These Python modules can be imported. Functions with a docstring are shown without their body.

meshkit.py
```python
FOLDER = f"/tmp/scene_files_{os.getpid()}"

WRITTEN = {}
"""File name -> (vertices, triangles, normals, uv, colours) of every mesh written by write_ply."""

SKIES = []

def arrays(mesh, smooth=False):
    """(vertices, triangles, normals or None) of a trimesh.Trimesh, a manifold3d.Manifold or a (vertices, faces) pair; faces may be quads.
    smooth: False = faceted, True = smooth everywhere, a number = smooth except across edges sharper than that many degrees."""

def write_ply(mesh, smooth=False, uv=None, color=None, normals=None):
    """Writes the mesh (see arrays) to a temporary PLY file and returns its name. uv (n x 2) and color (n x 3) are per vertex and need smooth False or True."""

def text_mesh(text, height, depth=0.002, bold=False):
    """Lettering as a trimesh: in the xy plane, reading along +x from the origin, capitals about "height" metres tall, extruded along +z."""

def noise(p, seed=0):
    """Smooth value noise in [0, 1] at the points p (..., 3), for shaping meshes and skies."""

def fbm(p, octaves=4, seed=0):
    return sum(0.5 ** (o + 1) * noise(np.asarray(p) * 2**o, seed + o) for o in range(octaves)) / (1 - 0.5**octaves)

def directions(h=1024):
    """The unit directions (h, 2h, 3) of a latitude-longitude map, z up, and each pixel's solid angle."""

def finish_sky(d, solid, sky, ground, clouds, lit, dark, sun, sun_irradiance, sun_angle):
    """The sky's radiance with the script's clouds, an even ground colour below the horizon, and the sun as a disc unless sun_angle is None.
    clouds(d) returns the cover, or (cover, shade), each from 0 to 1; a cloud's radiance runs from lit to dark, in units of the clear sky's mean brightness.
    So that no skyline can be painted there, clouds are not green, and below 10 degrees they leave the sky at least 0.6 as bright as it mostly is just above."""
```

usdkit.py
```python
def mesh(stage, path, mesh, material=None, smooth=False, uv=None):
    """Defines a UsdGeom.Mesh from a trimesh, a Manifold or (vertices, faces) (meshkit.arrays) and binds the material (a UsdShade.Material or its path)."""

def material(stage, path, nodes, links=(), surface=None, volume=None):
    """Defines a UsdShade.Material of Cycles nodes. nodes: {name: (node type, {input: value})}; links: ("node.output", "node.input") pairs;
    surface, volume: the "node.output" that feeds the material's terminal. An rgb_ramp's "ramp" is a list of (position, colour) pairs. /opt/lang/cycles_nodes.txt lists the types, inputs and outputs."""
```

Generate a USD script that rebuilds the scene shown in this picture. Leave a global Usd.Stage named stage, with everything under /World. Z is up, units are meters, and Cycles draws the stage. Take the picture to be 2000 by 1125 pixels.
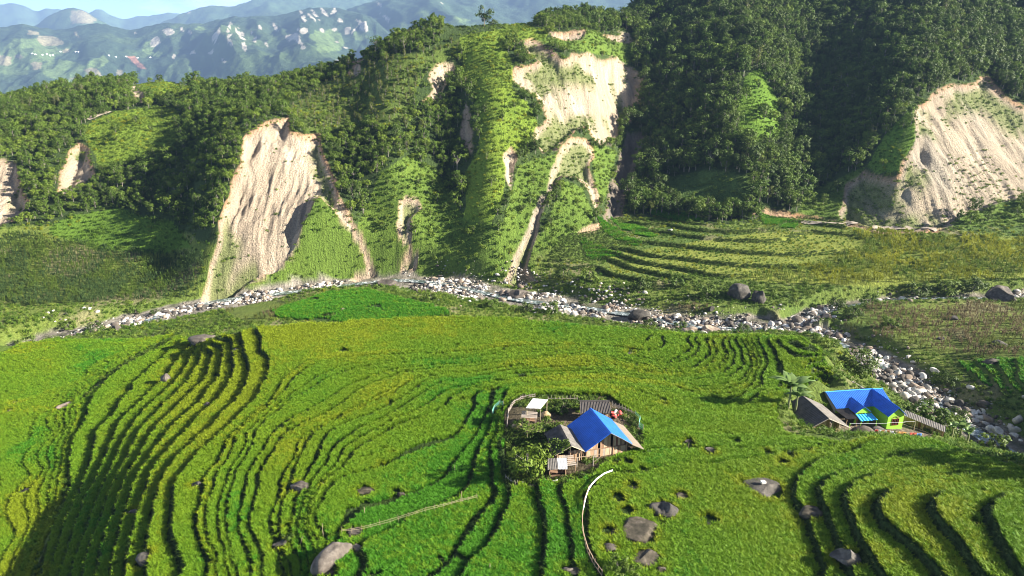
import math, random, time
import numpy as np, trimesh, shapely
import usdkit, meshkit
from pxr import Usd, UsdGeom, UsdLux, UsdShade, Sdf, Gf, Vt
from scipy.interpolate import RBFInterpolator
from scipy.ndimage import gaussian_filter, map_coordinates
from scipy.spatial import cKDTree

T0 = time.time()
stage = Usd.Stage.CreateInMemory()
UsdGeom.SetStageUpAxis(stage, UsdGeom.Tokens.z)
UsdGeom.SetStageMetersPerUnit(stage, 1.0)
stage.DefinePrim('/World', 'Xform')
stage.DefinePrim('/World/Looks', 'Scope')
RNG = np.random.default_rng(7)
_T = Sdf.ValueTypeNames

# ------------------------------------------------------------------ camera, sky, sun, exposure
CAM_H, PITCH, FPX = 50.0, math.radians(17.9), 1334.0
cam = UsdGeom.Camera.Define(stage, '/World/camera')
cam.CreateHorizontalApertureAttr(36.0)
cam.CreateVerticalApertureAttr(36.0 * 9 / 16)
cam.CreateFocalLengthAttr(36.0 * FPX / 2000)
cam.CreateClippingRangeAttr(Gf.Vec2f(1.0, 60000))
cam.CreateExposureAttr(2.22)
cam.AddTranslateOp().Set(Gf.Vec3d(0, 0, CAM_H))
cam.AddRotateXOp().Set(90 - math.degrees(PITCH))
SUN_EL, SUN_AZ = math.radians(24.0), math.radians(101.0)          # azimuth clockwise from +y
SUN = np.array([math.cos(SUN_EL) * math.sin(SUN_AZ), math.cos(SUN_EL) * math.cos(SUN_AZ), math.sin(SUN_EL)])
dome = UsdLux.DomeLight.Define(stage, '/World/sky')
dome.CreateIntensityAttr(1.0)
sky_mat = usdkit.material(stage, '/World/Looks/sky', {
    'sky': ('sky_texture', {'sky_type': 'single_scattering', 'sun_disc': False, 'sun_elevation': SUN_EL, 'sun_rotation': SUN_AZ,
                            'altitude': 2400.0, 'air_density': 0.55, 'aerosol_density': 0.2, 'ozone_density': 1.0}),
    'tc': ('texture_coordinate', {}),
    'map': ('mapping', {'scale': (3.0, 3.0, 9.0), 'location': (0.35, 0.0, 0.2)}),
    'n': ('noise_texture', {'scale': 1.3, 'detail': 8.0, 'roughness': 0.55, 'distortion': 0.3}),
    'r': ('rgb_ramp', {'ramp': [(0.0, (0, 0, 0)), (0.52, (0, 0, 0)), (0.64, (1, 1, 1)), (1.0, (1, 1, 1))]}),
    'mix': ('mix_color', {'b': (5.2, 5.3, 5.5)}),
    'bg': ('background_shader', {'strength': 0.05})},
    [('tc.generated', 'map.vector'), ('map.vector', 'n.vector'), ('n.fac', 'r.fac'), ('r.color', 'mix.fac'), ('sky.color', 'mix.a'), ('mix.result', 'bg.color')],
    surface='bg.background')
UsdShade.MaterialBindingAPI.Apply(dome.GetPrim()).Bind(sky_mat)
sun = UsdLux.DistantLight.Define(stage, '/World/sun')
sun.CreateIntensityAttr(1.25); sun.CreateAngleAttr(0.5); sun.CreateColorAttr(Gf.Vec3f(1.0, 0.93, 0.80))
sun.GetPrim().CreateAttribute('inputs:normalize', _T.Bool).Set(True)
sun.AddRotateZOp().Set(-math.degrees(SUN_AZ)); sun.AddRotateXOp().Set(math.degrees(SUN_EL) - 90)

# ------------------------------------------------------------------ helpers
CP, SP = math.cos(PITCH), math.sin(PITCH)
def ray(u, v):
    a, b = (np.asarray(u, float) - 1000) / FPX, (np.asarray(v, float) - 562.5) / FPX
    return np.stack([a, CP - b * SP, -SP - b * CP], -1)
def PZ(u, v, z):
    d = ray(u, v); t = (np.asarray(z, float) - CAM_H) / d[..., 2]
    return d * t[..., None] + [0, 0, CAM_H]
def PY(u, v, y):
    d = ray(u, v); t = np.asarray(y, float) / d[..., 1]
    return d * t[..., None] + [0, 0, CAM_H]
def PIX(p):
    p = np.asarray(p, float); x, y, z = p[..., 0], p[..., 1], p[..., 2] - CAM_H
    w = np.maximum(y * CP - z * SP, 0.5)
    return 1000 + FPX * x / w, 562.5 - FPX * (y * SP + z * CP) / w
def inside(poly, x, y):
    return shapely.contains_xy(shapely.Polygon(poly).buffer(0), x, y)
def smooth(a, b, x):
    t = np.clip((x - a) / (b - a), 0, 1); return t * t * (3 - 2 * t)
_tile = gaussian_filter(np.kron(np.random.default_rng(3).random((128, 128)), np.ones((4, 4))), 1.9, mode='wrap')
_tile = np.clip((_tile - _tile.mean()) / (5.2 * _tile.std()) + .5, 0, 1)
def noise2(x, y, seed=0):
    c, s = math.cos(seed * 1.7), math.sin(seed * 1.7)
    return map_coordinates(_tile, [((c * y - s * x) * 4 + seed * 37.3) % 512, ((c * x + s * y) * 4 + seed * 91.7) % 512], order=1, mode='grid-wrap')
def fbm2(x, y, s, oct=4, seed=0):
    x, y = np.asarray(x, float) / s, np.asarray(y, float) / s
    return sum(.5 ** (o + 1) * noise2(x * 2 ** o, y * 2 ** o, seed + o) for o in range(oct)) / (1 - .5 ** oct)
def ridged(x, y, s, oct=4, seed=0):
    x, y = np.asarray(x, float) / s, np.asarray(y, float) / s
    return sum(.5 ** (o + 1) * (1 - np.abs(2 * noise2(x * 2 ** o, y * 2 ** o, seed + o) - 1)) for o in range(oct)) / (1 - .5 ** oct)
used = {}
def numbered(parent, name):
    k = used.get((parent, name), 0); used[(parent, name)] = k + 1
    return f'{parent}/{name}' if k == 0 else f'{parent}/{name}_{k:03d}'
def tag(prim, label=None, cat=None, group=None, kind=None):
    prim = prim.GetPrim() if hasattr(prim, 'GetPrim') else prim
    for k, v in (('label', label), ('category', cat), ('group', group), ('kind', kind)):
        if v: prim.SetCustomDataByKey(k, v)
    return prim
def obj(name, mesh, mat, parent='/World', smooth=False, col=None):
    parent = parent if isinstance(parent, str) else str(parent.GetPath())
    m = usdkit.mesh(stage, numbered(parent, name), mesh, mat, smooth)
    if col is not None:
        UsdGeom.PrimvarsAPI(m).CreatePrimvar('col', _T.Color3fArray, 'vertex').Set(Vt.Vec3fArray.FromNumpy(np.asarray(col, np.float32)))
    return m.GetPrim()
def thing(name, label, cat, loc=(0, 0, 0), rz=0.0, group=None):
    x = UsdGeom.Xform.Define(stage, numbered('/World', name))
    x.AddTranslateOp().Set(Gf.Vec3d(*map(float, loc))); x.AddRotateZOp().Set(math.degrees(rz))
    return tag(x, label, cat, group)
def M(name, nodes, links, **k):
    return usdkit.material(stage, '/World/Looks/' + name, nodes, links, **k)

# ------------------------------------------------------------------ terrain: control points
# rice contour lines: picture positions traced once, placed on the level they have in the field
CONT = []   # (z, [(u, v), ...])
CONT += [
    (-13.5, [(345, 662), (300, 690), (255, 715), (222, 735), (165, 788), (158, 843), (140, 890), (131, 950), (122, 1000), (95, 1045), (85, 1087), (75, 1125), (30, 1250)]),
    (-12.45, [(362, 662), (335, 690), (300, 718), (268, 748), (225, 790), (205, 843), (185, 890), (160, 940), (138, 983), (116, 1041), (98, 1087), (88, 1125), (45, 1250)]),
    (-11.4, [(378, 663), (360, 692), (332, 725), (300, 760), (258, 800), (232, 843), (208, 890), (180, 940), (155, 990), (135, 1041), (120, 1087), (108, 1125), (65, 1250)]),
    (-10.4, [(392, 664), (380, 695), (355, 730), (322, 770), (283, 808), (255, 843), (228, 890), (200, 940), (178, 990), (158, 1041), (142, 1087), (130, 1125), (90, 1250)]),
    (-9.4, [(406, 664), (398, 698), (376, 732), (350, 772), (310, 815), (277, 846), (248, 890), (220, 940), (199, 990), (180, 1041), (165, 1087), (155, 1125), (120, 1250)]),
    (-8.35, [(420, 665), (416, 700), (400, 736), (374, 778), (335, 820), (298, 852), (268, 890), (240, 940), (220, 990), (203, 1041), (190, 1087), (182, 1125), (150, 1250)]),
    (-7.3, [(436, 665), (436, 702), (424, 740), (396, 785), (358, 826), (318, 860), (287, 895), (260, 940), (242, 990), (228, 1041), (217, 1087), (210, 1125), (185, 1250)]),
    (-6.25, [(452, 666), (456, 704), (450, 742), (424, 788), (384, 833), (340, 870), (306, 905), (282, 945), (268, 990), (255, 1041), (246, 1087), (240, 1125), (220, 1250)]),
    (-5.2, [(466, 668), (478, 705), (480, 738), (460, 785), (416, 832), (368, 876), (330, 912), (308, 948), (300, 990), (292, 1041), (288, 1087), (285, 1125), (270, 1250)]),
    (-4.25, [(505, 690), (518, 715), (512, 745), (490, 790), (448, 836), (398, 884), (356, 920), (334, 950), (336, 1000), (342, 1043), (355, 1100), (358, 1125), (345, 1250)]),
    (-3.5, [(556, 742), (535, 775), (505, 808), (464, 850), (428, 900), (404, 930), (389, 985), (394, 1050), (409, 1109), (410, 1125), (400, 1250)]),
    (-3.0, [(712, 720), (650, 740), (560, 787), (520, 830), (488, 870), (470, 915), (452, 955), (440, 1000), (445, 1060), (450, 1125), (450, 1250)]),
    (-2.6, [(787, 732), (712, 762), (640, 812), (570, 842), (530, 878), (512, 918), (500, 968), (492, 1020), (500, 1070), (505, 1125), (505, 1250)]),
    (-2.3, [(812, 740), (745, 775), (655, 818), (600, 852), (575, 880), (558, 915), (547, 955), (538, 1000), (535, 1040), (550, 1125), (550, 1250)]),
    (-2.05, [(832, 747), (787, 782), (725, 812), (635, 850), (615, 880), (622, 900), (597, 925), (583, 955), (575, 993), (568, 1033), (575, 1080), (600, 1125)]),
    (-1.8, [(872, 747), (812, 782), (750, 820), (700, 842), (655, 868), (637, 905), (612, 935), (597, 965), (590, 1005), (585, 1040)]),
    (-1.5, [(889, 760), (800, 805), (725, 845), (672, 872), (650, 905), (622, 945), (612, 975), (600, 1010)]),
    (-1.15, [(927, 795), (902, 843), (800, 890), (720, 925), (637, 943), (626, 980), (609, 1005), (613, 1032)]),
    (-0.9, [(960, 790), (946, 856), (912, 893), (850, 950), (750, 983), (700, 1013), (675, 1030), (652, 1050)]),
    (0.3, [(984, 800), (984, 860), (986, 930), (985, 960), (968, 1010), (942, 1070), (905, 1110), (880, 1140)]),
    (1.2, [(1050, 948), (1041, 985), (1048, 1030), (1050, 1080), (1050, 1140)]),
    (1.65, [(1092, 952), (1097, 1010), (1108, 1060), (1118, 1140)]),
    (1.9, [(1190, 925), (1152, 955), (1140, 985), (1138, 1030), (1146, 1075), (1166, 1125)]),
    (2.4, [(1715, 866), (1660, 889), (1610, 902), (1584, 917), (1566, 945), (1560, 1000), (1600, 1060), (1610, 1125)]),
    (3.2, [(1770, 895), (1713, 905), (1660, 920), (1613, 940), (1600, 962), (1611, 988), (1614, 1010), (1640, 1070), (1660, 1125)]),
    (4.0, [(1830, 912), (1788, 917), (1713, 930), (1676, 952), (1661, 975), (1661, 1003), (1671, 1023), (1690, 1070), (1720, 1125)]),
    (5.0, [(1880, 930), (1850, 934), (1788, 941), (1740, 963), (1719, 985), (1719, 1007), (1727, 1020), (1776, 1058), (1815, 1095), (1845, 1130)]),
    (6.0, [(1930, 945), (1858, 960), (1827, 980), (1821, 1005), (1851, 1035), (1889, 1070), (1915, 1108), (1930, 1140)]),
    (7.0, [(1990, 958), (1931, 980), (1921, 1000), (1931, 1032), (1964, 1070), (1997, 1108), (2010, 1140)]),
    (-3.35, [(1340, 655), (1310, 672), (1270, 690)]),
    (-3.1, [(1385, 658), (1360, 678), (1330, 700), (1300, 712)]),
    (-2.75, [(1411, 660), (1392, 675), (1380, 708), (1355, 722)]),
    (-2.25, [(1422, 657), (1424, 687), (1424, 707), (1405, 722), (1365, 733)]),
    (-1.8, [(1467, 657), (1451, 672), (1446, 695), (1453, 717), (1438, 732), (1390, 742)]),
    (-1.35, [(1488, 659), (1473, 674), (1476, 700), (1486, 720), (1473, 742), (1445, 757), (1400, 768)]),
    (-0.9, [(1501, 662), (1491, 682), (1501, 705), (1504, 725), (1491, 755), (1460, 772), (1420, 785)]),
    (-0.45, [(1511, 667), (1516, 689), (1531, 713), (1528, 724), (1501, 752), (1472, 777), (1440, 800)]),
    (0.0, [(1533, 664), (1551, 687), (1573, 719), (1586, 734), (1571, 754), (1540, 775)]),
]
LEVELS = sorted({round(z, 3) for z, _ in CONT} | {-14.6, -15.5, -16.4})
ctrl = []          # world control points
for z, line in CONT:
    L = np.array(line, float); seg = np.r_[0, np.cumsum(np.hypot(*np.diff(L, axis=0).T))]
    n = max(2, int(seg[-1] / 25)); s = np.linspace(0, seg[-1], n)
    ctrl.append(PZ(np.interp(s, seg, L[:, 0]), np.interp(s, seg, L[:, 1]), np.full(n, z)))
UVZ = [
    # broad plateau and the yard
    (560, 660, -4), (650, 650, -4), (750, 650, -4), (850, 650, -3.9), (950, 650, -3.9), (1050, 660, -3.8), (1150, 665, -3.8), (1250, 665, -3.6), (600, 690, -3.7), (720, 685, -3.6), (850, 690, -3.5),
    (950, 690, -3.3), (1050, 700, -2.8), (1150, 700, -2.6), (1220, 700, -2.9), (950, 730, -2.2), (1050, 740, -1.6), (1150, 740, -1.2), (1250, 740, -1.8), (900, 740, -2.2), (1000, 765, -0.1), (1100, 765, 0.3), (1200, 765, 0.1), (1290, 770, -0.4),
    (1000, 800, .9), (1100, 800, 1.1), (1200, 800, 1.0), (1000, 860, 1.0), (1100, 860, 1.2), (1200, 860, 1.3), (1020, 920, 1.2), (1100, 930, 1.25), (1180, 905, 1.55), (1260, 810, .8), (1320, 820, .6), (1270, 870, 1.6), (1400, 830, .6), (1480, 830, .7),
    (1300, 900, 1.85), (1400, 880, 1.7), (1500, 870, 1.6), (1250, 960, 1.95), (1350, 960, 2.0), (1450, 940, 2.05), (1540, 900, 2.05), (1200, 1000, 2.0), (1300, 1040, 2.05), (1420, 1040, 2.1), (1520, 1040, 2.15), (1200, 1100, 2.05), (1300, 1120, 2.1), (1450, 1125, 2.15), (1560, 1125, 2.2),
    (1200, 1200, 2.1), (1400, 1200, 2.2), (1015, 1020, .75), (1000, 1125, .75), (1000, 1200, .75), (800, 1000, -.45), (800, 1060, -.3), (750, 1120, -.25), (850, 1100, -.15), (700, 1070, -.4), (700, 1200, -.3), (640, 1090, -.9), (620, 1200, -.9), (2060, 1000, 7.6), (2060, 1100, 7.7), (2005, 1040, 7.3), (2100, 940, 6.4),
    # lips of the plateau
    (430, 646, -4.6), (500, 640, -4.1), (600, 633, -4), (700, 627, -3.9), (800, 622, -3.8), (900, 620, -3.8), (1000, 622, -3.8), (1100, 632, -3.8), (1200, 640, -3.8), (1300, 648, -3.7), (1400, 652, -3.0), (1500, 653, -.9), (1570, 660, 0), (1610, 690, .2), (1635, 722, 0.1), (1600, 740, -.3),
    (1500, 800, -.2), (1500, 850, 1.0), (1560, 852, .9), (1600, 862, 1.3), (1640, 866, 1.7), (1700, 855, 2.1), (1760, 857, 2.3), (1820, 864, 2.5), (1880, 884, 2.8), (1940, 902, 3.4), (1990, 925, 4.6), (2060, 950, 5.6),
    # houses on the right
    (1600, 842, -4), (1650, 835, -4.7), (1700, 838, -5), (1760, 838, -5), (1800, 842, -5.5), (1570, 800, -3), (1545, 770, -1.8), (1610, 770, -4.5), (1660, 758, -6), (1850, 845, -7.5), (1900, 872, -9.5), (1950, 895, -11), (1720, 760, -8), (1690, 735, -9), (1665, 710, -9), (1620, 672, -7), (1575, 648, -7),
    # low fields on the left
    (0, 1250, -15.1), (0, 1125, -15.3), (40, 1050, -15.3), (0, 1000, -15.5), (80, 930, -15.3), (0, 900, -15.7), (110, 850, -15.5), (50, 840, -15.9), (0, 800, -16.1), (120, 790, -15.8), (0, 740, -16.6), (100, 740, -16.5), (170, 740, -16.3), (0, 700, -17.1), (150, 700, -16.9), (230, 690, -16.8),
    (280, 672, -17.1), (140, 672, -16.8), (0, 670, -17.0), (320, 655, -17.0), (0, 660, -17.8), (-150, 1100, -15.5), (-150, 900, -15.9), (-150, 750, -16.5), (-150, 670, -17.3), (330, 640, -17.8), (380, 620, -18.3), (300, 640, -18.3),
    (100, 642, -19.0), (0, 640, -18.4), (-150, 640, -17.8), (0, 610, -18.0), (150, 612, -18.8), (280, 600, -19.3), (0, 585, -17.8), (200, 580, -18.3), (350, 580, -19.3), (-150, 590, -16.8), (0, 560, -16.8), (200, 555, -17.3), (350, 560, -18.3),
    # small terraces beyond the plateau
    (560, 603, -15), (640, 580, -15.8), (700, 602, -14.4), (800, 607, -13.8), (860, 612, -13.8), (740, 570, -16.2), (900, 595, -15.6), (930, 608, -15), (470, 610, -16.4), (520, 620, -14.2), (650, 615, -13.6), (840, 580, -16.5),
    # right bank, fans
    (1250, 580, -14.5), (1350, 590, -15), (1450, 590, -14.5), (1550, 590, -14.5), (1650, 575, -13.5), (1800, 565, -13), (1950, 555, -12), (2100, 550, -11.5), (1250, 545, -13.9), (1400, 545, -11.5), (1550, 540, -11), (1700, 535, -10.5), (1850, 530, -10), (2000, 525, -9.5), (2150, 520, -9), (1130, 540, -13.5), (1180, 515, -13.9),
    (1150, 490, -11), (1250, 500, -10.2), (1400, 500, -9.5), (1550, 500, -9), (1700, 495, -8.8), (1850, 490, -8.6), (2000, 485, -8.4), (2150, 480, -8), (1200, 445, -8.8), (1300, 440, -7.6), (1400, 425, -6.6), (1480, 425, -6.6), (1560, 435, -7), (1650, 445, -7), (1750, 455, -7), (1840, 458, -7), (1950, 460, -7), (2100, 460, -7),
    (1700, 620, -14.3), (1800, 620, -13.5), (1900, 610, -13), (2000, 605, -13.9), (2120, 600, -12), (1650, 640, -14.6), (1750, 660, -13.5), (1850, 660, -13.9), (1950, 655, -12), (2100, 650, -11), (1720, 690, -14.5), (1850, 695, -13.9), (1950, 700, -11.5), (2080, 700, -10), (1900, 745, -13.9), (2000, 740, -10.5), (1860, 770, -14), (1950, 800, -13.9), (2050, 790, -10), (2050, 860, -12), (2120, 880, -9.5), (2150, 800, -6),
]
a = np.array(UVZ, float); ctrl.append(PZ(a[:, 0], a[:, 1], a[:, 2]))
# ground hidden behind the plateau lip
lip = PZ(np.array([430, 500, 600, 700, 800, 900, 1000, 1100, 1200, 1300, 1400, 1500, 1570]), np.array([646, 640, 633, 627, 622, 620, 622, 632, 640, 648, 652, 653, 660]), np.array([-4.6, -4.1, -4, -3.9, -3.8, -3.8, -3.8, -3.8, -3.8, -3.7, -3., -.9, 0]))
for dy, z in ((5, -6.6), (10, -10.0), (17, -13.5)):
    q = lip + [0, dy, 0]; q[:, 2] = z; ctrl.append(q)
UVY = [(-200, 480, 240), (0, 500, 232), (200, 500, 232), (350, 510, 230), (400, 575, 208), (480, 555, 213), (560, 548, 213), (650, 545, 213), (730, 535, 218), (800, 535, 222), (900, 530, 221), (960, 535, 217), (1010, 545, 219), (1050, 510, 224), (1090, 490, 228), (1140, 465, 234),
       (420, 500, 215), (500, 490, 217), (580, 490, 220), (640, 490, 215), (690, 490, 221), (730, 490, 227), (790, 490, 226), (860, 490, 229), (930, 490, 225), (980, 490, 223), (1030, 490, 228)]
# hillside rows: picture row, then (picture column, forward distance)
for v_, row in {
    425: [(-200, 243), (0, 247), (60, 254), (100, 251), (200, 254), (300, 243), (400, 229), (430, 224), (470, 224), (560, 228), (622, 223), (680, 231), (722, 240), (790, 233), (850, 239), (900, 236), (960, 228), (1020, 235), (1080, 237), (1140, 241), (1190, 262), (1260, 258), (1330, 257), (1400, 255), (1480, 256), (1560, 264), (1640, 257), (1720, 254), (1800, 253), (1900, 252), (2000, 250), (2150, 248)],
    365: [(-200, 260), (-60, 263), (0, 268), (60, 277), (100, 272), (150, 276), (300, 270), (400, 247), (440, 240), (470, 239), (520, 241), (560, 244), (622, 240), (700, 253), (770, 246), (835, 253), (880, 259), (917, 247), (960, 239), (1020, 249), (1090, 252), (1150, 260), (1200, 292), (1260, 288), (1330, 282), (1400, 275), (1480, 268), (1530, 282), (1570, 292), (1640, 280), (1720, 266), (1780, 259), (1850, 262), (1920, 268), (2000, 273), (2150, 277)],
    300: [(-200, 284), (-60, 287), (0, 292), (60, 301), (95, 296), (150, 297), (300, 300), (400, 266), (440, 253), (470, 251), (520, 254), (560, 258), (620, 266), (700, 275), (760, 259), (830, 270), (885, 281), (922, 260), (960, 251), (1020, 263), (1090, 270), (1160, 283), (1207, 322), (1260, 318), (1330, 308), (1400, 296), (1480, 283), (1530, 304), (1570, 318), (1640, 302), (1720, 284), (1780, 272), (1850, 279), (1920, 288), (2000, 296), (2150, 303)],
    225: [(-200, 365), (0, 354), (100, 345), (250, 346), (350, 338), (440, 300), (480, 284), (515, 281), (560, 285), (610, 297), (700, 305), (770, 287), (850, 293), (895, 304), (930, 282), (960, 270), (1020, 283), (1090, 292), (1160, 305), (1215, 352), (1270, 345), (1340, 333), (1410, 320), (1480, 307), (1530, 332), (1580, 348), (1650, 330), (1720, 308), (1790, 294), (1850, 301), (1920, 311), (2000, 320), (2150, 328)],
    150: [(560, 352), (640, 340), (700, 330), (770, 314), (850, 317), (892, 328), (925, 303), (960, 293), (1010, 303), (1090, 316), (1160, 328), (1225, 378), (1290, 372), (1350, 362), (1420, 350), (1480, 338), (1530, 362), (1590, 378), (1660, 358), (1730, 336), (1800, 322), (1860, 327), (1930, 337), (2000, 347), (2150, 356)],
    80: [(830, 340), (900, 333), (960, 330), (1020, 338), (1090, 343), (1150, 350), (1200, 372), (1240, 405), (1300, 400), (1370, 390), (1440, 380), (1490, 372), (1540, 395), (1600, 408), (1680, 388), (1750, 366), (1820, 354), (1900, 364), (2000, 374), (2150, 384)],
    0: [(1400, 435), (1500, 420), (1600, 450), (1700, 430), (1800, 402), (1900, 407), (2000, 416), (2150, 425)]}.items():
    UVY += [(u_, v_, y_) for u_, y_ in row]
UVY += [(-200, 195, 400), (0, 190, 400), (100, 180, 405), (200, 178, 410), (300, 165, 410), (370, 170, 400), (480, 162, 365), (700, 125, 334), (760, 100, 338), (960, 58, 345), (1010, 55, 348), (1100, 62, 356), (1170, 60, 362), (1235, 55, 412), (1060, 50, 362), (1130, 45, 380), (1220, 38, 425), (1300, 25, 432),
        (1050, 42, 430), (1150, 22, 445), (1250, 8, 460), (1300, -40, 490), (1400, -90, 500), (1550, -110, 495), (1700, -110, 480), (1850, -110, 465), (2000, -110, 478), (2150, -110, 485), (1600, -260, 560), (1800, -260, 540), (2000, -260, 510)]
a = np.array(UVY, float); ctrl.append(PY(a[:, 0], a[:, 1], a[:, 2]))
HID = [(-150, 470, 10), (-80, 480, 15), (0, 440, 40), (60, 460, 60), (-100, 520, -10), (0, 520, 20), (80, 540, 60), (-200, 520, -20), (-260, 470, 0), (160, 560, 130), (250, 640, 170), (100, 640, 60), (0, 640, -30), (-150, 640, -60), (-300, 640, -60),
       (330, 420, 150), (340, 300, 60), (260, 250, 10), (300, 560, 190), (200, 200, -2), (180, 130, 2), (140, 90, 4), (160, 160, -3), (-300, 300, 0), (-300, 200, -15), (-160, 100, -13), (-100, 50, -13.9), (0, 40, .5), (40, 40, 3), (70, 50, 5), (100, 70, 4), (-40, 40, -1), (-60, 40, -8)]
ctrl.append(np.array(HID, float))
ctrl = np.vstack(ctrl)
_, keep = np.unique(np.round(ctrl[:, :2] / 0.4), axis=0, return_index=True)
ctrl = ctrl[np.sort(keep)]
rbf = RBFInterpolator(ctrl[:, :2], ctrl[:, 2], kernel='linear', smoothing=0.02)
def grid_eval(x0, x1, y0, y1, h):
    gx, gy = np.arange(x0, x1 + h, h), np.arange(y0, y1 + h, h)
    X, Y = np.meshgrid(gx, gy)
    return rbf(np.c_[X.ravel(), Y.ravel()]).reshape(X.shape)
GA = (-330, 360, 30, 660, 2.5); GB = (-120, 125, 36, 200, 0.8)
gas = gaussian_filter(grid_eval(*GA), 1.3); gb = gaussian_filter(grid_eval(*GB), 0.9)
def gslope(g, h):
    gy, gx = np.gradient(g, h); return np.hypot(gx, gy)
gag, gbg = gslope(gas, GA[4]), gslope(gb, GB[4])
def samp(g, G, x, y, order=1):
    return map_coordinates(g, [(y - G[2]) / G[4], (x - G[0]) / G[4]], order=order, mode='nearest')
def base_z(x, y, slope=False):
    near = (x > GB[0]) & (x < GB[1]) & (y > GB[2]) & (y < GB[3])
    z, g = np.empty(x.shape), np.empty(x.shape)
    z[...] = samp(gas, GA, x, y, 3)
    if slope: g[...] = samp(gag, GA, x, y)
    xn, yn = x[near], y[near]
    w = smooth(0, 14, np.minimum.reduce([xn + 118, 123 - xn, yn - 37, 198 - yn]))
    z[near] = z[near] * (1 - w) + samp(gb, GB, xn, yn) * w
    if slope: g[near] = g[near] * (1 - w) + samp(gbg, GB, xn, yn) * w
    return (z, g) if slope else z
print('ctrl', len(ctrl), 'rbf', time.time() - T0)

# river courses: picture positions and levels
RIV = [([(2110, 975, -14.6), (2000, 905, -15), (1900, 842, -15.4), (1820, 797, -15.8), (1755, 748, -16.1), (1695, 708, -16.4), (1640, 680, -16.7), (1585, 652, -17), (1540, 640, -17.2)], 6.5),
       ([(2120, 575, -14.5), (1950, 583, -15), (1850, 586, -15.5), (1700, 592, -16.2), (1620, 602, -16.6), (1565, 622, -17), (1540, 640, -17.2)], 3.0),
       ([(1540, 640, -17.2), (1400, 640, -17.4), (1300, 628, -17.6), (1200, 613, -17.8), (1100, 598, -18), (1000, 580, -18.2), (900, 561, -18.5), (780, 548, -18.8), (700, 552, -19.2), (600, 565, -19.7), (500, 580, -20.2), (400, 594, -20.7), (330, 612, -21.2), (250, 632, -21.6), (150, 655, -22), (60, 680, -22.3)], 6.2)]
RIVW = []
for pts, w in RIV:
    q = np.array(pts, float); q = PZ(q[:, 0], q[:, 1], q[:, 2])
    s = np.r_[0, np.cumsum(np.hypot(*np.diff(q[:, :2], axis=0).T))]; t = np.arange(0, s[-1], 1.5)
    c = np.stack([np.interp(t, s, q[:, k]) for k in range(3)], 1)
    c[:, :2] = gaussian_filter(c[:, :2], (3, 0), mode='nearest')
    RIVW.append((c, w))
riv_pts = np.vstack([np.c_[c, np.full(len(c), w)] for c, w in RIVW]); riv_tree = cKDTree(riv_pts[:, :2])
def river(x, y):
    d, i = riv_tree.query(np.stack([x, y], -1)); return d, riv_pts[i, 2], riv_pts[i, 3]

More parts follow.
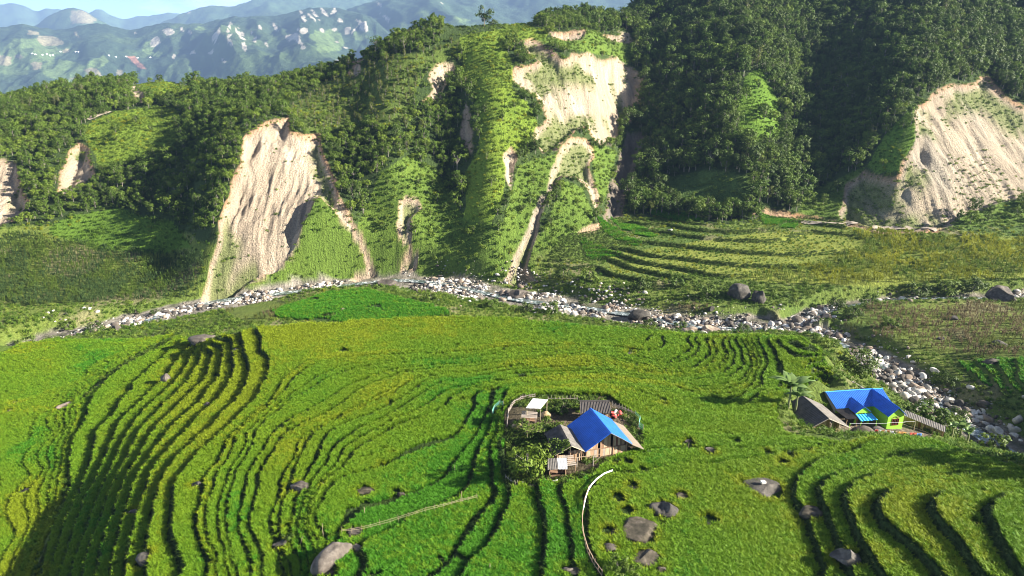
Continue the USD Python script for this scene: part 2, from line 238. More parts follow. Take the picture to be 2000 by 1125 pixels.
# plateau and other terraced land, as outlines on the ground
def outline(uvz):
    q = np.array(uvz, float); q = PZ(q[:, 0], q[:, 1], q[:, 2]); return [tuple(p[:2]) for p in q]
PLATEAU = outline([(20, 1250, -13.9), (70, 1125, -13.9), (90, 1080, -13.9), (125, 1000, -13.9), (150, 850, -13.9), (160, 785, -13.9), (225, 730, -13.9), (345, 660, -13.9), (430, 648, -4.6), (500, 641, -4.1), (600, 634, -4), (700, 628, -3.9), (800, 623, -3.8), (900, 621, -3.8), (1000, 623, -3.8), (1100, 633, -3.8), (1200, 641, -3.8), (1300, 649, -3.7), (1400, 653, -3), (1500, 654, -.9), (1570, 661, 0), (1608, 690, .2), (1632, 722, .1), (1600, 740, -.3), (1530, 770, -.3), (1515, 800, -.2), (1530, 845, .9), (1600, 863, 1.3), (1640, 867, 1.7), (1700, 856, 2.1), (1760, 858, 2.3), (1820, 865, 2.5), (1880, 885, 2.8), (1940, 903, 3.2), (1990, 926, 4), (2060, 951, 4.6), (2250, 1000, 7.4), (2250, 1250, 7.7)])
LOWFIELD = outline([(-220, 1250, -15.0), (20, 1250, -15.0), (75, 1125, -15.2), (95, 1075, -15.2), (128, 1000, -15.2), (138, 900, -15.2), (155, 850, -15.4), (163, 790, -15.7), (222, 735, -16.2), (300, 690, -16.7), (345, 660, -17.2), (300, 662, -17.4), (140, 668, -17.8), (0, 662, -18.0), (-220, 662, -18.0)])
YARD = outline([(985, 800, 1), (1000, 778, .8), (1070, 772, .7), (1190, 775, .7), (1240, 812, 1), (1256, 850, 1.2), (1258, 872, 1.4), (1185, 902, 1.4), (1160, 935, 1.4), (1130, 948, 1.2), (1060, 945, 1.2), (990, 938, 1), (985, 870, 1)])
HOUSEYARD = outline([(1530, 800, -2.5), (1560, 765, -2.5), (1610, 755, -4.8), (1740, 745, -7), (1790, 800, -6), (1850, 835, -7), (1850, 862, -7), (1800, 858, -5), (1700, 856, -4), (1640, 862, -3.5), (1560, 850, -2.5)])
FARTERR = outline([(530, 605, -15), (560, 588, -15.2), (640, 565, -15.8), (720, 560, -16.2), (800, 585, -15.5), (870, 600, -14), (880, 614, -13.8), (700, 625, -13), (540, 622, -14.2)])
RIGHTTERR = outline([(1060, 510, -12), (1120, 470, -10), (1190, 435, -8.6), (1300, 412, -7), (1480, 405, -6.6), (1640, 440, -7.5), (1700, 480, -8.5), (1600, 520, -10.5), (1400, 545, -11.6), (1200, 545, -12.8)])
RTERR2 = outline([(1870, 705, -13), (1990, 700, -11), (2100, 720, -9), (2100, 790, -10), (1980, 770, -12), (1900, 735, -13)])
STRIPS = [[(1190, 436), (1240, 442), (1285, 461), (1272, 466), (1210, 453)], [(1160, 451), (1200, 456), (1255, 476), (1240, 479), (1180, 468)], [(1130, 477), (1170, 479), (1216, 490), (1150, 493)], [(1262, 420), (1330, 429), (1380, 445), (1340, 445), (1270, 430)], [(1312, 411), (1400, 416), (1480, 421), (1475, 428), (1340, 420)], [(1480, 430), (1560, 438), (1550, 450), (1490, 448)]]

def stair(x, y, zb, levels, gradz, width):
    """Terraces: level treads between the contour levels, steep banks at them."""
    lv = np.asarray(levels); mid = np.r_[lv[0] - .35, (lv[1:] + lv[:-1]) / 2, lv[-1] + .35]
    k = np.searchsorted(lv, zb)                       # zb lies between lv[k-1] and lv[k]
    below, above = lv[np.clip(k - 1, 0, len(lv) - 1)], lv[np.clip(k, 0, len(lv) - 1)]
    tread = mid[k]
    dlo = np.where(k > 0, (zb - below), 9) / gradz; dhi = np.where(k < len(lv), (above - zb), 9) / gradz
    lo = np.where(k > 0, .5 * (mid[np.clip(k - 1, 0, len(mid) - 1)] - tread), 0) * (1 - smooth(0, width, dlo))
    hi = np.where(k < len(lv), .5 * (mid[np.clip(k + 1, 0, len(mid) - 1)] - tread), 0) * (1 - smooth(0, width, dhi))
    z = tread + lo + hi
    return z, np.minimum(dlo, dhi), dlo + dhi

SCARS = {
 'big_left': [(475, 262), (520, 238), (545, 228), (560, 222), (563, 250), (600, 262), (630, 268), (640, 310), (650, 345), (665, 385), (690, 425), (715, 470), (730, 510), (740, 545), (700, 558), (688, 548), (722, 530), (712, 492), (690, 455), (655, 408), (625, 376), (612, 390), (600, 420), (585, 445), (575, 480), (560, 503), (545, 520), (520, 530), (505, 545), (488, 562), (460, 588), (395, 592), (398, 550), (408, 510), (425, 470), (432, 430), (442, 395), (452, 360), (470, 318), (463, 298)],
 'smooth_left': [(115, 372), (120, 330), (130, 300), (150, 272), (172, 288), (178, 325), (190, 343), (160, 362), (130, 380)],
 'edge_left': [(-80, 315), (35, 318), (47, 350), (55, 395), (40, 420), (0, 440), (-80, 445)],
 'ridge_left': [(256, 182), (262, 168), (275, 170), (285, 190), (294, 200), (262, 199)],
 'ridge_mid': [(686, 134), (700, 113), (715, 112), (708, 132), (690, 146), (680, 146)],
 'slot_upper': [(830, 150), (845, 130), (882, 120), (888, 138), (872, 165), (858, 195), (832, 212), (828, 200), (845, 168)],
 'slot_lower': [(900, 236), (908, 205), (918, 235), (927, 265), (920, 292), (902, 270)],
 'bowl': [(990, 82), (1040, 78), (1075, 92), (1100, 112), (1125, 100), (1150, 105), (1185, 118), (1205, 118), (1240, 130), (1262, 155), (1245, 200), (1225, 235), (1210, 255), (1195, 285), (1170, 278), (1150, 250), (1120, 254), (1090, 290), (1060, 300), (1037, 275), (1060, 230), (1045, 182), (1010, 170), (1008, 140), (1045, 120), (1020, 96)],
 'top_left_notch': [(1070, 62), (1100, 58), (1140, 62), (1138, 80), (1108, 82), (1080, 78)],
 'top_right_notch': [(1172, 66), (1232, 63), (1234, 82), (1195, 80)],
 'shaded_high': [(1262, 45), (1300, 30), (1312, 45), (1285, 66), (1265, 68)],
 'bowl_foot': [(1095, 287), (1110, 271), (1150, 269), (1160, 290), (1157, 340), (1172, 385), (1166, 402), (1142, 362), (1122, 346), (1100, 347), (1085, 376), (1068, 374), (1080, 330)],
 'small_mid': [(983, 302), (1000, 288), (1012, 300), (1008, 330), (1002, 370), (990, 345)],
 'streak': [(1062, 380), (1078, 375), (1063, 420), (1048, 470), (1030, 520), (1045, 545), (1005, 560), (985, 548), (1000, 500), (1030, 450)],
 'pocket': [(775, 390), (790, 378), (812, 385), (818, 408), (797, 430), (800, 470), (797, 487), (778, 470), (772, 430)],
 'pocket_low': [(775, 522), (795, 495), (812, 500), (810, 527), (780, 530)],
 'right_large': [(1785, 205), (1815, 188), (1850, 170), (1890, 165), (1925, 148), (1955, 175), (1990, 205), (2090, 215), (2090, 395), (1992, 390), (1950, 400), (1900, 420), (1850, 440), (1800, 447), (1720, 445), (1645, 425), (1640, 410), (1650, 362), (1680, 330), (1720, 348), (1748, 345), (1770, 310), (1785, 270), (1790, 240)],
 'ravine_bed': [(1178, 428), (1192, 380), (1202, 340), (1212, 300), (1230, 260), (1262, 255), (1262, 290), (1240, 330), (1222, 380), (1212, 425)],
 'bank_cut': [(1075, 498), (1110, 470), (1150, 440), (1180, 428), (1176, 445), (1125, 480), (1090, 503)],
 'road_cut': [(1375, 409), (1480, 404), (1560, 417), (1620, 430), (1700, 441), (1840, 444), (1838, 450), (1720, 450), (1600, 440), (1480, 416)],
}
def scar_mask(u, v, which):
    poly = shapely.Polygon(SCARS[which]).buffer(0)
    d = np.full(u.shape, -25.0)
    ins = shapely.contains_xy(poly, u, v)
    dist = shapely.distance(poly.boundary, shapely.points(u, v))
    return np.where(ins, dist, -dist)                   # pixels inside (+) or outside (-)

def terrain(x, y, full=True):
    """Height of the ground, with masks."""
    x, y = np.asarray(x, float), np.asarray(y, float)
    z, g = base_z(x, y, True)
    N = x.shape; low = y < 285
    F = lambda: np.zeros(N, bool)
    pl, lo, ya, hy, ft, rt, r2 = F(), F(), F(), F(), F(), F(), F()
    i = np.nonzero(y < 165)[0]; xi, yi = x[i], y[i]
    ya[i] = inside(YARD, xi, yi); pl[i] = inside(PLATEAU, xi, yi) & ~ya[i]; lo[i] = inside(LOWFIELD, xi, yi) & ~pl[i]; hy[i] = inside(HOUSEYARD, xi, yi) & ~pl[i]
    i = np.nonzero((y > 100) & (y < 290))[0]; xi, yi = x[i], y[i]
    ft[i] = inside(FARTERR, xi, yi) & ~pl[i]; rt[i] = inside(RIGHTTERR, xi, yi) & (z[i] < -5.7); r2[i] = inside(RTERR2, xi, yi)
    z0 = z.copy(); dist = np.full(N, 9.0); wid = np.full(N, 9.0)
    def terrace(m, wig, levels, gmin, width):
        i = np.nonzero(m)[0]
        if len(i): z[i], dist[i], wid[i] = stair(x[i], y[i], z0[i] + wig(x[i], y[i], g[i]), levels, np.clip(g[i], gmin, None), width)
    terrace(pl, lambda x, y, g: .45 * (fbm2(x, y, 4.5, 3, 11) - .5) * np.clip(g / .2, 0, 1) + .95 * (fbm2(x, y, 13, 3, 12) - .5) * np.clip((g - .08) / .25, .1, 1), LEVELS, .02, .30)
    terrace(lo, lambda x, y, g: .7 * (fbm2(x, y, 18, 3, 21) - .5), np.arange(-20, -13, .34), .03, .3)
    terrace(ft, lambda x, y, g: 1.4 * (fbm2(x, y, 16, 3, 31) - .5), np.arange(-20, -8, .7), .04, .35)
    terrace(rt, lambda x, y, g: 1.0 * (fbm2(x, y, 26, 3, 41) - .5), np.arange(-16, 2, 1.15), .04, .5)
    terrace(r2, lambda x, y, g: .8 * (fbm2(x, y, 26, 3, 51) - .5), np.arange(-16, 2, .8), .04, .4)
    out = dict(pl=pl, lo=lo, ya=ya, hy=hy, ft=ft, rt=rt, r2=r2, bank=dist, wid=wid)
    rd, rz, rw = river(x, y)
    riv = np.zeros(N)
    i = np.nonzero((rd < 22) & ~(pl | ya | ft))[0]
    if len(i):
        xi, yi = x[i], y[i]; q = rd[i] / rw[i]
        bed = rz[i] + .8 * (fbm2(xi, yi, 6, 4, 61) - .5)
        wv = smooth(1.0, 1.9, q + .5 * (fbm2(xi, yi, 9, 3, 62) - .5))
        z[i] = bed * (1 - wv) + z[i] * wv
        riv[i] = (1 - smooth(1.0, 1.35, q + .9 * (fbm2(xi, yi, 5, 3, 63) - .5))) * (1 - smooth(1.2, 2.6, z[i] - rz[i]))
    out['riv'] = riv
    i = np.nonzero(~(pl | ya | ft | rt | r2 | lo | hy))[0]
    z[i] += smooth(1.0, 1.9, rd[i] / rw[i]) * .9 * (fbm2(x[i], y[i], 9, 4, 71) - .5)
    sc, sid = np.full(N, -25.0), np.full(N, -1)
    u, v = np.zeros(N), np.zeros(N)
    i = np.nonzero((y > 205) & ~rt)[0]
    if full and len(i):
        xi, yi, zi = x[i], y[i], z[i]
        # spurs and gullies running down the hillside
        ub, vb = PIX(np.stack([xi, yi, zi], -1)); calm = 1 - .7 * np.maximum.reduce([smooth(380, 440, ub) * smooth(750, 690, ub) * smooth(200, 240, vb), smooth(1600, 1680, ub) * smooth(120, 170, vb), smooth(230, 190, ub) * smooth(240, 280, vb), .5 * smooth(990, 1020, ub) * smooth(1240, 1200, ub)])
        zi = zi + calm * smooth(235, 275, yi) * smooth(-6, 8, zi) * (12 * (ridged(xi, yi * .45, 46, 3, 81) - .6) + 4.0 * (fbm2(xi, yi, 14, 3, 82) - .5))
        ui, vi = PIX(np.stack([xi, yi, zi], -1)); u[i], v[i] = ui, vi
        uw, vw = ui + 30 * (fbm2(xi, yi, 8.0, 4, 5) - .5), vi + 30 * (fbm2(xi, yi, 8.0, 4, 9) - .5)
        s_, id_ = sc[i], sid[i]
        for k, nm in enumerate(SCARS):
            b = shapely.Polygon(SCARS[nm]).bounds
            j = np.nonzero((uw > b[0] - 25) & (uw < b[2] + 25) & (vw > b[1] - 25) & (vw < b[3] + 25))[0]
            d = scar_mask(uw[j], vw[j], nm)
            id_[j] = np.where((d > s_[j]) & (d > 0), k, id_[j]); s_[j] = np.maximum(d, s_[j])
        sc[i], sid[i] = s_, id_
        j = np.nonzero(s_ > -3)[0]
        xw = xi[j] + 5 * (fbm2(xi[j], yi[j], 11, 3, 96) - .5) + .5 * zi[j] * (fbm2(xi[j], yi[j], 30, 2, 97) - .5)
        rill = .34 * (ridged(xw + .2 * yi[j], yi[j] * .3, 6.0, 4, 91) - .55) + .8 * (fbm2(xi[j], yi[j] * .7, 5.0, 4, 98) - .5) + .3 * (ridged(xw + .1 * yi[j], yi[j] * .2, 2.4, 3, 95) - .55) + 0 * ridged(xi[j] + .25 * yi[j], yi[j] * .2, 4.2, 4, 91) - .55 + .35 * (ridged(xi[j] + .1 * yi[j], yi[j] * .12, 1.7, 2, 95) - .55)
        zi[j] -= (.22 * smooth(0, 4, s_[j]) + .78 * smooth(2, 18, s_[j])) * (2.0 - 4.6 * rill) * np.where(id_[j] == 18, .4, 1)
        z[i] = zi
    out.update(sc=sc, sid=sid, u=u, v=v, z=z)
    return out

# ------------------------------------------------------------------ plant cover zones of the hillside (picture outlines, used on the ground they cover)
VEG = [  # kind, outline
 ('yellow', [(160, 250), (230, 215), (340, 208), (357, 240), (330, 300), (200, 332), (175, 290)]),
 ('yellow', [(262, 158), (370, 148), (372, 190), (290, 196)]),
 ('grass', [(90, 445), (130, 425), (220, 408), (340, 428), (378, 482), (330, 492), (180, 487), (100, 462)]),
 ('yellow', [(900, 72), (1010, 48), (1075, 62), (1060, 84), (990, 88), (1005, 130), (1000, 170), (1035, 200), (1050, 240), (1030, 290), (985, 300), (985, 390), (960, 440), (905, 430), (905, 340), (940, 290), (930, 210), (905, 140)]),
 ('shrub', [(1040, 78), (1160, 60), (1240, 82), (1240, 125), (1200, 112), (1110, 95)]),
 ('grass', [(1442, 215), (1460, 150), (1485, 130), (1520, 185), (1532, 262), (1500, 295), (1450, 280)]),
 ('shrub', [(720, 400), (740, 340), (800, 300), (850, 330), (905, 430), (1000, 440), (990, 545), (740, 542), (700, 450)]),
 ('shrub', [(622, 378), (655, 410), (690, 455), (722, 500), (725, 532), (690, 558), (500, 575), (545, 510), (580, 470), (600, 420)]),
 ('shrub', [(540, 510), (540, 460), (560, 415), (590, 395), (600, 420), (580, 470), (555, 510)]),
 ('shrub', [(1008, 322), (1090, 300), (1065, 380), (1040, 460), (1000, 490), (985, 440), (1000, 380)]),
 ('shrub', [(1050, 490), (1085, 400), (1100, 350), (1140, 365), (1165, 425), (1120, 475)]),
 ('shrub', [(1150, 290), (1175, 285), (1200, 300), (1190, 360), (1178, 400), (1160, 345)]),
 ('grass', [(1690, 325), (1730, 265), (1788, 205), (1787, 262), (1755, 335), (1710, 340)]),
 ('shrub', [(1560, 420), (1580, 370), (1690, 325), (1650, 380), (1640, 430)]),
 ('shrub', [(1838, 440), (1835, 400), (1868, 305), (1930, 298), (1962, 370), (2100, 385), (2100, 445)]),
 ('corn', [(1285, 400), (1290, 345), (1380, 330), (1470, 345), (1475, 405), (1380, 410)]),
 ('bamboo', [(560, 215), (640, 160), (720, 130), (820, 105), (900, 75), (890, 110), (835, 140), (780, 240), (650, 260), (600, 255)]),
]
def veg_kind(u, v):
    k = np.zeros(u.shape, int)                          # 0 forest
    for n, (nm, poly) in enumerate(VEG):
        b = shapely.Polygon(poly).bounds; j = np.nonzero((u > b[0]) & (u < b[2]) & (v > b[1]) & (v < b[3]))[0]
        k[j[inside(poly, u[j], v[j])]] = {'yellow': 1, 'grass': 2, 'shrub': 3, 'corn': 4, 'bamboo': 5}[nm]
    return k
def zone_px(x, y, z):
    u, v = PIX(np.stack([x, y, z], -1))
    return u + 22 * (fbm2(x, y, 12, 3, 15) - .5), v + 14 * (fbm2(x, y, 12, 3, 19) - .5)
# crops of the valley floor (picture outlines)
FIELD = [
 ('maize', [(-200, 460), (60, 455), (100, 470), (330, 492), (400, 500), (392, 588), (230, 588), (50, 600), (-200, 560)]),
 ('ripe_maize', [(1180, 500), (1300, 480), (1480, 455), (1620, 450), (1840, 462), (2200, 462), (2200, 545), (1900, 545), (1700, 560), (1500, 552), (1300, 530), (1200, 535)]),
 ('dry_maize', [(1690, 600), (1800, 592), (2200, 590), (2200, 690), (1950, 700), (1800, 690), (1700, 660), (1640, 640)]),
 ('dry_maize', [(430, 605), (530, 585), (560, 590), (530, 625), (480, 630)]),
 ('dry_maize', [(1240, 598), (1400, 600), (1560, 600), (1540, 630), (1380, 625), (1250, 612)]),
]

# ------------------------------------------------------------------ ground meshes
az = np.radians(np.r_[np.arange(-50, -43, .5), np.arange(-43, 43, .11), np.arange(43, 64, .35)])
rr = np.r_[np.exp(np.arange(math.log(36), math.log(172), .0031)), np.exp(np.arange(math.log(172), math.log(660), .0037))]
A_, R_ = np.meshgrid(az, rr, indexing='ij')
gx, gy = (np.sin(A_) * R_).ravel(), (np.cos(A_) * R_).ravel()
G = terrain(gx, gy)
gz = G['z']
NA, NR = A_.shape
idx = np.arange(NA * NR).reshape(NA, NR)
V3 = np.stack([gx, gy, gz], -1)
Pg = V3.reshape(NA, NR, 3)
nrm = np.cross(np.gradient(Pg, axis=1), np.gradient(Pg, axis=0)); nrm *= np.sign(nrm[..., 2:]); nrm /= np.linalg.norm(nrm, axis=-1, keepdims=True)
nrm = nrm.reshape(-1, 3)
def ground_colour():
    x, y, z = V3.T
    c = np.empty((len(x), 3))
    n1, n2, n3 = fbm2(x, y, 30, 4, 101), fbm2(x, y, 6, 4, 102), fbm2(x, y, 1.8, 3, 103)
    L = lambda a, b, t: np.asarray(a)[None] * (1 - t[:, None]) + np.asarray(b)[None] * t[:, None]
    c[:] = L((.05, .095, .018), (.13, .16, .03), np.clip(1.6 * n1 - .2 + .6 * (n3 - .5), 0, 1))
    dry = smooth(.56, .68, n2) * .6
    c = c * (1 - dry[:, None]) + np.array([.20, .17, .10]) * dry[:, None]
    m = G['pl'] | G['ft']
    c[m] = L((.022, .045, .010), (.045, .075, .016), n3)[m]
    c[G['lo']] = L((.06, .12, .02), (.10, .15, .02), n2)[G['lo']]
    bank = (G['pl'] | G['ft']) & (G['bank'] < .18)
    c[bank] = L((.022, .045, .010), (.05, .07, .018), n2)[bank]
    c[G['ya']] = L((.045, .045, .022), (.13, .10, .065), n2)[G['ya']]
    fy = G['hy'] & (((x - 57.5) / 9.5) ** 2 + ((y - 96.5) / 4.0) ** 2 < 1)
    c[fy] = L((.09, .075, .05), (.22, .18, .13), n2)[fy]
    i = np.nonzero(y > 200)[0]
    uz, vz = zone_px(x[i], y[i], z[i])
    k = np.zeros(len(x), int); k[i] = veg_kind(uz, vz)
    hill = (y > 215) & (z > -5.5) & ~G['rt']
    c[hill] = L((.022, .040, .012), (.045, .070, .018), n2)[hill]
    for kk, (a, b) in {1: ((.07, .13, .016), (.14, .19, .02)), 2: ((.055, .12, .014), (.10, .165, .018)), 3: ((.05, .095, .016), (.10, .15, .022)), 4: ((.04, .08, .02), (.07, .11, .025)), 5: ((.04, .07, .015), (.08, .11, .02))}.items():
        m = (k == kk) & (y > 205)
        c[m] = L(a, b, np.clip(.5 * n2 + .5 * n3 + .1, 0, 1))[m]
    uf, vf = PIX(V3); fm = np.zeros(len(x), bool); i = np.nonzero((y > 195) & (y < 275))[0]; fm[i] = inside(FIELD[1][1], uf[i], vf[i]) & (z[i] < -5)
    c[fm] = L((.11, .15, .025), (.20, .22, .04), n2)[fm]
    r = np.clip(G['riv'] * 1.6 - .5 + 1.2 * (n3 - .5), 0, 1)[:, None]
    rc = L((.07, .068, .05), (.28, .25, .21), np.clip(1.8 * n3 - .4, 0, 1))
    c = c * (1 - r) + rc * r
    # bare landslide ground
    s = smooth(-1.5, 2.5, G['sc'] + 5 * (n3 - .5))[:, None]
    pale = L((.29, .23, .165), (.41, .34, .255), n2)
    warm = smooth(8, 1, G['sc']) * smooth(.35, .6, n1)
    pale = pale * (1 - warm[:, None]) + np.array([.38, .225, .13]) * warm[:, None]
    grey = smooth(.52, .7, fbm2(x, y * .3, 9, 4, 120))[:, None] * .55
    pale = pale * (1 - grey) + np.array([.20, .18, .15]) * grey
    strk = smooth(.55, .75, ridged(x + .2 * y, y * .12, 2.6, 3, 125))[:, None] * .45
    pale = pale * (1 - strk) + np.array([.17, .135, .10]) * strk
    nm = list(SCARS)
    rl = np.isin(G['sid'], [nm.index('right_large')])[:, None]; pale = np.where(rl, pale * [.90, .92, .92], pale)
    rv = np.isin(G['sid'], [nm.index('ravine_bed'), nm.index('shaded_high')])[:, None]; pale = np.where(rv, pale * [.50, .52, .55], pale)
    bk = np.isin(G['sid'], [nm.index('bank_cut'), nm.index('road_cut')])[:, None]; pale = np.where(bk, pale * [1.0, .88, .78], pale)
    regrow = (smooth(.50, .60, fbm2(x, y * .6, 11, 4, 131)) * smooth(60, 30, G['sc']) * smooth(5, 12, G['sc']))[:, None] * .8
    pale = pale * (1 - regrow) + np.array([.09, .12, .03]) * regrow
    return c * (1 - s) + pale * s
gcol = np.clip(ground_colour(), .004, .75)
GROUND = M('ground', {
    'a': ('attribute', {'attribute': 'col'}), 'g': ('geometry', {}),
    'n': ('noise_texture', {'scale': 1.7, 'detail': 6.0, 'roughness': .65}), 'mp': ('mapping', {'scale': (1.0, .22, .2)}), 'n2': ('noise_texture', {'scale': 1.1, 'detail': 6.0, 'roughness': .65}),
    'r': ('map_range', {'from_min': .3, 'from_max': .7, 'to_min': .62, 'to_max': 1.38}),
    'mul': ('mix_color', {'blend_type': 'multiply', 'fac': 1.0}), 'add': ('math', {'math_type': 'add'}),
    'b': ('bump', {'strength': 1.0, 'distance': .8}), 'p': ('principled_bsdf', {'roughness': .95, 'specular_ior_level': .15})},
    [('g.position', 'n.vector'), ('g.position', 'mp.vector'), ('mp.vector', 'n2.vector'), ('n.fac', 'r.value'), ('a.color', 'mul.a'), ('r.result', 'mul.b'), ('n.fac', 'add.value1'), ('n2.fac', 'add.value2'), ('add.value', 'b.height'), ('mul.result', 'p.base_color'), ('b.normal', 'p.normal')], surface='p.BSDF')
def sub_ground(name, fmask_faces, label=None):
    f = fmask_faces
    if not len(f): return None
    uq, inv = np.unique(f.ravel(), return_inverse=True)
    path = numbered('/World', name)
    m = UsdGeom.Mesh.Define(stage, path)
    m.CreatePointsAttr(Vt.Vec3fArray.FromNumpy(V3[uq].astype(np.float32)))
    m.CreateFaceVertexCountsAttr(Vt.IntArray.FromNumpy(np.full(len(f), 4, np.int32)))
    m.CreateFaceVertexIndicesAttr(Vt.IntArray.FromNumpy(inv.astype(np.int32)))
    m.CreateSubdivisionSchemeAttr('none')
    m.CreateNormalsAttr(Vt.Vec3fArray.FromNumpy(nrm[uq].astype(np.float32))); m.SetNormalsInterpolation('vertex')
    UsdGeom.PrimvarsAPI(m).CreatePrimvar('col', _T.Color3fArray, 'vertex').Set(Vt.Vec3fArray.FromNumpy(gcol[uq].astype(np.float32)))
    UsdShade.MaterialBindingAPI.Apply(m.GetPrim()).Bind(GROUND)
    tag(m, label, None, None, 'structure')
    return m.GetPrim()
quad = np.stack([idx[:-1, :-1], idx[1:, :-1], idx[1:, 1:], idx[:-1, 1:]], -1).reshape(-1, 4)
q0 = quad[:, 0]
zone = np.zeros(len(q0), int)
zone[(G['z'][q0] > -5.5) & (gy[q0] > 215)] = 1
zone[G['riv'][q0] > .5] = 2
zone[G['pl'][q0]] = 3; zone[G['lo'][q0]] = 4; zone[G['ya'][q0]] = 5; zone[G['hy'][q0]] = 6; zone[G['ft'][q0]] = 7; zone[G['rt'][q0] | G['r2'][q0]] = 8
sidq = G['sid'][q0]; zone = np.where((sidq >= 0) & (zone < 3), 100 + sidq, zone)
for k, nm, lb in ((0, 'valley_floor', 'grassy valley floor around the stony stream'), (1, 'hillside', 'steep green mountainside with spurs and gullies across the stream'), (2, 'riverbed', 'pale gravel bed of the stream'), (3, 'terrace_ground', 'stepped ground of the rice terraces in the foreground'), (4, 'low_field_ground', 'low flat field ground left of the stepped slope'),
                   (5, 'house_yard', 'bare earth yard around the wooden house'), (6, 'farm_yard', 'earth yard around the green house by the stream'), (7, 'small_terrace_ground', 'small stepped fields just beyond the plateau edge'), (8, 'bank_terrace_ground', 'stepped banks of the fields across the stream')):
    sub_ground(nm, quad[zone == k], lb)
scar_labels = ['large pale landslide scar on the left spur above the stream bend', 'small smooth sandy scar on the far left slope', 'pale scar cut by the left edge of the view', 'tiny pale scar on the left ridge top', 'small pale scar near the middle ridge top',
    'upper pale slot scar between trees left of the yellow spur', 'narrow scar below the upper slot beside the yellow spur', 'biggest pale landslide bowl high in the middle of the mountainside', 'left pale notch above the landslide bowl', 'right pale notch above the landslide bowl', 'shaded grey scar highest under the ridge forest',
    'pale slide tongue at the foot of the landslide bowl', 'small scar left of the slide tongue', 'long thin debris streak running down to the stream', 'small brown pocket scar low in the middle slope', 'lowest small pocket scar just above the stream', 'wide grey brown landslide face on the right', 'grey rocky bed of the shaded ravine', 'pinkish cut bank beside the stream mouth of the ravine', 'earth cutting above the dirt track on the right']
for k in range(len(SCARS)):
    sub_ground('landslide_scar', quad[zone == 100 + k], scar_labels[k])
print('ground', time.time() - T0)

# ------------------------------------------------------------------ far mountains
MTN = {}
def mountain(name, label, crest, D, L, drop, seed, n_r, step_deg, forest, patches=(), amp=40, spur=180, back=.25):
    C = np.array(crest, float); W = PY(C[:, 0], C[:, 1], np.full(len(C), float(D)))
    th = np.arctan2(W[:, 0], W[:, 1]); o = np.argsort(th)
    a = np.radians(np.arange(math.degrees(th.min()), math.degrees(th.max()), step_deg))
    zc = gaussian_filter(np.interp(a, th[o], W[o, 2]), .12 / step_deg, mode='nearest'); rc = D / np.cos(a)
    t = np.r_[np.linspace(-1, 0, n_r) ** 1, np.linspace(0, back, max(6, n_r // 8))[1:]]
    Aa, Tt = np.meshgrid(a, t, indexing='ij')
    r = rc[:, None] + Tt * L; x, y = np.sin(Aa) * r, np.cos(Aa) * r
    dd = np.abs(Tt)
    z = zc[:, None] - drop * dd ** .9 - np.where(Tt > 0, drop * dd, 0)
    w = np.clip(dd * 5, 0, 1)
    xs, ys = x.ravel() + D, y.ravel()
    rg = (ridged(xs + .35 * ys, ys * .45 + .1 * xs, spur, 4, seed) - .55).reshape(x.shape)
    z = z + amp * rg * w * 1.6 + amp * .25 * (fbm2(xs, ys, spur * .25, 4, seed + 3) - .5).reshape(x.shape) * np.clip(dd * 20 + .15, 0, 1)
    tree = fbm2(xs, ys, 16 * D / 2500, 2, seed + 5).reshape(x.shape)
    z = z + 9 * D / 2500 * (tree - .5)
    z = np.maximum(z, -310)
    V = np.stack([x, y, z], -1)
    n1, n2 = fbm2(xs, ys, spur * .6, 4, seed + 7), fbm2(xs, ys, 22 * D / 2500, 3, seed + 8)
    c = np.array(forest) * (.65 + .7 * n2[:, None]); pal = smooth(.52, .66, n1)[:, None] * .55
    c = c * (1 - pal) + np.array([.06, .09, .03]) * pal
    u, v = PIX(V.reshape(-1, 3))
    ww = 2.5 * (fbm2(xs, ys, 40 * D / 2500, 3, seed + 9) - .5)
    for col, poly in patches:
        P = shapely.Polygon(poly); b = P.bounds
        j = np.nonzero((u > b[0] - 4) & (u < b[2] + 4) & (v > b[1] - 4) & (v < b[3] + 4))[0]
        j = j[inside(poly, u[j] + 5 * ww[j], v[j] + 4 * ww[j])]
        if col is SAND: j = j[fbm2(xs[j], ys[j], 60, 3, seed + 12) > .40]
        c[j] = np.array(col) * (.8 + .4 * n2[j, None])
    if 'nearest' in label: MTN['near'] = (V.reshape(-1, 3), u, v)
    n, m = x.shape; ii = np.arange(n * m).reshape(n, m)
    f = np.stack([ii[:-1, :-1], ii[1:, :-1], ii[1:, 1:], ii[:-1, 1:]], -1).reshape(-1, 4)
    tag(obj(name, (V.reshape(-1, 3), f), MOUNTAIN, col=np.clip(c, .01, .8), smooth=True), label, None, None, 'structure')
MOUNTAIN = M('mountain', {'a': ('attribute', {'attribute': 'col'}), 'g': ('geometry', {}), 'n': ('noise_texture', {'scale': .055, 'detail': 5.0, 'roughness': .7}),
    'r': ('map_range', {'from_min': .3, 'from_max': .7, 'to_min': .55, 'to_max': 1.45}), 'mul': ('mix_color', {'blend_type': 'multiply', 'fac': 1.0}), 'b': ('bump', {'strength': .8, 'distance': 12.0}),
    'p': ('principled_bsdf', {'roughness': 1.0, 'specular_ior_level': .05})},
    [('g.position', 'n.vector'), ('n.fac', 'r.value'), ('a.color', 'mul.a'), ('r.result', 'mul.b'), ('n.fac', 'b.height'), ('mul.result', 'p.base_color'), ('b.normal', 'p.normal')], surface='p.BSDF')
SAND, RED, PALE, TAN = (.27, .245, .20), (.20, .10, .065), (.075, .11, .04), (.16, .145, .09)
def blob(cx, cy, w, h, sh=0.0):
    k = np.linspace(0, 2 * np.pi, 10)[:-1]; r = np.random.default_rng(int(cx * 7 + cy)).uniform(.7, 1.15, 9)
    return [(cx + w * .5 * math.cos(a) * q + sh * h * .5 * math.sin(a), cy + h * .5 * math.sin(a) * q) for a, q in zip(k, r)]
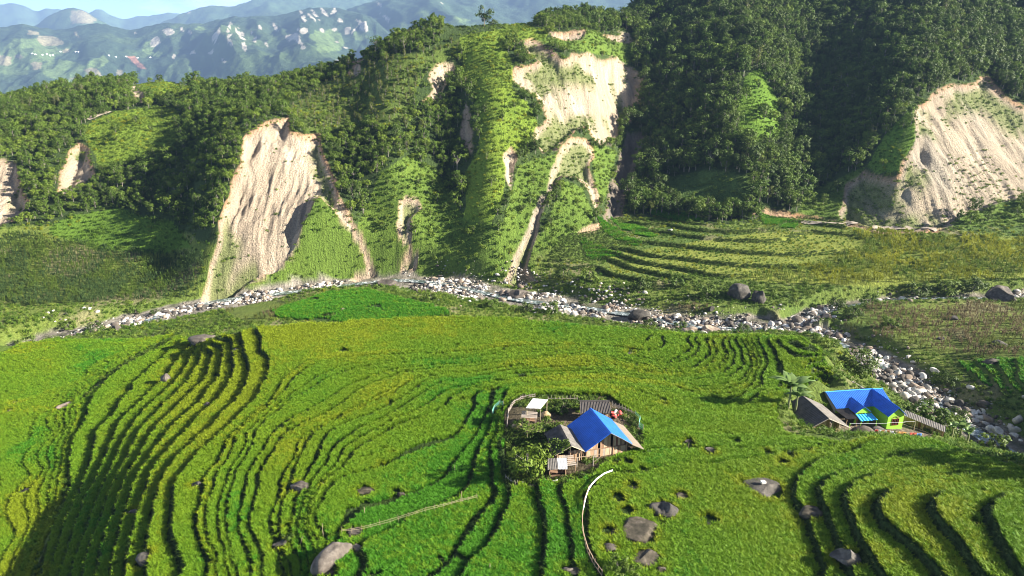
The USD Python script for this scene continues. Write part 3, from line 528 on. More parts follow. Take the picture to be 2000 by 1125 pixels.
near_patches = [(PALE, blob(60, 100, 130, 60)), (PALE, blob(130, 140, 110, 50)), (PALE, blob(20, 130, 80, 40)), (PALE, blob(300, 95, 60, 30)), (PALE, blob(390, 55, 24, 10)), (PALE, blob(640, 80, 60, 50)), (PALE, blob(705, 70, 30, 24)), (PALE, blob(625, 70, 40, 24)), (PALE, blob(190, 122, 50, 30, -.5)),
    (SAND, blob(327, 61, 24, 14, .4)), (SAND, blob(303, 83, 20, 24, -.4)), (SAND, blob(266, 68, 6, 14, .4)), (SAND, blob(421, 71, 24, 36, -.3)), (SAND, blob(411, 101, 12, 12, -.5)), (SAND, blob(447, 58, 9, 36, -.2)), (SAND, blob(450, 82, 12, 16, .3)), (SAND, blob(470, 66, 16, 34, .3)), (SAND, blob(477, 90, 10, 22, .1)), (SAND, blob(372, 65, 6, 8)), (SAND, blob(355, 57, 6, 10, .4)),
    (SAND, blob(378, 104, 12, 14)), (SAND, blob(340, 111, 9, 12)), (SAND, blob(438, 120, 8, 10, .4)), (SAND, blob(496, 72, 7, 24, .2)), (SAND, blob(508, 54, 7, 14, .4)), (SAND, blob(538, 54, 8, 20, .4)), (SAND, blob(566, 74, 34, 18)), (SAND, blob(583, 76, 16, 26, .5)), (SAND, blob(592, 92, 12, 10)), (SAND, blob(595, 62, 14, 14)), (SAND, blob(582, 58, 10, 8)), (SAND, blob(520, 90, 6, 18)),
    (SAND, blob(590, 30, 12, 24, .4)), (SAND, blob(607, 32, 8, 24, .7)), (SAND, blob(617, 30, 7, 28, .8)), (SAND, blob(633, 24, 8, 22, .7)), (SAND, blob(653, 24, 10, 16, -.5)), (SAND, blob(661, 37, 11, 10)), (SAND, blob(629, 59, 8, 10, .6)), (SAND, blob(656, 59, 14, 8, -.4)), (SAND, blob(679, 58, 12, 18, -.3)), (SAND, blob(692, 60, 6, 16, -.8)), (SAND, blob(702, 44, 12, 14, .6)), (SAND, blob(713, 53, 16, 22)), (SAND, blob(719, 73, 9, 12, -.3)), (SAND, blob(674, 86, 16, 14)), (SAND, blob(657, 82, 7, 6)), (SAND, blob(660, 120, 20, 10)), (SAND, blob(745, 90, 10, 10)),
    (TAN, blob(98, 80, 60, 22, .5)), (TAN, blob(72, 128, 26, 20)), (TAN, blob(180, 140, 32, 18, .4)), (TAN, blob(130, 99, 22, 10)), (TAN, blob(38, 112, 20, 12)), (TAN, blob(10, 118, 36, 22)), (TAN, blob(65, 65, 26, 10, .4)), (TAN, blob(235, 143, 14, 12)), (TAN, blob(150, 68, 8, 18, .6)), (TAN, blob(150, 154, 26, 5)), (RED, [(250, 111), (265, 111), (272, 120), (285, 134), (272, 133), (258, 121)])]
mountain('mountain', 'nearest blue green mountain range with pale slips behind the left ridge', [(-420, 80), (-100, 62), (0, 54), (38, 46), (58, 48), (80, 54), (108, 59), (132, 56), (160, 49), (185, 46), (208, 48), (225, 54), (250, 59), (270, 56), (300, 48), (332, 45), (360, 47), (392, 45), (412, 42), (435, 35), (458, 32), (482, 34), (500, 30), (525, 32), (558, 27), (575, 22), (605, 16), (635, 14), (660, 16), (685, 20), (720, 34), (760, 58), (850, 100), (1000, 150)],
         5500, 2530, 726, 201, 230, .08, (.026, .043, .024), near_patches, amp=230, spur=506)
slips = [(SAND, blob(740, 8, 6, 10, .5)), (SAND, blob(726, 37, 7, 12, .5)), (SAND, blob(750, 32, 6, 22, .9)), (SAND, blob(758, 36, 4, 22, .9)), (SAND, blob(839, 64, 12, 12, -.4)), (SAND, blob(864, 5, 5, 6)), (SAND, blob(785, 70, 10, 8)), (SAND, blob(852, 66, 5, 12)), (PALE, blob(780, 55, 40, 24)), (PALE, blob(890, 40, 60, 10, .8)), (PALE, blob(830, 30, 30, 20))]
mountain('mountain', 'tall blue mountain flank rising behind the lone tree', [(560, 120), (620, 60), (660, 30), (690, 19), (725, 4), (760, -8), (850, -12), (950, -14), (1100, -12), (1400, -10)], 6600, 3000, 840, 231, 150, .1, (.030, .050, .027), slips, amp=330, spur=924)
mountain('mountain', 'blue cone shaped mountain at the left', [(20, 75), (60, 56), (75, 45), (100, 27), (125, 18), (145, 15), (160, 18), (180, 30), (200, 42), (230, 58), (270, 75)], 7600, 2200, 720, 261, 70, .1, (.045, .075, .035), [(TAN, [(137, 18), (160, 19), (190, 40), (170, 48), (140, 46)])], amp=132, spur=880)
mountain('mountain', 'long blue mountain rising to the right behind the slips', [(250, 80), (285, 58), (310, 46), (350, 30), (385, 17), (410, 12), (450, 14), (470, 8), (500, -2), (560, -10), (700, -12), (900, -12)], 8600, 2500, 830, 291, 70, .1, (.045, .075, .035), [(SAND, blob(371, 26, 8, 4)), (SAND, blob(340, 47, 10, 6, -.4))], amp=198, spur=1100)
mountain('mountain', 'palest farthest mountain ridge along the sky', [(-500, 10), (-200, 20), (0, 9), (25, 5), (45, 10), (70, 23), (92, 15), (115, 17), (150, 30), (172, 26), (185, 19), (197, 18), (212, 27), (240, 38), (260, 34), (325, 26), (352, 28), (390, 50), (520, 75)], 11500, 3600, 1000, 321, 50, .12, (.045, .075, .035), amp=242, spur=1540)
# plain under the far mountains so that the land closes
pl_ = np.array([[-16000, 700, -320], [16000, 700, -320], [16000, 16000, -320], [-16000, 16000, -320]], float)
tag(obj('far_valley_floor', (pl_, np.array([[0, 1, 2, 3]])), MOUNTAIN, col=np.tile([.05, .08, .03], (4, 1))), 'far valley floor below the mountains', None, None, 'structure')

# ------------------------------------------------------------------ air
hz = trimesh.creation.box((34000, 17000, 1300)); hz.apply_translation((0, 8500 - 600, -322 + 650))
HAZE = M('haze', {'v': ('principled_volume', {'color': (.36, .54, .88), 'density': 6.0e-5, 'anisotropy': .1})}, [], volume='v.volume')
tag(obj('haze', hz, HAZE), 'blue haze over the far mountains', 'haze', None, 'stuff')
print('far', time.time() - T0)

# ------------------------------------------------------------------ plant materials and prototypes
def leaf_mat(name, a, b, tip=None, trans=.3, scale=.25, var=.35, rough=.6):
    nodes = {'o': ('object_info', {}), 'g': ('geometry', {}), 'n': ('noise_texture', {'scale': scale, 'detail': 3.0}),
             'add': ('math', {'math_type': 'multiply_add', 'value2': .55, 'value3': -.02}), 'add2': ('math', {'math_type': 'multiply_add', 'value2': .62, 'use_clamp': True}),
             'mix': ('mix_color', {'a': a, 'b': b}), 'isl': ('map_range', {'from_min': 0.0, 'from_max': 1.0, 'to_min': 1 - var, 'to_max': 1 + var}),
             'mul': ('mix_color', {'blend_type': 'multiply', 'fac': 1.0}), 'p': ('principled_bsdf', {'roughness': rough, 'specular_ior_level': .25}), 't': ('translucent_bsdf', {}), 'm': ('mix_closure', {'fac': trans})}
    links = [('g.position', 'n.vector'), ('o.random', 'add.value1'), ('n.fac', 'add2.value1'), ('add.value', 'add2.value3'), ('add2.value', 'mix.fac'), ('g.random_per_island', 'isl.value'),
             ('mix.result', 'mul.a'), ('isl.result', 'mul.b'), ('p.BSDF', 'm.closure1'), ('t.BSDF', 'm.closure2')]
    out = 'mul.result'
    if tip:
        nodes['tc'] = ('texture_coordinate', {}); nodes['sx'] = ('separate_xyz', {}); nodes['zr'] = ('map_range', {'from_min': tip[1], 'from_max': tip[2], 'to_min': 0.0, 'to_max': tip[3], 'clamp': True})
        nodes['tm'] = ('mix_color', {'b': tip[0]})
        links += [('tc.object', 'sx.vector'), ('sx.z', 'zr.value'), ('zr.result', 'tm.fac'), ('mul.result', 'tm.a')]; out = 'tm.result'
    links += [(out, 'p.base_color'), (out, 't.color')]
    return M(name, nodes, links, surface='m.closure')
LEAF_DARK = leaf_mat('leaf_dark', (.046, .092, .013), (.110, .165, .024))
LEAF_MID = leaf_mat('leaf_mid', (.070, .145, .016), (.160, .235, .028))
LEAF_LIGHT = leaf_mat('leaf_light', (.125, .225, .02), (.24, .32, .035))
LEAF_YELLOW = leaf_mat('leaf_yellow', (.19, .255, .010), (.34, .36, .015))
LEAF_BAMBOO = leaf_mat('leaf_bamboo', (.10, .145, .022), (.20, .225, .04))
LEAF_DRY = leaf_mat('leaf_dry', (.15, .115, .06), (.30, .24, .12))
LEAF_GRASS = leaf_mat('leaf_grass', (.068, .16, .012), (.14, .24, .016))
LEAF_MAIZE = leaf_mat('leaf_maize', (.05, .105, .03), (.11, .18, .04))
LEAF_RIPE = leaf_mat('leaf_ripe', (.30, .37, .02), (.50, .50, .04))
RICE = [leaf_mat(f'rice_{n}', a, b, tip=(t, .36, .78, .55), trans=.28, scale=.16, var=.16) for n, a, b, t in (
    ('deep', (0.048, 0.202, 0.007), (0.079, 0.258, 0.009), (0.125, 0.327, 0.011)), ('green', (0.100, 0.241, 0.007), (0.154, 0.296, 0.009), (0.225, 0.353, 0.013)),
    ('turning', (0.128, 0.246, .006), (0.178, 0.294, .008), (0.233, 0.353, 0.011)), ('ripe', (0.185, 0.272, .006), (0.245, 0.317, .008), (0.345, 0.392, .014)))]
BARK = M('bark', {'g': ('geometry', {}), 'n': ('noise_texture', {'scale': 5.0, 'detail': 4.0}), 'r': ('rgb_ramp', {'ramp': [(.3, (.10, .085, .065)), (.7, (.27, .24, .20))]}), 'p': ('principled_bsdf', {'roughness': .9})}, [('g.position', 'n.vector'), ('n.fac', 'r.fac'), ('r.color', 'p.base_color')], surface='p.BSDF')

def quads_mesh(c, n, s, rng, asp=1.0, bend=.0):
    """Leaf faces at c, facing about n, of size s, each with its own island."""
    N = len(c); n = n / (np.linalg.norm(n, axis=1, keepdims=True) + 1e-9)
    t = np.cross(n, rng.normal(size=(N, 3))); t /= np.linalg.norm(t, axis=1, keepdims=True) + 1e-9
    b = np.cross(n, t); s = np.broadcast_to(s, (N,))[:, None]
    v = np.stack([c - t * s * .5 * asp, c - b * s * .32, c + t * s * .5 * asp, c + b * s * .32], 1).reshape(-1, 3)
    return v, np.arange(4 * N).reshape(N, 4)
def tube(points, radii, sides=6):
    p = np.asarray(points, float); radii = np.broadcast_to(radii, (len(p),))
    t = np.gradient(p, axis=0); t /= np.linalg.norm(t, axis=1, keepdims=True) + 1e-12
    a = np.cross(t, np.where(np.abs(t[:, 2:]) < .9, [0, 0, 1.], [1., 0, 0])); a /= np.linalg.norm(a, axis=1, keepdims=True) + 1e-12
    b = np.cross(t, a); g = np.arange(sides) * 2 * np.pi / sides
    v = (p[:, None] + radii[:, None, None] * (np.cos(g)[None, :, None] * a[:, None] + np.sin(g)[None, :, None] * b[:, None])).reshape(-1, 3)
    i, j = np.meshgrid(np.arange(len(p) - 1), np.arange(sides), indexing='ij')
    f = np.stack([i * sides + j, i * sides + (j + 1) % sides, (i + 1) * sides + (j + 1) % sides, (i + 1) * sides + j], -1).reshape(-1, 4)
    n0 = len(v); v = np.vstack([v, p[0], p[-1]]); k = np.arange(sides)
    caps = np.vstack([np.stack([(k + 1) % sides, k, np.full(sides, n0), np.full(sides, n0)], 1), np.stack([(len(p) - 1) * sides + k, (len(p) - 1) * sides + (k + 1) % sides, np.full(sides, n0 + 1), np.full(sides, n0 + 1)], 1)])
    f3 = np.vstack([f[:, [0, 1, 2]], f[:, [0, 2, 3]], caps[:, :3]])
    return v, f3
def cat(parts):
    vs, fs, o = [], [], 0
    for v, f in parts:
        f = np.asarray(f)
        if f.shape[1] == 4: f = np.vstack([f[:, [0, 1, 2]], f[:, [0, 2, 3]]])
        vs.append(np.asarray(v, float)); fs.append(f + o); o += len(v)
    return np.vstack(vs), np.vstack(fs)
def tree_mesh(seed, h=6.5, r=2.6, base=.28, n_cl=26, n_leaf=30, leaf=.46, shape='round', lean=.1):
    rng = np.random.default_rng(seed)
    trunk_top = np.array([rng.normal(0, lean * r), rng.normal(0, lean * r), h * .78])
    tr = [tube(np.array([[0, 0, -.4], trunk_top * [.3, .3, .35], trunk_top * [.7, .7, .7], trunk_top]), np.array([.16, .12, .08, .035]) * h / 6.5)]
    cc = []
    for k in range(n_cl):
        u = rng.uniform(-1, 1, 3)
        while (u ** 2).sum() > 1 or (u ** 2).sum() < .12: u = rng.uniform(-1, 1, 3)
        f = u / np.linalg.norm(u) * rng.uniform(.55, 1.0)
        zz = base * h + (f[2] * .5 + .5) * (1 - base) * h * .93
        q = (zz / h - base) / (1 - base)
        wid = {'round': 1.0, 'cone': 1.15 - .95 * q, 'plume': .55 + .5 * math.sin(q * 3), 'flat': .6 + .55 * q}[shape]
        cc.append([f[0] * r * wid, f[1] * r * wid, zz])
    cc = np.array(cc) + np.array([trunk_top[0], trunk_top[1], 0]) * .8
    for c in cc[:: max(1, n_cl // 9)]:
        s = trunk_top * min(.9, max(.3, c[2] / h * .75)); tr.append(tube(np.array([s, (s + c) / 2 + [0, 0, -.1], c]), np.array([.05, .035, .015]) * h / 6.5, 4))
    ctr = np.array([0, 0, h * (.45 + base / 2)])
    cr = np.repeat(cc, n_leaf, 0); csz = np.repeat(rng.uniform(.55, 1.15, n_cl), n_leaf)[:, None]
    off = rng.normal(size=cr.shape); off /= np.linalg.norm(off, axis=1, keepdims=True)
    off *= rng.uniform(.3, 1, (len(off), 1)) ** .5 * csz * r * .36 * [1, 1, .8]
    P = cr + off
    n = off / (r * .36) + .5 * (P - ctr) / r + rng.normal(0, .45, P.shape) + [0, 0, .5]
    return cat(tr), quads_mesh(P, n, leaf * rng.uniform(.7, 1.3, len(P)), rng, 1.25)
def bush_mesh(seed, r=1.0, h=1.1, n=150, leaf=.3, up=.3):
    rng = np.random.default_rng(seed)
    d = rng.normal(size=(n, 3)); d[:, 2] = np.abs(d[:, 2]); d /= np.linalg.norm(d, axis=1, keepdims=True)
    lob = 1 + .28 * np.sin(3 * np.arctan2(d[:, 1], d[:, 0]) + seed) + .18 * np.sin(7 * d[:, 2] + 5 * d[:, 0] + seed)
    P = d * (rng.uniform(.55, 1, (n, 1)) * lob[:, None]) * [r, r, h]
    return quads_mesh(P, d + rng.normal(0, .5, d.shape) + [0, 0, up], leaf * rng.uniform(.6, 1.35, n), rng, 1.2)
def blades_mesh(seed, n, length, spread, w, base_r, bend=.5, nod=0.0):
    rng = np.random.default_rng(seed); vs, fs = [], []
    for k in range(n):
        a = rng.uniform(0, 2 * np.pi); br = base_r * math.sqrt(rng.uniform()); ba = rng.uniform(0, 2 * np.pi)
        L = length * rng.uniform(.7, 1.1); s = spread * rng.uniform(.3, 1.2)
        o = np.array([br * math.cos(ba), br * math.sin(ba), -.05]); d = np.array([math.cos(a), math.sin(a), 0]); side = np.array([-d[1], d[0], 0])
        p1 = o + d * s * .35 * L + [0, 0, .62 * L]; p2 = o + d * s * L * (.35 + .65 * bend * 2) + [0, 0, (1.0 - nod * rng.uniform(.4, 1)) * L]
        k0 = len(vs) * 1; vs += [o - side * w * .4, o + side * w * .4, p1 - side * w * .6, p1 + side * w * .6, p2]
        fs += [[k0, k0 + 1, k0 + 3], [k0, k0 + 3, k0 + 2], [k0 + 2, k0 + 3, k0 + 4]]
    return np.array(vs), np.array(fs)

def instancer(name, label, cat_, protos, pts, which, yaw, scale, tilt=None):
    """One uncountable mass of plants or stones: a PointInstancer. protos: lists of (part name, mesh, material)."""
    if not len(pts): return
    path = numbered('/World', name)
    pi = UsdGeom.PointInstancer.Define(stage, path)
    rel = pi.CreatePrototypesRel()
    for k, parts in enumerate(protos):
        px = UsdGeom.Xform.Define(stage, f'{path}/kind_{k:03d}')
        for nm, mesh, mat in parts:
            usdkit.mesh(stage, f'{px.GetPath()}/{nm}', mesh, mat, nm == 'stone')
        rel.AddTarget(px.GetPath())
    pi.CreatePositionsAttr(Vt.Vec3fArray.FromNumpy(np.asarray(pts, np.float32)))
    pi.CreateProtoIndicesAttr(Vt.IntArray.FromNumpy(np.asarray(which, np.int32)))
    yaw = np.asarray(yaw, float); q = np.zeros((len(pts), 4), np.float32); q[:, 2] = np.sin(yaw / 2); q[:, 3] = np.cos(yaw / 2)
    if tilt is not None:                                # small lean about a level axis, after the turn
        tx, ty = tilt[:, 0] / 2, tilt[:, 1] / 2
        qx = np.stack([np.sin(tx), np.zeros_like(tx), np.zeros_like(tx), np.cos(tx)], 1)
        w1, w2 = qx[:, 3], q[:, 3]
        q = np.stack([qx[:, 0] * w2, -qx[:, 0] * q[:, 2], w1 * q[:, 2], w1 * w2], 1).astype(np.float32)
    pi.CreateOrientationsAttr(Vt.QuathArray([Gf.Quath(float(a[3]), float(a[0]), float(a[1]), float(a[2])) for a in q]))
    s = np.asarray(scale, np.float32); s = np.repeat(s[:, None], 3, 1) if s.ndim == 1 else s
    pi.CreateScalesAttr(Vt.Vec3fArray.FromNumpy(s))
    tag(pi, label, cat_, None, 'stuff')

def jitter(x0, x1, y0, y1, s, rng, amp=.9):
    X, Y = np.meshgrid(np.arange(x0, x1, s), np.arange(y0, y1, s)); X[1::2] += s / 2
    return X.ravel() + rng.uniform(-amp / 2, amp / 2, X.size) * s, Y.ravel() + rng.uniform(-amp / 2, amp / 2, X.size) * s
def in_view(x, y, z, margin=120, top=2.0):
    u, v = PIX(np.stack([x, y, z], -1)); return (u > -margin) & (u < 2000 + margin) & (v < 1125 + margin * 1.3) & (y > 10)
def ground_at(x, y):
    return float(terrain(np.array([x]), np.array([y]))['z'][0])

# ------------------------------------------------------------------ rice
ROCKS = [  # picture position of the middle, width, height in picture points, ground level, label
    (640, 1072, 74, 78, -.8, 'tall pale grey boulder where the bamboo fence ends'), (690, 1030, 40, 22, -.1, 'small rounded boulder touching the tall boulder and the fence'), (693, 1060, 26, 16, 0, 'flat tan stone at the right foot of the tall boulder'),
    (1300, 992, 62, 42, 2.05, 'ridged dark pointed boulder in the rice below the wooden house'), (1331, 970, 34, 16, 2.05, 'low grey boulder just behind the ridged pointed boulder'), (1245, 1038, 92, 34, 2.05, 'long flat mossy boulder lying in the rice'), (1265, 1090, 60, 34, 2.1, 'cracked round grey boulder below the long flat boulder'), (1292, 1113, 22, 20, 2.1, 'small dark rock at the bottom beside the cracked boulder'),
    (1500, 952, 76, 34, 2.1, 'broad dark boulder with a small white block on top'), (1240, 955, 20, 11, 2.0, 'small grey rock in a pit behind the long flat boulder'), (1587, 1008, 46, 26, 2.2, 'mossy rock sunk in a dark pit in the right rice'), (1657, 1105, 56, 42, 2.3, 'dark mound shaped boulder at the bottom right'),
    (1192, 1072, 34, 22, 2.0, 'shaded grey boulder beside the bend of the white pipe'), (712, 953, 42, 16, -.6, 'low grey boulder in a yellow rimmed pit'), (781, 957, 20, 18, -.4, 'round brown rock in a pit beside the low grey boulder'), (580, 940, 42, 32, -1.5, 'slanting boulder among the left terraces'), (630, 937, 9, 9, -.8, 'tiny pale stone on the terrace edge'),
    (545, 1066, 32, 26, -2.6, 'dark brown rock among the lower left terraces'), (1346, 860, 18, 9, 1.5, 'small pale stone in a pit right of the wooden house'), (1390, 881, 22, 8, 1.6, 'flat stone in a narrow pit right of the wooden house'), (1384, 1025, 16, 10, 2.1, 'small pinkish stone in a dark hole'), (1232, 687, 22, 8, -3.0, 'small dark boulder alone in the far yellow rice'),
    (318, 720, 24, 28, -9.2, 'upright pale boulder high on the stepped slope'), (385, 642, 56, 32, -8, 'big double grey boulder at the top corner of the stepped slope'), (458, 668, 20, 15, -4.2, 'grey boulder right of the corner boulder'), (125, 799, 38, 13, -15.8, 'flat brown boulder in the low left field'), (403, 785, 16, 16, -6.4, 'pale stone between the upper steps'), (516, 791, 18, 6, -3.1, 'thin flat stone on a terrace edge'),
    (259, 1006, 20, 17, -7.3, 'pale stone in the middle of the stepped slope'), (383, 948, 22, 18, -4.0, 'dark stone in a gap of the stepped slope'), (1040, 945, 30, 15, .9, 'flat tan stone at the lower edge of the yard'), (1083, 944, 15, 15, 1.0, 'round stone below the small hut'), (1005, 948, 22, 10, .6, 'stone at the lower left corner of the yard'), (1108, 1113, 24, 22, 1.3, 'round stone at the foot of the path'), (47, 963, 24, 8, -15.5, 'small flat stone in the yellow low field'), (28, 785, 14, 10, -16.1, 'small stone at the left edge of the low field'), (1125, 1122, 30, 14, 1.4, 'dark stone beside the path at the bottom'), (645, 1112, 22, 8, -.6, 'pale flat stone under the tall boulder'), (18, 802, 14, 8, -16.1, 'tan patch stone at the far left'), (488, 1112, 20, 8, -2.4, 'low stone in the dark lower left terrace'), (280, 1090, 40, 26, -5.2, 'dark stone at the bottom of the stepped slope')]
PITS = [(1345, 858, 15), (1388, 879, 14), (1237, 953, 14), (1228, 900, 12), (1255, 914, 8), (1232, 923, 9), (1205, 900, 9), (1210, 975, 14), (1225, 1000, 14), (1385, 1018, 17), (1110, 672, 6), (1232, 686, 13), (1297, 800, 8), (665, 797, 10), (1030, 960, 0), (745, 642, 5), (800, 636, 7), (808, 660, 7), (886, 655, 5), (915, 694, 5), (960, 985, 8), (775, 955, 9), (1452, 945, 8), (620, 1090, 10), (1545, 892, 10), (1530, 905, 12), (1575, 880, 8), (1500, 880, 8), (1190, 1040, 14), (560, 1010, 8), (770, 878, 6), (745, 902, 5), (960, 760, 8), (905, 775, 10), (120, 700, 4), (45, 958, 5), (530, 660, 5), (1440, 1100, 0)]
rock_w = []
for u_, v_, w_, h_, z_, lb_ in ROCKS:
    p = PZ(u_, v_ + h_ * .25, z_); d = np.hypot(p[1], CAM_H - p[2]); rock_w.append((p[0], p[1], w_ * d / FPX * .5))
pit_w = [(*PZ(u_, v_ + 3, 2.0 if u_ > 1160 and v_ > 850 else -3.7 if v_ < 710 else -.8)[:2], r_ * .085) for u_, v_, r_ in PITS if r_]
hole = np.array([(x, y, r * .86 + .06) for x, y, r in rock_w] + [(x, y, r * .85) for x, y, r in pit_w]); hole_tree = cKDTree(hole[:, :2])
ypts = np.array([(560, 660, .95), (700, 660, .95), (850, 650, .9), (620, 690, .9), (720, 700, .6), (830, 690, .3), (900, 700, .35), (980, 680, .75), (1100, 700, .75), (1180, 660, .3), (1080, 645, .15), (1250, 655, .25), (1000, 650, .55), (1250, 720, .6), (1150, 750, .65), (1350, 690, .55), (1450, 690, .45), (1550, 700, .45), (1600, 720, .5), (620, 725, .35), (560, 760, .6), (700, 750, .55), (600, 820, .65), (760, 790, .6), (800, 830, .35), (900, 800, .12), (870, 860, .12), (960, 745, .2), (940, 890, .05), (700, 900, .3), (760, 940, .08), (620, 1000, .25), (800, 1050, .05), (900, 1090, .15), (720, 1080, .05), (520, 950, .45), (540, 850, .6), (450, 750, .8), (420, 690, .8), (480, 680, .75), (380, 800, .65), (300, 850, .6), (420, 900, .6), (480, 1000, .2), (350, 1000, .5), (250, 950, .5), (200, 1050, .3), (150, 1000, .4), (450, 1100, .4), (300, 1100, .35), (350, 720, .85), (250, 780, .7), (180, 860, .65), (1020, 1000, .22), (1075, 1050, .18), (1125, 1050, .15), (1200, 950, .3), (1280, 900, .15), (1250, 1010, .25), (1350, 900, .35), (1450, 900, .35), (1450, 1000, .55), (1350, 1080, .15), (1500, 1080, .35), (1560, 960, .45), (1650, 900, .4), (1750, 870, .45), (1880, 890, .45), (1700, 980, .55), (1800, 1000, .5), (1950, 1050, .4), (1600, 1100, .45), (1350, 800, .4), (1430, 830, .5), (1300, 840, .45), (1500, 830, .55), (1480, 780, .35), (0, 720, .6), (100, 720, .65), (60, 690, .55), (200, 680, .15), (160, 710, .25), (60, 760, .4), (130, 770, .3), (40, 800, .45), (100, 830, .6), (40, 860, .3), (90, 890, .1), (30, 900, .35), (60, 960, .85), (30, 1020, .9), (90, 1000, .85), (30, 1100, .8), (20, 1060, .45), (0, 650, .4)], float)
yel_rbf = RBFInterpolator(ypts[:, :2], ypts[:, 2], kernel='linear', neighbors=12)
rng = np.random.default_rng(21)
rice_pts, rice_sc, rice_yel = [], [], []
for y0, y1, s, sc in ((48, 88, .28, .95), (88, 112, .33, 1.02), (112, 138, .40, 1.12), (138, 172, .48, 1.25)):
    x, y = jitter(-125, 104, y0 - 3, y1, s, rng)
    r = np.hypot(x, y); zb = base_z(x, y); m = (y >= y0) & (y < y1) & in_view(x, y, zb, 230)
    x, y = x[m], y[m]
    m = inside(PLATEAU, x, y) | inside(LOWFIELD, x, y); m &= ~inside(shapely.Polygon(YARD).buffer(.15), x, y)
    x, y = x[m], y[m]
    t = terrain(x, y, False); m = (t['bank'] > np.where(t['pl'], np.clip(.235 * t['wid'], .13, .50), .15)) & (t['pl'] | t['lo']); x, y, z = x[m], y[m], t['z'][m]; lowf = t['lo'][m]; bk = t['bank'][m]
    d, i = hole_tree.query(np.stack([x, y], -1)); m = d > hole[i, 2] * rng.uniform(.8, 1.05, len(x))
    m &= ~((bk > .25) & (fbm2(x, y, 1.6, 2, 300) < .17))
    x, y, z, lowf, bk = x[m], y[m], z[m], lowf[m], bk[m]
    u, v = PIX(np.stack([x, y, z], -1))
    yl = yel_rbf(np.c_[np.clip(u, -50, 2050), np.clip(v, 630, 1130)])
    cell = np.sin(np.round(z, 1) * 57.3 + np.floor(fbm2(x, y, 22, 2, 303) * 7) * 12.9) * .5       # plots differ
    yl = yl + .07 + .27 * cell + .34 * (fbm2(x, y, 2.2, 3, 301) - .5) + .30 * (fbm2(x, y, 9, 3, 302) - .5) + np.where(bk < .35, .10, 0)
    dd = np.maximum(d[m] - hole[i[m], 2], 0); yl = yl + .4 * np.exp(-dd / .5)
    rice_pts.append(np.stack([x, y, z], -1)); rice_sc.append(sc * rng.uniform(.85, 1.15, len(x)) * np.where(lowf, .9, 1.0)); rice_yel.append(yl)
rice_pts, rice_sc, rice_yel = np.vstack(rice_pts), np.concatenate(rice_sc), np.concatenate(rice_yel)
q = np.clip((rice_yel * 4 + rng.uniform(-.45, .45, len(rice_yel))).astype(int), 0, 3)
rice_meshes = [blades_mesh(40 + k, 22, .80, .50, .055, .18, .55, .30) for k in range(3)]
rice_protos = [[('rice_plant', rice_meshes[k % 3], RICE[k // 3])] for k in range(12)]
ru, rv = PIX(rice_pts)
lowr = rice_pts[:, 2] < -14.0
slope = ~lowr & (rice_pts[:, 2] < -3.0) & (ru < 540)
far_ = ~lowr & ~slope & (rice_pts[:, 1] > 96) & (ru < 1330)
right = ~lowr & ~slope & ~far_ & (ru > 1330)
mid = ~(lowr | slope | far_ | right)
for nm, m, lb in (('rice_crop', slope, 'yellow green rice on the narrow steps of the left slope'), ('rice_crop', far_, 'ripening rice on the broad flat far side of the plateau'), ('rice_crop', mid, 'deep green rice around and below the wooden house'), ('rice_crop', right, 'green rice on the curved terraces at the right'), ('rice_crop', lowr, 'pale rice on the low flat fields at the far left')):
    n = int(m.sum()); instancer(nm, lb, 'rice', rice_protos, rice_pts[m], q[m] * 3 + rng.integers(0, 3, n), rng.uniform(0, 6.28, n), rice_sc[m], rng.normal(0, .10, (n, 2)))
print('rice', len(rice_pts), time.time() - T0)
# weeds on the banks between the rice terraces
x, y = jitter(-125, 104, 48, 165, .42, rng); zb = base_z(x, y); m = in_view(x, y, zb, 230); x, y = x[m], y[m]
m = inside(PLATEAU, x, y) & ~inside(YARD, x, y); x, y = x[m], y[m]
t = terrain(x, y, False); m = (t['bank'] < np.clip(.2 * t['wid'], .1, .42)) & (t['wid'] > .8) & (fbm2(x, y, 4, 2, 305) > .3); x, y, z = x[m], y[m], t['z'][m]; n = len(x)
WEED = leaf_mat('leaf_weed', (.030, .070, .010), (.075, .125, .018), trans=.2, var=.3)
weeds = [blades_mesh(260 + k, 16, .42, .9, .06, .20, .6, .3) for k in range(3)]
instancer('bank_weeds', 'short dark weeds on the banks between the rice terraces', 'weeds', [[('grass_blades', g, WEED)] for g in weeds], np.stack([x, y, z - .03], -1), rng.integers(0, 3, n), rng.uniform(0, 6.28, n), rng.uniform(.6, 1.2, n))
# small bright rice on the terraces beyond the plateau and across the stream
def patch_points(poly_w, s, seed):
    P = shapely.Polygon(poly_w).buffer(0); b = P.bounds; r = np.random.default_rng(seed); x, y = jitter(b[0], b[2], b[1], b[3], s, r); m = shapely.contains_xy(P, x, y); return x[m], y[m], r
x, y, r = patch_points(FARTERR, .55, 5); t = terrain(x, y, False); m = (t['bank'] > .45) & t['ft'] & (fbm2(x, y, 4, 2, 310) > .28); n = int(m.sum())
instancer('rice_crop', 'bright green rice on the small steps between the plateau and the stream', 'rice', rice_protos, np.stack([x, y, t['z']], -1)[m], np.clip(r.normal(.5, .5, n), 0, 2).astype(int) * 3 + r.integers(0, 3, n), r.uniform(0, 6.28, n), r.uniform(1.0, 1.3, n))
px_, sx_ = [], []
for k, s_ in enumerate(STRIPS):
    w = outline([(u_, v_, -8.8 + (465 - v_) * .045) for u_, v_ in s_]); x, y, r = patch_points(w, .5, 60 + k); t = terrain(x, y, False); px_.append(np.stack([x, y, t['z']], -1))
x, y, r = patch_points(RTERR2, .6, 67); t = terrain(x, y, False); m = t['bank'] > .3; px_.append(np.stack([x, y, t['z']], -1)[m])
P_ = np.vstack(px_); n = len(P_)
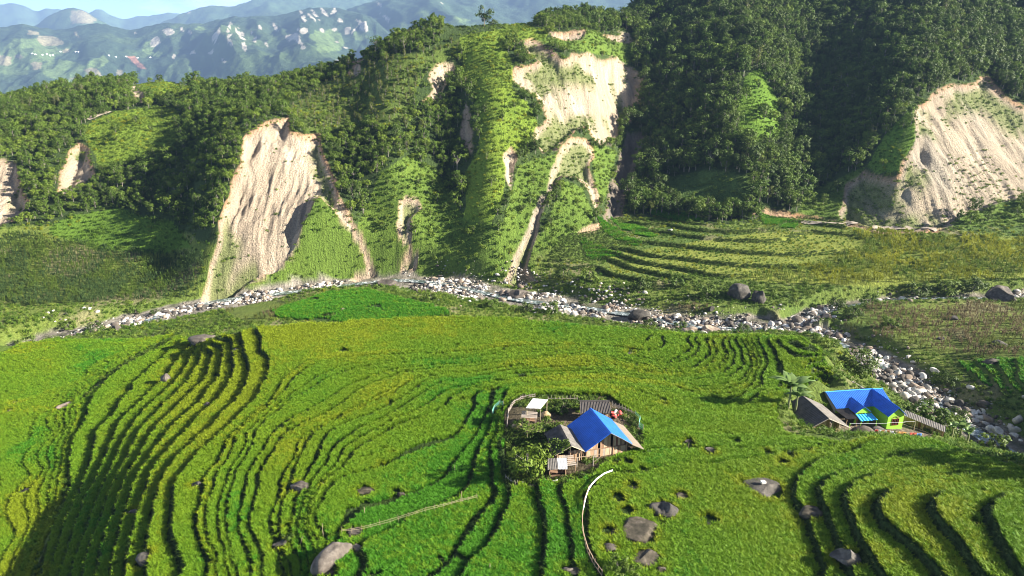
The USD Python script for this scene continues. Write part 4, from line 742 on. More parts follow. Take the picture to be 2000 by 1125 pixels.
instancer('rice_crop', 'strips of bright young rice on the stepped bank across the stream', 'rice', rice_protos, P_, np.where(r.random(n) < .7, 0, 3) + r.integers(0, 3, n), r.uniform(0, 6.28, n), r.uniform(1.0, 1.25, n))

# ------------------------------------------------------------------ hillside plants
TREES = {}
def tree_class(name, seed, leafmat, **k):
    tr, cr = tree_mesh(seed, **k)
    path = f'/World/{name}_source'
    stage.CreateClassPrim(path); used[(path, 'trunk')] = 0
    obj('trunk', tr, BARK, path); obj('crown', cr, leafmat, path)
    TREES[name] = [('trunk', tr, BARK), ('crown', cr, leafmat)]
BROAD = []
for k, (mat, sh, h_, r_) in enumerate([(LEAF_DARK, 'round', 6.5, 2.9), (LEAF_DARK, 'flat', 7.0, 3.1), (LEAF_MID, 'round', 6.0, 2.6), (LEAF_MID, 'flat', 7.5, 2.8), (LEAF_MID, 'cone', 7.5, 2.3), (LEAF_LIGHT, 'round', 5.5, 2.5), (LEAF_BAMBOO, 'plume', 7.0, 1.7), (LEAF_DARK, 'cone', 8.0, 2.2), (LEAF_BAMBOO, 'plume', 6.0, 1.4)]):
    nm = ['dark_round_tree', 'dark_spreading_tree', 'round_tree', 'spreading_tree', 'pointed_tree', 'pale_round_tree', 'bamboo_clump', 'dark_pointed_tree', 'thin_bamboo_clump'][k]
    tree_class(nm, 100 + k, mat, h=h_, r=r_, shape=sh, n_cl=24 if sh != 'plume' else 20, n_leaf=26, leaf=.50 if sh != 'plume' else .36, base=.22 if sh != 'cone' else .15); BROAD.append(nm)
rng = np.random.default_rng(5)
x, y = jitter(-330, 430, 212, 540, 3.25, rng)
t = terrain(x, y); z = t['z']
m = in_view(x, y, z, 160) & (z > -5.2) & ~t['rt'] & (t['sc'] < -1.5) & (t['riv'] < .1)
x, y, z, sc_ = x[m], y[m], z[m], t['sc'][m]
uz, vz = zone_px(x, y, z); kind = veg_kind(uz, vz)
u, v = PIX(np.stack([x, y, z], -1))
dens = np.choose(kind, [.93, .05, .05, .22, .02, .85]) * np.where(sc_ > -6, .6, 1)
dens = np.where((u > 1240) & (kind == 0), 1.0, dens)
dens = np.where((u > 865) & (u < 1045) & (v < 80), 0, dens); m = rng.random(len(x)) < dens; x, y, z, kind, u, v = x[m], y[m], z[m], kind[m], u[m], v[m]
n = len(x)
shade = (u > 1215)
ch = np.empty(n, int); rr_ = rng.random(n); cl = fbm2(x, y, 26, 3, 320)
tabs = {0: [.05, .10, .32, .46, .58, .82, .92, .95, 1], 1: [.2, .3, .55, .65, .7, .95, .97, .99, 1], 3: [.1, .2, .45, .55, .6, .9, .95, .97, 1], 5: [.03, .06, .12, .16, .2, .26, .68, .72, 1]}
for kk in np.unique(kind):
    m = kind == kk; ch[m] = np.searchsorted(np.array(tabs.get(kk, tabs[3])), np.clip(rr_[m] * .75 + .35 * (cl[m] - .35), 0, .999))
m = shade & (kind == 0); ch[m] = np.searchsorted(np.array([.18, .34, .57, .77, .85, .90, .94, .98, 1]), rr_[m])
big = fbm2(x, y, 40, 2, 321)
sz = rng.uniform(.6, 1.2, n) * np.where(shade, 1.14, .75) * (.75 + .5 * big) * np.where(kind == 0, 1, .75) * np.where(y > 400, 1.15, 1)
t_pts = np.stack([x, y, z - .15], -1); t_yaw = rng.uniform(0, 6.28, n)
vis_px = sz * 6.5 / y * FPX * (kind == 0) * ((u > 20) & (u < 1980) & (v > 20))
spread = rng.uniform(.75, 1.25, n)
order = np.argsort(-(vis_px * spread)); pick = np.zeros(n, bool)
for msk, cnt in ((shade, 130), (~shade & (u > 480), 90), (~shade & (u <= 480), 75)):
    o = order[msk[order]][:cnt]; pick[o] = True
def place(source, name, label, cat_, loc, rz, scale, group=None):
    xf = UsdGeom.Xform.Define(stage, numbered('/World', name)); p = xf.GetPrim()
    xf.AddTranslateOp().Set(Gf.Vec3d(*map(float, loc))); xf.AddRotateZOp().Set(math.degrees(float(rz)))
    s = (scale,) * 3 if np.isscalar(scale) else scale; xf.AddScaleOp().Set(Gf.Vec3f(*map(float, s)))
    p.GetReferences().AddInternalReference(Sdf.Path(source)); p.SetInstanceable(True)
    for key in ('label', 'category', 'group', 'kind'): pass
    return tag(p, label, cat_, group)
look = {'dark_round_tree': 'dark rounded leafy tree', 'dark_spreading_tree': 'dark spreading leafy tree', 'round_tree': 'mid green rounded tree', 'spreading_tree': 'mid green spreading tree', 'pointed_tree': 'mid green pointed tree', 'pale_round_tree': 'pale green rounded tree', 'bamboo_clump': 'tall yellow green bamboo clump', 'dark_pointed_tree': 'dark pointed tree', 'thin_bamboo_clump': 'thin yellow green bamboo clump'}
MARKS = [(550, 380, 'the large left landslide'), (150, 325, 'the small smooth scar'), (265, 185, 'the left ridge scar'), (855, 165, 'the upper slot scar'), (912, 240, 'the narrow slot scar'), (1120, 170, 'the big landslide bowl'), (1125, 320, 'the slide tongue'), (795, 430, 'the brown pocket scar'), (960, 250, 'the yellow spur'), (1210, 350, 'the dark ravine'), (1485, 215, 'the bright grass patch'), (1880, 280, 'the grey landslide face'), (1740, 270, 'the bright grassy spur'), (1380, 370, 'the hillside corn plot'), (250, 270, 'the yellow left field'), (230, 450, 'the bright grass of the left foot'), (20, 370, 'the scar at the left edge'), (1600, 430, 'the dirt track'), (640, 480, 'the green triangle spur'), (1280, 55, 'the shaded high scar')]
mk = np.array([m_[:2] for m_ in MARKS], float); t_lab = []
def tell_apart(labels, us):
    """Labels that would be the same get their order from the left."""
    out = list(labels)
    for lb in set(labels):
        k = [j for j, l_ in enumerate(labels) if l_ == lb]
        if len(k) > 1:
            k.sort(key=lambda j: us[j])
            for n_, j in enumerate(k): out[j] = (('left ', 'right ') if len(k) == 2 else ('leftmost ', 'second ', 'third ', 'fourth ', 'fifth ', 'sixth ', 'seventh ', 'eighth '))[min(n_, 7)] + lb + ('' if len(k) == 2 or n_ == 0 else ' from left')
    return out
for i in np.nonzero(pick)[0]:
    nm = BROAD[ch[i]]; dx, dy = u[i] - mk[:, 0], v[i] - mk[:, 1]; k = int(np.argmin(np.hypot(dx, dy * 1.3))); ax, ay = dx[k], dy[k]; far = np.hypot(ax, ay)
    side = ('right' if ax > 0 else 'left') + ' of' if abs(ax) > abs(ay) * 1.6 else ('below' if ay > 0 else 'above') if abs(ay) > abs(ax) * 1.6 else ('below' if ay > 0 else 'above') + (' and right of' if ax > 0 else ' and left of')
    sze = 'large ' if sz[i] > np.quantile(sz[pick], .7) else 'small ' if sz[i] < np.quantile(sz[pick], .3) else ''
    lb = f'{sze}{look[nm]} {"close " if far < 70 else "well " if far > 150 else ""}{side} {MARKS[k][2]}'
    if len(lb.split()) > 12: lb = f'{look[nm]} {side} {MARKS[k][2]}'
    if len(lb.split()) > 13: lb = f'{look[nm]} {side.split(" and")[0]} {MARKS[k][2]}'
    t_lab.append((i, nm, lb))
for (i, nm, lb), l2 in zip(t_lab, tell_apart([q_[2] for q_ in t_lab], [u[q_[0]] for q_ in t_lab])):
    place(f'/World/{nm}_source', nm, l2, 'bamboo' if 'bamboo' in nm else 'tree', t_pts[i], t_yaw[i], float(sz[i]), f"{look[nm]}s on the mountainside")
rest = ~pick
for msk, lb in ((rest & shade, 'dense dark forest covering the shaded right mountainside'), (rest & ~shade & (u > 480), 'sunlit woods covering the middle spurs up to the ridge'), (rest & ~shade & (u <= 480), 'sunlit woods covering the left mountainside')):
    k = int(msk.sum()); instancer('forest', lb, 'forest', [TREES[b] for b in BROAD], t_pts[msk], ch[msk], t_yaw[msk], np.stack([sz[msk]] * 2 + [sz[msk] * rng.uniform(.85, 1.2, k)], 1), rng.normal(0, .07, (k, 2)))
print('trees', n, time.time() - T0)
# undergrowth, shrubs, grass
bush = {k: bush_mesh(200 + i, .9, .8, 110, .30) for i, k in enumerate('abc')}
grassb = [blades_mesh(240 + k, 24, 1.0, .8, .09, .42, .6, .25) for k in range(3)]
low_protos = [[('foliage', bush[k], mt)] for mt in (LEAF_DARK, LEAF_MID, LEAF_LIGHT, LEAF_YELLOW) for k in 'abc'] + [[('grass_blades', g, mt)] for mt in (LEAF_GRASS, LEAF_YELLOW, LEAF_DRY) for g in grassb]
x, y = jitter(-330, 400, 204, 470, 1.75, rng)
t = terrain(x, y); z = t['z']
rtm = t['rt']; m = in_view(x, y, z, 60) & (t['bank'] > np.where(rtm, .75, .3)) & (t['riv'] < np.where((PIX(np.stack([x, y, z], -1))[0] > 430) & (PIX(np.stack([x, y, z], -1))[0] < 780), .7, .2)) & (z > -20.5)
uz, vz = zone_px(x, y, z); kind = veg_kind(uz, vz); hillz = z > -5.2
fld = np.zeros(len(x), bool)
uu_, vv_ = PIX(np.stack([x, y, z], -1))
for nm, poly in FIELD: fld |= inside(poly, uu_, vv_) & ~hillz & ~t['rt'] & (nm != 'ripe_maize')
sc_ = t['sc']; on = sc_ > -1.0
rg = fbm2(x, y * .6, 11, 4, 131)
dens = np.where(on, smooth(.50, .60, rg) * smooth(60, 30, sc_) * smooth(4, 11, sc_) * .75 + .04 + .40 * inside([(1850, 300), (1930, 290), (1975, 360), (2100, 380), (2100, 450), (1830, 450)], uz, vz), np.choose(kind, [.35, .95, .95, .95, .5, .35]))
dens = np.where((np.abs(sc_) < 5) & hillz, np.maximum(dens, .75), dens); dens = np.where(fld, 0, dens); dens = np.where(~hillz & ~fld & (kind == 0) & ~on, .75, dens)
m &= rng.random(len(x)) < dens
x, y, z, kind, on, hillz, sc_, rtm = x[m], y[m], z[m], kind[m], on[m], hillz[m], sc_[m], rtm[m]; n = len(x)
rr_ = rng.random(n); c2 = fbm2(x, y, 9, 3, 330); which = np.empty(n, int)
def pickfrom(m, table):
    w = np.array([a for _, a in table], float); w = np.cumsum(w / w.sum()); ids = np.array([i for i, _ in table])
    which[m] = ids[np.searchsorted(w, np.clip(rr_[m] * .6 + .4 * np.clip((c2[m] - .5) * 1.8 + .5, 0, 1), 0, .9999))]
b3 = lambda k, w: [(3 * k + j, w / 3) for j in range(3)]
pickfrom(kind == 0, b3(0, 2) + b3(1, 3) + b3(2, 1) + b3(4, 1)); pickfrom(kind == 1, b3(1, 1.8) + b3(2, 2.8) + b3(3, .7) + b3(4, 1.6) + b3(5, .4)); pickfrom(kind == 2, b3(1, .25) + b3(2, .8) + b3(4, 3.5) + b3(5, .6)); pickfrom(kind == 3, b3(0, .6) + b3(1, 2.2) + b3(2, 1.6) + b3(4, 2) + b3(3, .6)); pickfrom(kind == 4, b3(1, 1) + b3(2, 1)); pickfrom(kind == 5, b3(1, 1) + b3(3, 1))
m = ~hillz & (kind == 0); pickfrom(m, b3(0, .4) + b3(1, 1.0) + b3(2, 1.8) + b3(4, 2.6) + b3(5, 2.4) + b3(6, .4))
m = rtm; pickfrom(m, b3(4, 3) + b3(5, 1.6) + b3(2, .5))
m = on; pickfrom(m, b3(1, 2) + b3(2, 1) + b3(4, 1.5))
s = rng.uniform(.6, 1.35, n) * np.where(kind == 0, .95, .9) * np.where(on, .8, 1) * np.where(rtm, .75, 1) * (.6 + .8 * fbm2(x, y, 5, 2, 331))
u, v = PIX(np.stack([x, y, z], -1))
for msk, lb, nm, ct in ((hillz & (u > 1215), 'undergrowth and grass on the right mountainside', 'shrubs', 'shrubs'), (hillz & (u <= 1215) & (u > 480), 'sunlit shrubs and grass on the middle spurs', 'shrubs', 'shrubs'), (hillz & (u <= 480), 'sunlit shrubs and grass on the left mountainside', 'shrubs', 'shrubs'), (~hillz, 'grass and low bushes along the valley floor', 'ground_cover', 'grass')):
    k = int(msk.sum()); instancer(nm, lb, ct, low_protos, np.stack([x, y, z], -1)[msk], which[msk], rng.uniform(0, 6.28, k), s[msk], rng.normal(0, .12, (k, 2)))
print('shrubs', n, time.time() - T0)
# valley floor nearer than the hillside: stream banks and lip slopes
x, y = jitter(-190, 175, 60, 206, 1.25, rng)
t = terrain(x, y, False); z = t['z']; ub_, _ = PIX(np.stack([x, y, z], -1)); m = in_view(x, y, z, 60) & ~(t['pl'] | t['lo'] | t['ya'] | t['ft'] | t['r2']) & (t['riv'] < np.where((ub_ > 400) & (ub_ < 820), .75, .12))
uu_, vv_ = PIX(np.stack([x, y, z], -1)); fld = np.zeros(len(x), bool)
for nm, poly in FIELD: fld |= inside(poly, uu_, vv_)
m &= ~(((x - 57.5) / 9.5) ** 2 + ((y - 96.5) / 4.0) ** 2 < 1) & ~(((x - 55.5) / 6) ** 2 + ((y - 103) / 3.4) ** 2 < 1) & ~(((x - 46.9) / 3.8) ** 2 + ((y - 94.8) / 4.2) ** 2 < 1); m &= ~fld & (rng.random(len(x)) < .82)
x, y, z = x[m], y[m], z[m]; n = len(x); rr_ = rng.random(n); c2 = fbm2(x, y, 8, 3, 341); which = np.empty(n, int)
pickfrom(np.ones(n, bool), b3(0, .7) + b3(1, 1.6) + b3(2, 1.2) + b3(4, 3.2) + b3(5, .6) + b3(6, .3))
instancer('ground_cover', 'grass and low bushes on the banks around the plateau', 'grass', low_protos, np.stack([x, y, z], -1), which, rng.uniform(0, 6.28, n), rng.uniform(.5, 1.0, n) * (.6 + .8 * fbm2(x, y, 5, 2, 342)))
x, y, r = patch_points(YARD, .62, 88); t = terrain(x, y, False); z = t['z']; u, v = PIX(np.stack([x, y, z], -1))
clear = np.zeros(len(x), bool)
for cx, cy, rx, ry in ((11.75, 81.1, 4.6, 3.3), (7.0, 79.3, 2.6, 3.6), (12, 89.7, 2.6, 2.4), (5.6, 74.9, 1.6, 1.3), (3.6, 89.5, 1.3, 1.2), (2.3, 87.0, 1.3, .8), (15.4, 87.2, 1.6, 1.4), (9.5, 75.6, 2.6, 1.2)): clear |= ((x - cx) / rx) ** 2 + ((y - cy) / ry) ** 2 < 1
m = ~clear & (fbm2(x, y, 3.0, 3, 371) > .44); n = int(m.sum()); x, y, z = x[m], y[m], z[m]; rr_ = r.random(n); c2 = fbm2(x, y, 3, 3, 372); which = np.empty(n, int); pickfrom(np.ones(n, bool), b3(0, 1.6) + b3(1, 2) + b3(2, .8) + b3(4, 1.2) + b3(6, .4))
instancer('ground_cover', 'weeds and creepers growing over the house yard', 'weeds', low_protos, np.stack([x, y, z], -1), which, r.uniform(0, 6.28, n), r.uniform(.3, .75, n))
# banks of the small steps: dark low growth along every edge
for poly, key, s_, lb in ((FARTERR, 'ft', .42, 'dark grass on the banks of the small steps beyond the plateau'), (RIGHTTERR, 'rt', .55, 'dark low growth on the banks of the stepped fields across the stream')):
    x, y, r = patch_points(poly, s_, 90); t = terrain(x, y, False); m = t[key] & (t['bank'] < (.40 if key == 'ft' else .62)) & (fbm2(x, y, 9, 2, 380) > .30); n = int(m.sum())
    instancer('ground_cover', lb, 'grass', low_protos, np.stack([x, y, t['z'] - .05], -1)[m], r.integers(0, 6, n), r.uniform(0, 6.28, n), r.uniform(.4, .75, n) * (.7 if key == 'ft' else 1.0))
# maize fields
def maize_mesh(seed, h=2.1, dry=False):
    rng_ = np.random.default_rng(seed); parts = []
    for st in range(3):
        o = np.array([rng_.uniform(-.5, .5), rng_.uniform(-.5, .5), 0]); hh = h * rng_.uniform(.8, 1.1)
        parts.append(tube(np.array([o, o + [.05, .03, hh]]), np.array([.035, .015]), 4))
        v, f = blades_mesh(seed * 10 + st, 9, .95, .9, .11, .03, .7, .5); v[:, 2] += np.repeat(rng_.uniform(.2, .72, 9) * hh, 5); v += o; parts.append((v, f))
    return cat(parts)
mz = [maize_mesh(300 + k) for k in range(3)]
for nm, poly in FIELD:
    b = np.array(poly, float); zz = {'maize': -13, 'ripe_maize': -9.5, 'dry_maize': -13}[nm] if b[0, 0] != 430 else -15.5
    w = outline([(u_, v_, zz) for u_, v_ in poly]); P = shapely.Polygon(w).buffer(8); bb = P.bounds
    x, y = jitter(bb[0], bb[2], bb[1], min(bb[3], 275), 1.3, rng, .6)
    t = terrain(x, y); z = t['z']; u, v = PIX(np.stack([x, y, z], -1)); u2, v2 = zone_px(x, y, z)
    m = inside(poly, u2, v2) & (z < -5) & ~t['rt'] & (t['riv'] < .1) & ~t['pl'] & in_view(x, y, z, 60) & (rng.random(len(x)) < (.9 if nm == 'maize' else .62)) & (fbm2(x, y, 9, 3, 350) > (.26 if nm == 'maize' else .22 if nm == 'ripe_maize' else .38))
    x, y, z = x[m], y[m], z[m]; n = len(x); mats = {'maize': (LEAF_MAIZE, LEAF_MID, LEAF_MAIZE), 'ripe_maize': (LEAF_RIPE, LEAF_YELLOW, LEAF_LIGHT), 'dry_maize': (LEAF_DRY, LEAF_DRY, LEAF_BAMBOO)}[nm]
    pr = [[('maize_plant', mz[k], mt)] for mt in mats for k in range(3)]
    lb = {'maize': 'dark green maize field on the left valley floor', 'ripe_maize': 'yellowing maize field below the right landslide'}.get(nm) or {1690: 'dry brown maize stalks between the two streams at the right', 430: 'dry tan maize stalks at the left foot of the big landslide', 1240: 'dry maize stalks on the stony bank behind the plateau'}[poly[0][0]]
    instancer('maize_crop', lb, 'maize', pr, np.stack([x, y, z], -1), np.clip(((fbm2(x, y, 7, 3, 351) - .5) * 2.4 + .5) * 3, 0, 2.99).astype(int) * 3 + rng.integers(0, 3, n), rng.uniform(0, 6.28, n), rng.uniform(.7, 1.1, n) * (.85 if nm == 'dry_maize' else 1))
print('fields', time.time() - T0)

# ------------------------------------------------------------------ stones
def stone_mat(name, a, b, c=None, scale=1.2):
    n = {'g': ('geometry', {}), 'o': ('object_info', {}), 'n': ('noise_texture', {'scale': scale, 'detail': 8.0, 'roughness': .65}), 'n2': ('noise_texture', {'scale': scale * 6, 'detail': 5.0, 'roughness': .7}),
         'r': ('rgb_ramp', {'ramp': [(.30, a), (.52, b), (.72, c or b)]}), 'v': ('map_range', {'from_min': 0., 'from_max': 1., 'to_min': .72, 'to_max': 1.25}), 'm': ('mix_color', {'blend_type': 'multiply', 'fac': 1.0}),
         'b': ('bump', {'strength': .8, 'distance': .12}), 'p': ('principled_bsdf', {'roughness': .85, 'specular_ior_level': .3})}
    return M(name, n, [('g.position', 'n.vector'), ('g.position', 'n2.vector'), ('n.fac', 'r.fac'), ('o.random', 'v.value'), ('r.color', 'm.a'), ('v.result', 'm.b'), ('n2.fac', 'b.height'), ('m.result', 'p.base_color'), ('b.normal', 'p.normal')], surface='p.BSDF')
STONE_PALE = stone_mat('stone_pale', (.23, .21, .18), (.47, .44, .40), (.58, .555, .52), .8)
STONE_GREY = stone_mat('stone_grey', (.035, .030, .025), (.080, .067, .056), (.155, .135, .117), .9)
STONE_DARK = stone_mat('stone_dark', (.025, .023, .020), (.060, .054, .046), (.13, .115, .098), .9)
STONE_MOSS = stone_mat('stone_moss', (.022, .022, .012), (.060, .050, .035), (.125, .105, .082), 1.6)
STONE_TAN = stone_mat('stone_tan', (.12, .092, .068), (.22, .17, .13), (.31, .255, .20), 1.2)
def stone_mesh(seed, sub=2, rough=.35, sharp=.5, ridge=0.0):
    m = trimesh.creation.icosphere(subdivisions=sub); v = m.vertices.copy(); r = np.random.default_rng(seed)
    for _ in range(7):                                  # split faces, as broken stone has
        d = r.normal(size=3); d /= np.linalg.norm(d); o = r.uniform(.55, .9); s = v @ d; v -= np.outer(np.maximum(s - o, 0) * sharp * 1.6, d)
    n = meshkit.fbm(v * 1.3 + seed * 7.1, 4, seed) - .5; v *= (1 + rough * n)[:, None]
    if ridge: v[:, 2] += ridge * (meshkit.fbm(np.stack([v[:, 0] * 5, v[:, 1] * 1.2, v[:, 2] * .4], -1) + seed, 3, seed) - .5)
    return v, np.asarray(m.faces)
for i, (u_, v_, w_, h_, z_, lb_) in enumerate(ROCKS):
    p = PZ(u_, v_ + h_ * .5, z_); t_ = math.hypot(p[1], CAM_H - p[2]); W = w_ * t_ / FPX; Hh = h_ * t_ / FPX; D = W * .72
    Z = float(np.clip((Hh - D * .42) / .85, .22 * W, 1.2 * W)); x_, y_ = p[0], p[1] + D * .42
    zg = ground_at(x_, y_)
    mat = STONE_MOSS if ('mossy' in lb_ or 'cracked' in lb_ or 'low grey' in lb_) else STONE_GREY if 'grey' in lb_ and 'pale' not in lb_ else STONE_MOSS if 'mossy' in lb_ else STONE_DARK if 'dark' in lb_ else STONE_TAN if ('tan' in lb_ or 'pink' in lb_ or 'brown' in lb_) else STONE_PALE if W < 1.2 else STONE_GREY
    vv, ff = stone_mesh(500 + i, 3 if W > 1.2 else 2, .62, .85, .35 if 'ridged' in lb_ else .12)
    if 'pointed' in lb_ or 'mound' in lb_: vv[:, :2] *= (1 - .45 * np.clip(vv[:, 2:], 0, 1)); vv[:, 2] *= 1.05
    vv = vv * [W * .50, D * .54, Z * .62]; vv[:, 2] += Z * .10
    a_ = np.random.default_rng(i).uniform(-.35, .35); c_, s_ = math.cos(a_), math.sin(a_)
    if i == 0: vv = stone_mesh(514, 3, .55, .25, .15)[0] * [1.3, 2.7, 1.6] + [0, 0, .3]; vv[:, 2] += vv[:, 1] * .16; a_ = -.62; c_, s_ = math.cos(a_), math.sin(a_)
    if 'slanting' in lb_ or 'upright' in lb_: vv[:, 0] += vv[:, 2] * .35; a_ = -.5; c_, s_ = math.cos(a_), math.sin(a_)
    vv = np.stack([c_ * vv[:, 0] - s_ * vv[:, 1] + x_, s_ * vv[:, 0] + c_ * vv[:, 1] + y_, vv[:, 2] + zg], -1)
    tag(obj('boulder', (vv, ff), mat, smooth=35), lb_, 'boulder')
    if 'white block' in lb_:
        b = trimesh.creation.box((.55, .45, .22)); b.apply_transform(trimesh.transformations.rotation_matrix(.3, [.2, .3, 1])); b.apply_translation((x_ - .2, y_ - .1, zg + Z * .92)); tag(obj('stone_block', b, STONE_PALE), 'small white block lying on the broad dark boulder', 'block')
# big stones beside the streams
BIG = [(1447, 560, 42, 34, -12.3, 'black', 'large dark boulder on the bank left of its twin across the stream'), (1486, 568, 26, 32, -12.6, 'dark', 'upright dark boulder right of the large dark boulder across the stream'), (1966, 575, 56, 30, -13.0, 'grey', 'big grey boulder in the upper stream at the right edge'), (1559, 619, 22, 18, -16, 'grey', 'rounded grey boulder in the middle of the stream fork'), (748, 550, 46, 20, -18, 'grey', 'brown grey boulder at the stream below the middle slope'), (1012, 572, 38, 20, -17.5, 'grey', 'grey boulder in the pale stream below the yellow spur'), (1252, 611, 44, 24, -16.6, 'dark', 'dark wedge boulder on the stony bank behind the plateau'), (1352, 642, 32, 16, -16.8, 'tan', 'tan boulder in the row at the plateau edge'), (1392, 640, 34, 18, -16.8, 'tan', 'right tan boulder in the row at the plateau edge'),
       (1700, 750, 38, 22, -15.2, 'tan', 'large tan boulder behind the blue roof'), (1769, 770, 20, 20, -15.4, 'pale', 'white boulder by the rapids right of the blue roof'), (1030, 606, 18, 12, -16.9, 'dark', 'dark boulder in bushes left of the pale stream'), (668, 605, 14, 9, -14.2, 'tan', 'tan stone among the small far steps'), (180, 642, 20, 14, -18.5, 'tan', 'tan boulder in the left stream'), (265, 620, 18, 11, -18.6, 'pale', 'pale boulder at the upper left stream'), (225, 645, 18, 12, -18.8, 'grey', 'grey boulder at the lower left stream'), (1745, 638, 14, 8, -14, 'dark', 'dark rock among the dry maize'), (1865, 622, 16, 10, -13.3, 'dark', 'dark rock in the upper dry maize'), (1955, 672, 26, 14, -12, 'dark', 'dark rock at the right of the dry maize'), (1840, 655, 14, 8, -13, 'dark', 'dark rock in the middle of the dry maize'), (1945, 705, 34, 14, -11.8, 'grey', 'flat grey boulder above the small right terraces'), (1060, 598, 16, 12, -17.4, 'pale', 'white boulder in the pale stream'), (1108, 604, 16, 14, -17.3, 'pale', 'round white boulder in the middle of the pale stream'), (1122, 612, 18, 14, -17.3, 'pale', 'cream boulder at the lower edge of the pale stream'), (1310, 452, 10, 6, -8, 'pale', 'pale stone on the stepped bank')]
for i, (u_, v_, w_, h_, z_, c_, lb_) in enumerate(BIG):
    p = PZ(u_, v_ + h_ * .4, z_); t_ = math.hypot(p[1], CAM_H - p[2]); W = w_ * t_ / FPX; Hh = h_ * t_ / FPX; zg = ground_at(p[0], p[1] + W * .3)
    vv, ff = stone_mesh(600 + i, 3 if W > 3 else 2, .6, .85); vv = vv * [W * .54, W * .42, Hh * .58] + [p[0], p[1] + W * .3, zg + Hh * .22]
    tag(obj('boulder', (vv, ff), {'black': STONE_DARK, 'dark': STONE_DARK, 'grey': STONE_GREY, 'tan': STONE_TAN, 'pale': STONE_PALE}[c_], smooth=35), lb_, 'boulder')
# stones of the stream beds
SM = [(stone_mesh(700 + k, 1, .55, .9), m_) for k, m_ in enumerate([STONE_PALE, STONE_PALE, STONE_PALE, STONE_TAN, STONE_GREY, STONE_DARK])]
for k, (ms, m_) in enumerate(SM):
    path = f'/World/stream_stone_{"abcdef"[k]}_source'; stage.CreateClassPrim(path); obj('stone', ms, m_, path, smooth=40)
rng = np.random.default_rng(77)
sp, ss, sr = [], [], []
for ri, (c, w) in enumerate(RIVW):
    n = int(len(c) * (140 if ri == 0 else 80 if ri == 2 else 34)); i = rng.integers(0, len(c), n); o = rng.normal(0, .85 if ri == 0 else .72, n) * w
    x = c[i, 0] + rng.normal(0, 1, n) + o * .6; y = c[i, 1] + rng.normal(0, 1, n) + o * .8
    s = .15 + .17 * rng.pareto(2.0, n); s = np.clip(s, .14, 1.25); sp.append(np.stack([x, y], -1)); ss.append(s); sr.append(np.full(n, ri))
sp, ss, sr = np.vstack(sp), np.concatenate(ss), np.concatenate(sr)
for (u0, v0, z0, su, sv, n, s0) in ((500, 583, -19, 60, 10, 260, .5), (720, 548, -18.5, 50, 6, 200, .4), (1020, 540, -16, 22, 14, 260, .4), (240, 636, -21.4, 55, 7, 420, .55), (1060, 592, -18, 75, 11, 900, .5), (1180, 610, -17.8, 60, 8, 300, .5)):
    if n: q_ = PZ(rng.normal(u0, su, n), rng.normal(v0, sv, n), np.full(n, z0)); sp = np.vstack([sp, q_[:, :2]]); ss = np.r_[ss, rng.uniform(.3, 1.4, n) * s0]; sr = np.r_[sr, np.full(n, 2)]
t = terrain(sp[:, 0], sp[:, 1], False); m = ~(t['pl'] | t['ft'] | t['ya'] | t['hy'] | t['lo']) & (t['z'] < -11.5) & in_view(sp[:, 0], sp[:, 1], t['z'], 60)
uu_, _ = PIX(np.stack([sp[:, 0], sp[:, 1], t['z']], -1)); cl_ = fbm2(sp[:, 0], sp[:, 1], 6, 3, 360); m &= cl_ > np.where((uu_ > 400) & (uu_ < 790), .66, .42)
sp, ss, sr, sz_ = sp[m], ss[m], sr[m], t['z'][m]
u, v = PIX(np.stack([sp[:, 0], sp[:, 1], sz_], -1))
seen = (u > 5) & (u < 1995) & (v > 5) & ~((v > 628) & (u < 1380) & (u > 460))
order = np.argsort(-(ss / np.hypot(sp[:, 1], 60) * seen)); pick = np.zeros(len(ss), bool); pick[order[:285]] = True
kind = rng.integers(0, 6, len(ss)); yaw = rng.uniform(0, 6.28, len(ss)); flat = rng.uniform(.5, .85, len(ss))
reach = lambda i: ('in the stream bed beside the green house' if sr[i] == 0 and v[i] > 690 else 'in the stony bed upstream of the fork at the right' if sr[i] < 2 else 'in the stream bed at the far left' if u[i] < 420 else 'at the foot of the big left landslide' if u[i] < 660 else 'in the pale stream behind the plateau')
tone = ['pale grey', 'cream white', 'pale angular', 'tan', 'grey', 'dark']
SMARK = np.array([(1700, 750), (1769, 770), (1672, 720), (1559, 619), (1352, 642), (1392, 640), (1252, 611), (1012, 572), (748, 550), (1108, 604), (1060, 598), (180, 642), (265, 620), (225, 645), (1966, 575), (1760, 850), (1447, 560), (550, 570), (1815, 815), (1872, 840), (1920, 850), (1140, 585), (1030, 606), (400, 585), (1665, 612), (860, 590)], float)
SNAME = ['the large tan boulder', 'the white rapids boulder', 'the round stream tree', 'the rounded fork boulder', 'the tan boulder row', 'the right tan boulder', 'the dark wedge boulder', 'the grey stream boulder', 'the brown grey boulder', 'the round white boulder', 'the white stream boulder', 'the tan left boulder', 'the pale left boulder', 'the grey left boulder', 'the big right edge boulder', 'the green gable', 'the large dark boulder', 'the big landslide foot', 'the shed bush', 'the bright banana plant', 'the footbridge rail', 'the grassy stream bush', 'the dark bush boulder', 'the left landslide toe', 'the bright round bush', 'the small far steps']
def stone_label(i):
    dx, dy = u[i] - SMARK[:, 0], v[i] - SMARK[:, 1]; k_ = int(np.argmin(np.hypot(dx, 1.5 * dy))); ax, ay = dx[k_], dy[k_]; d_ = np.hypot(ax, ay)
    side = 'right of' if ax > abs(ay) * 1.6 else 'left of' if -ax > abs(ay) * 1.6 else ('below' if ay > 0 else 'above') + ('' if abs(ay) > 1.6 * abs(ax) else ' and right of' if ax > 0 else ' and left of')
    return f'{"large " if ss[i] > 1.1 else "small " if ss[i] < .6 else ""}{tone[kind[i]]} {"boulder" if ss[i] > .7 else "stone"} {side} {SNAME[k_]}'
pk = np.nonzero(pick)[0]
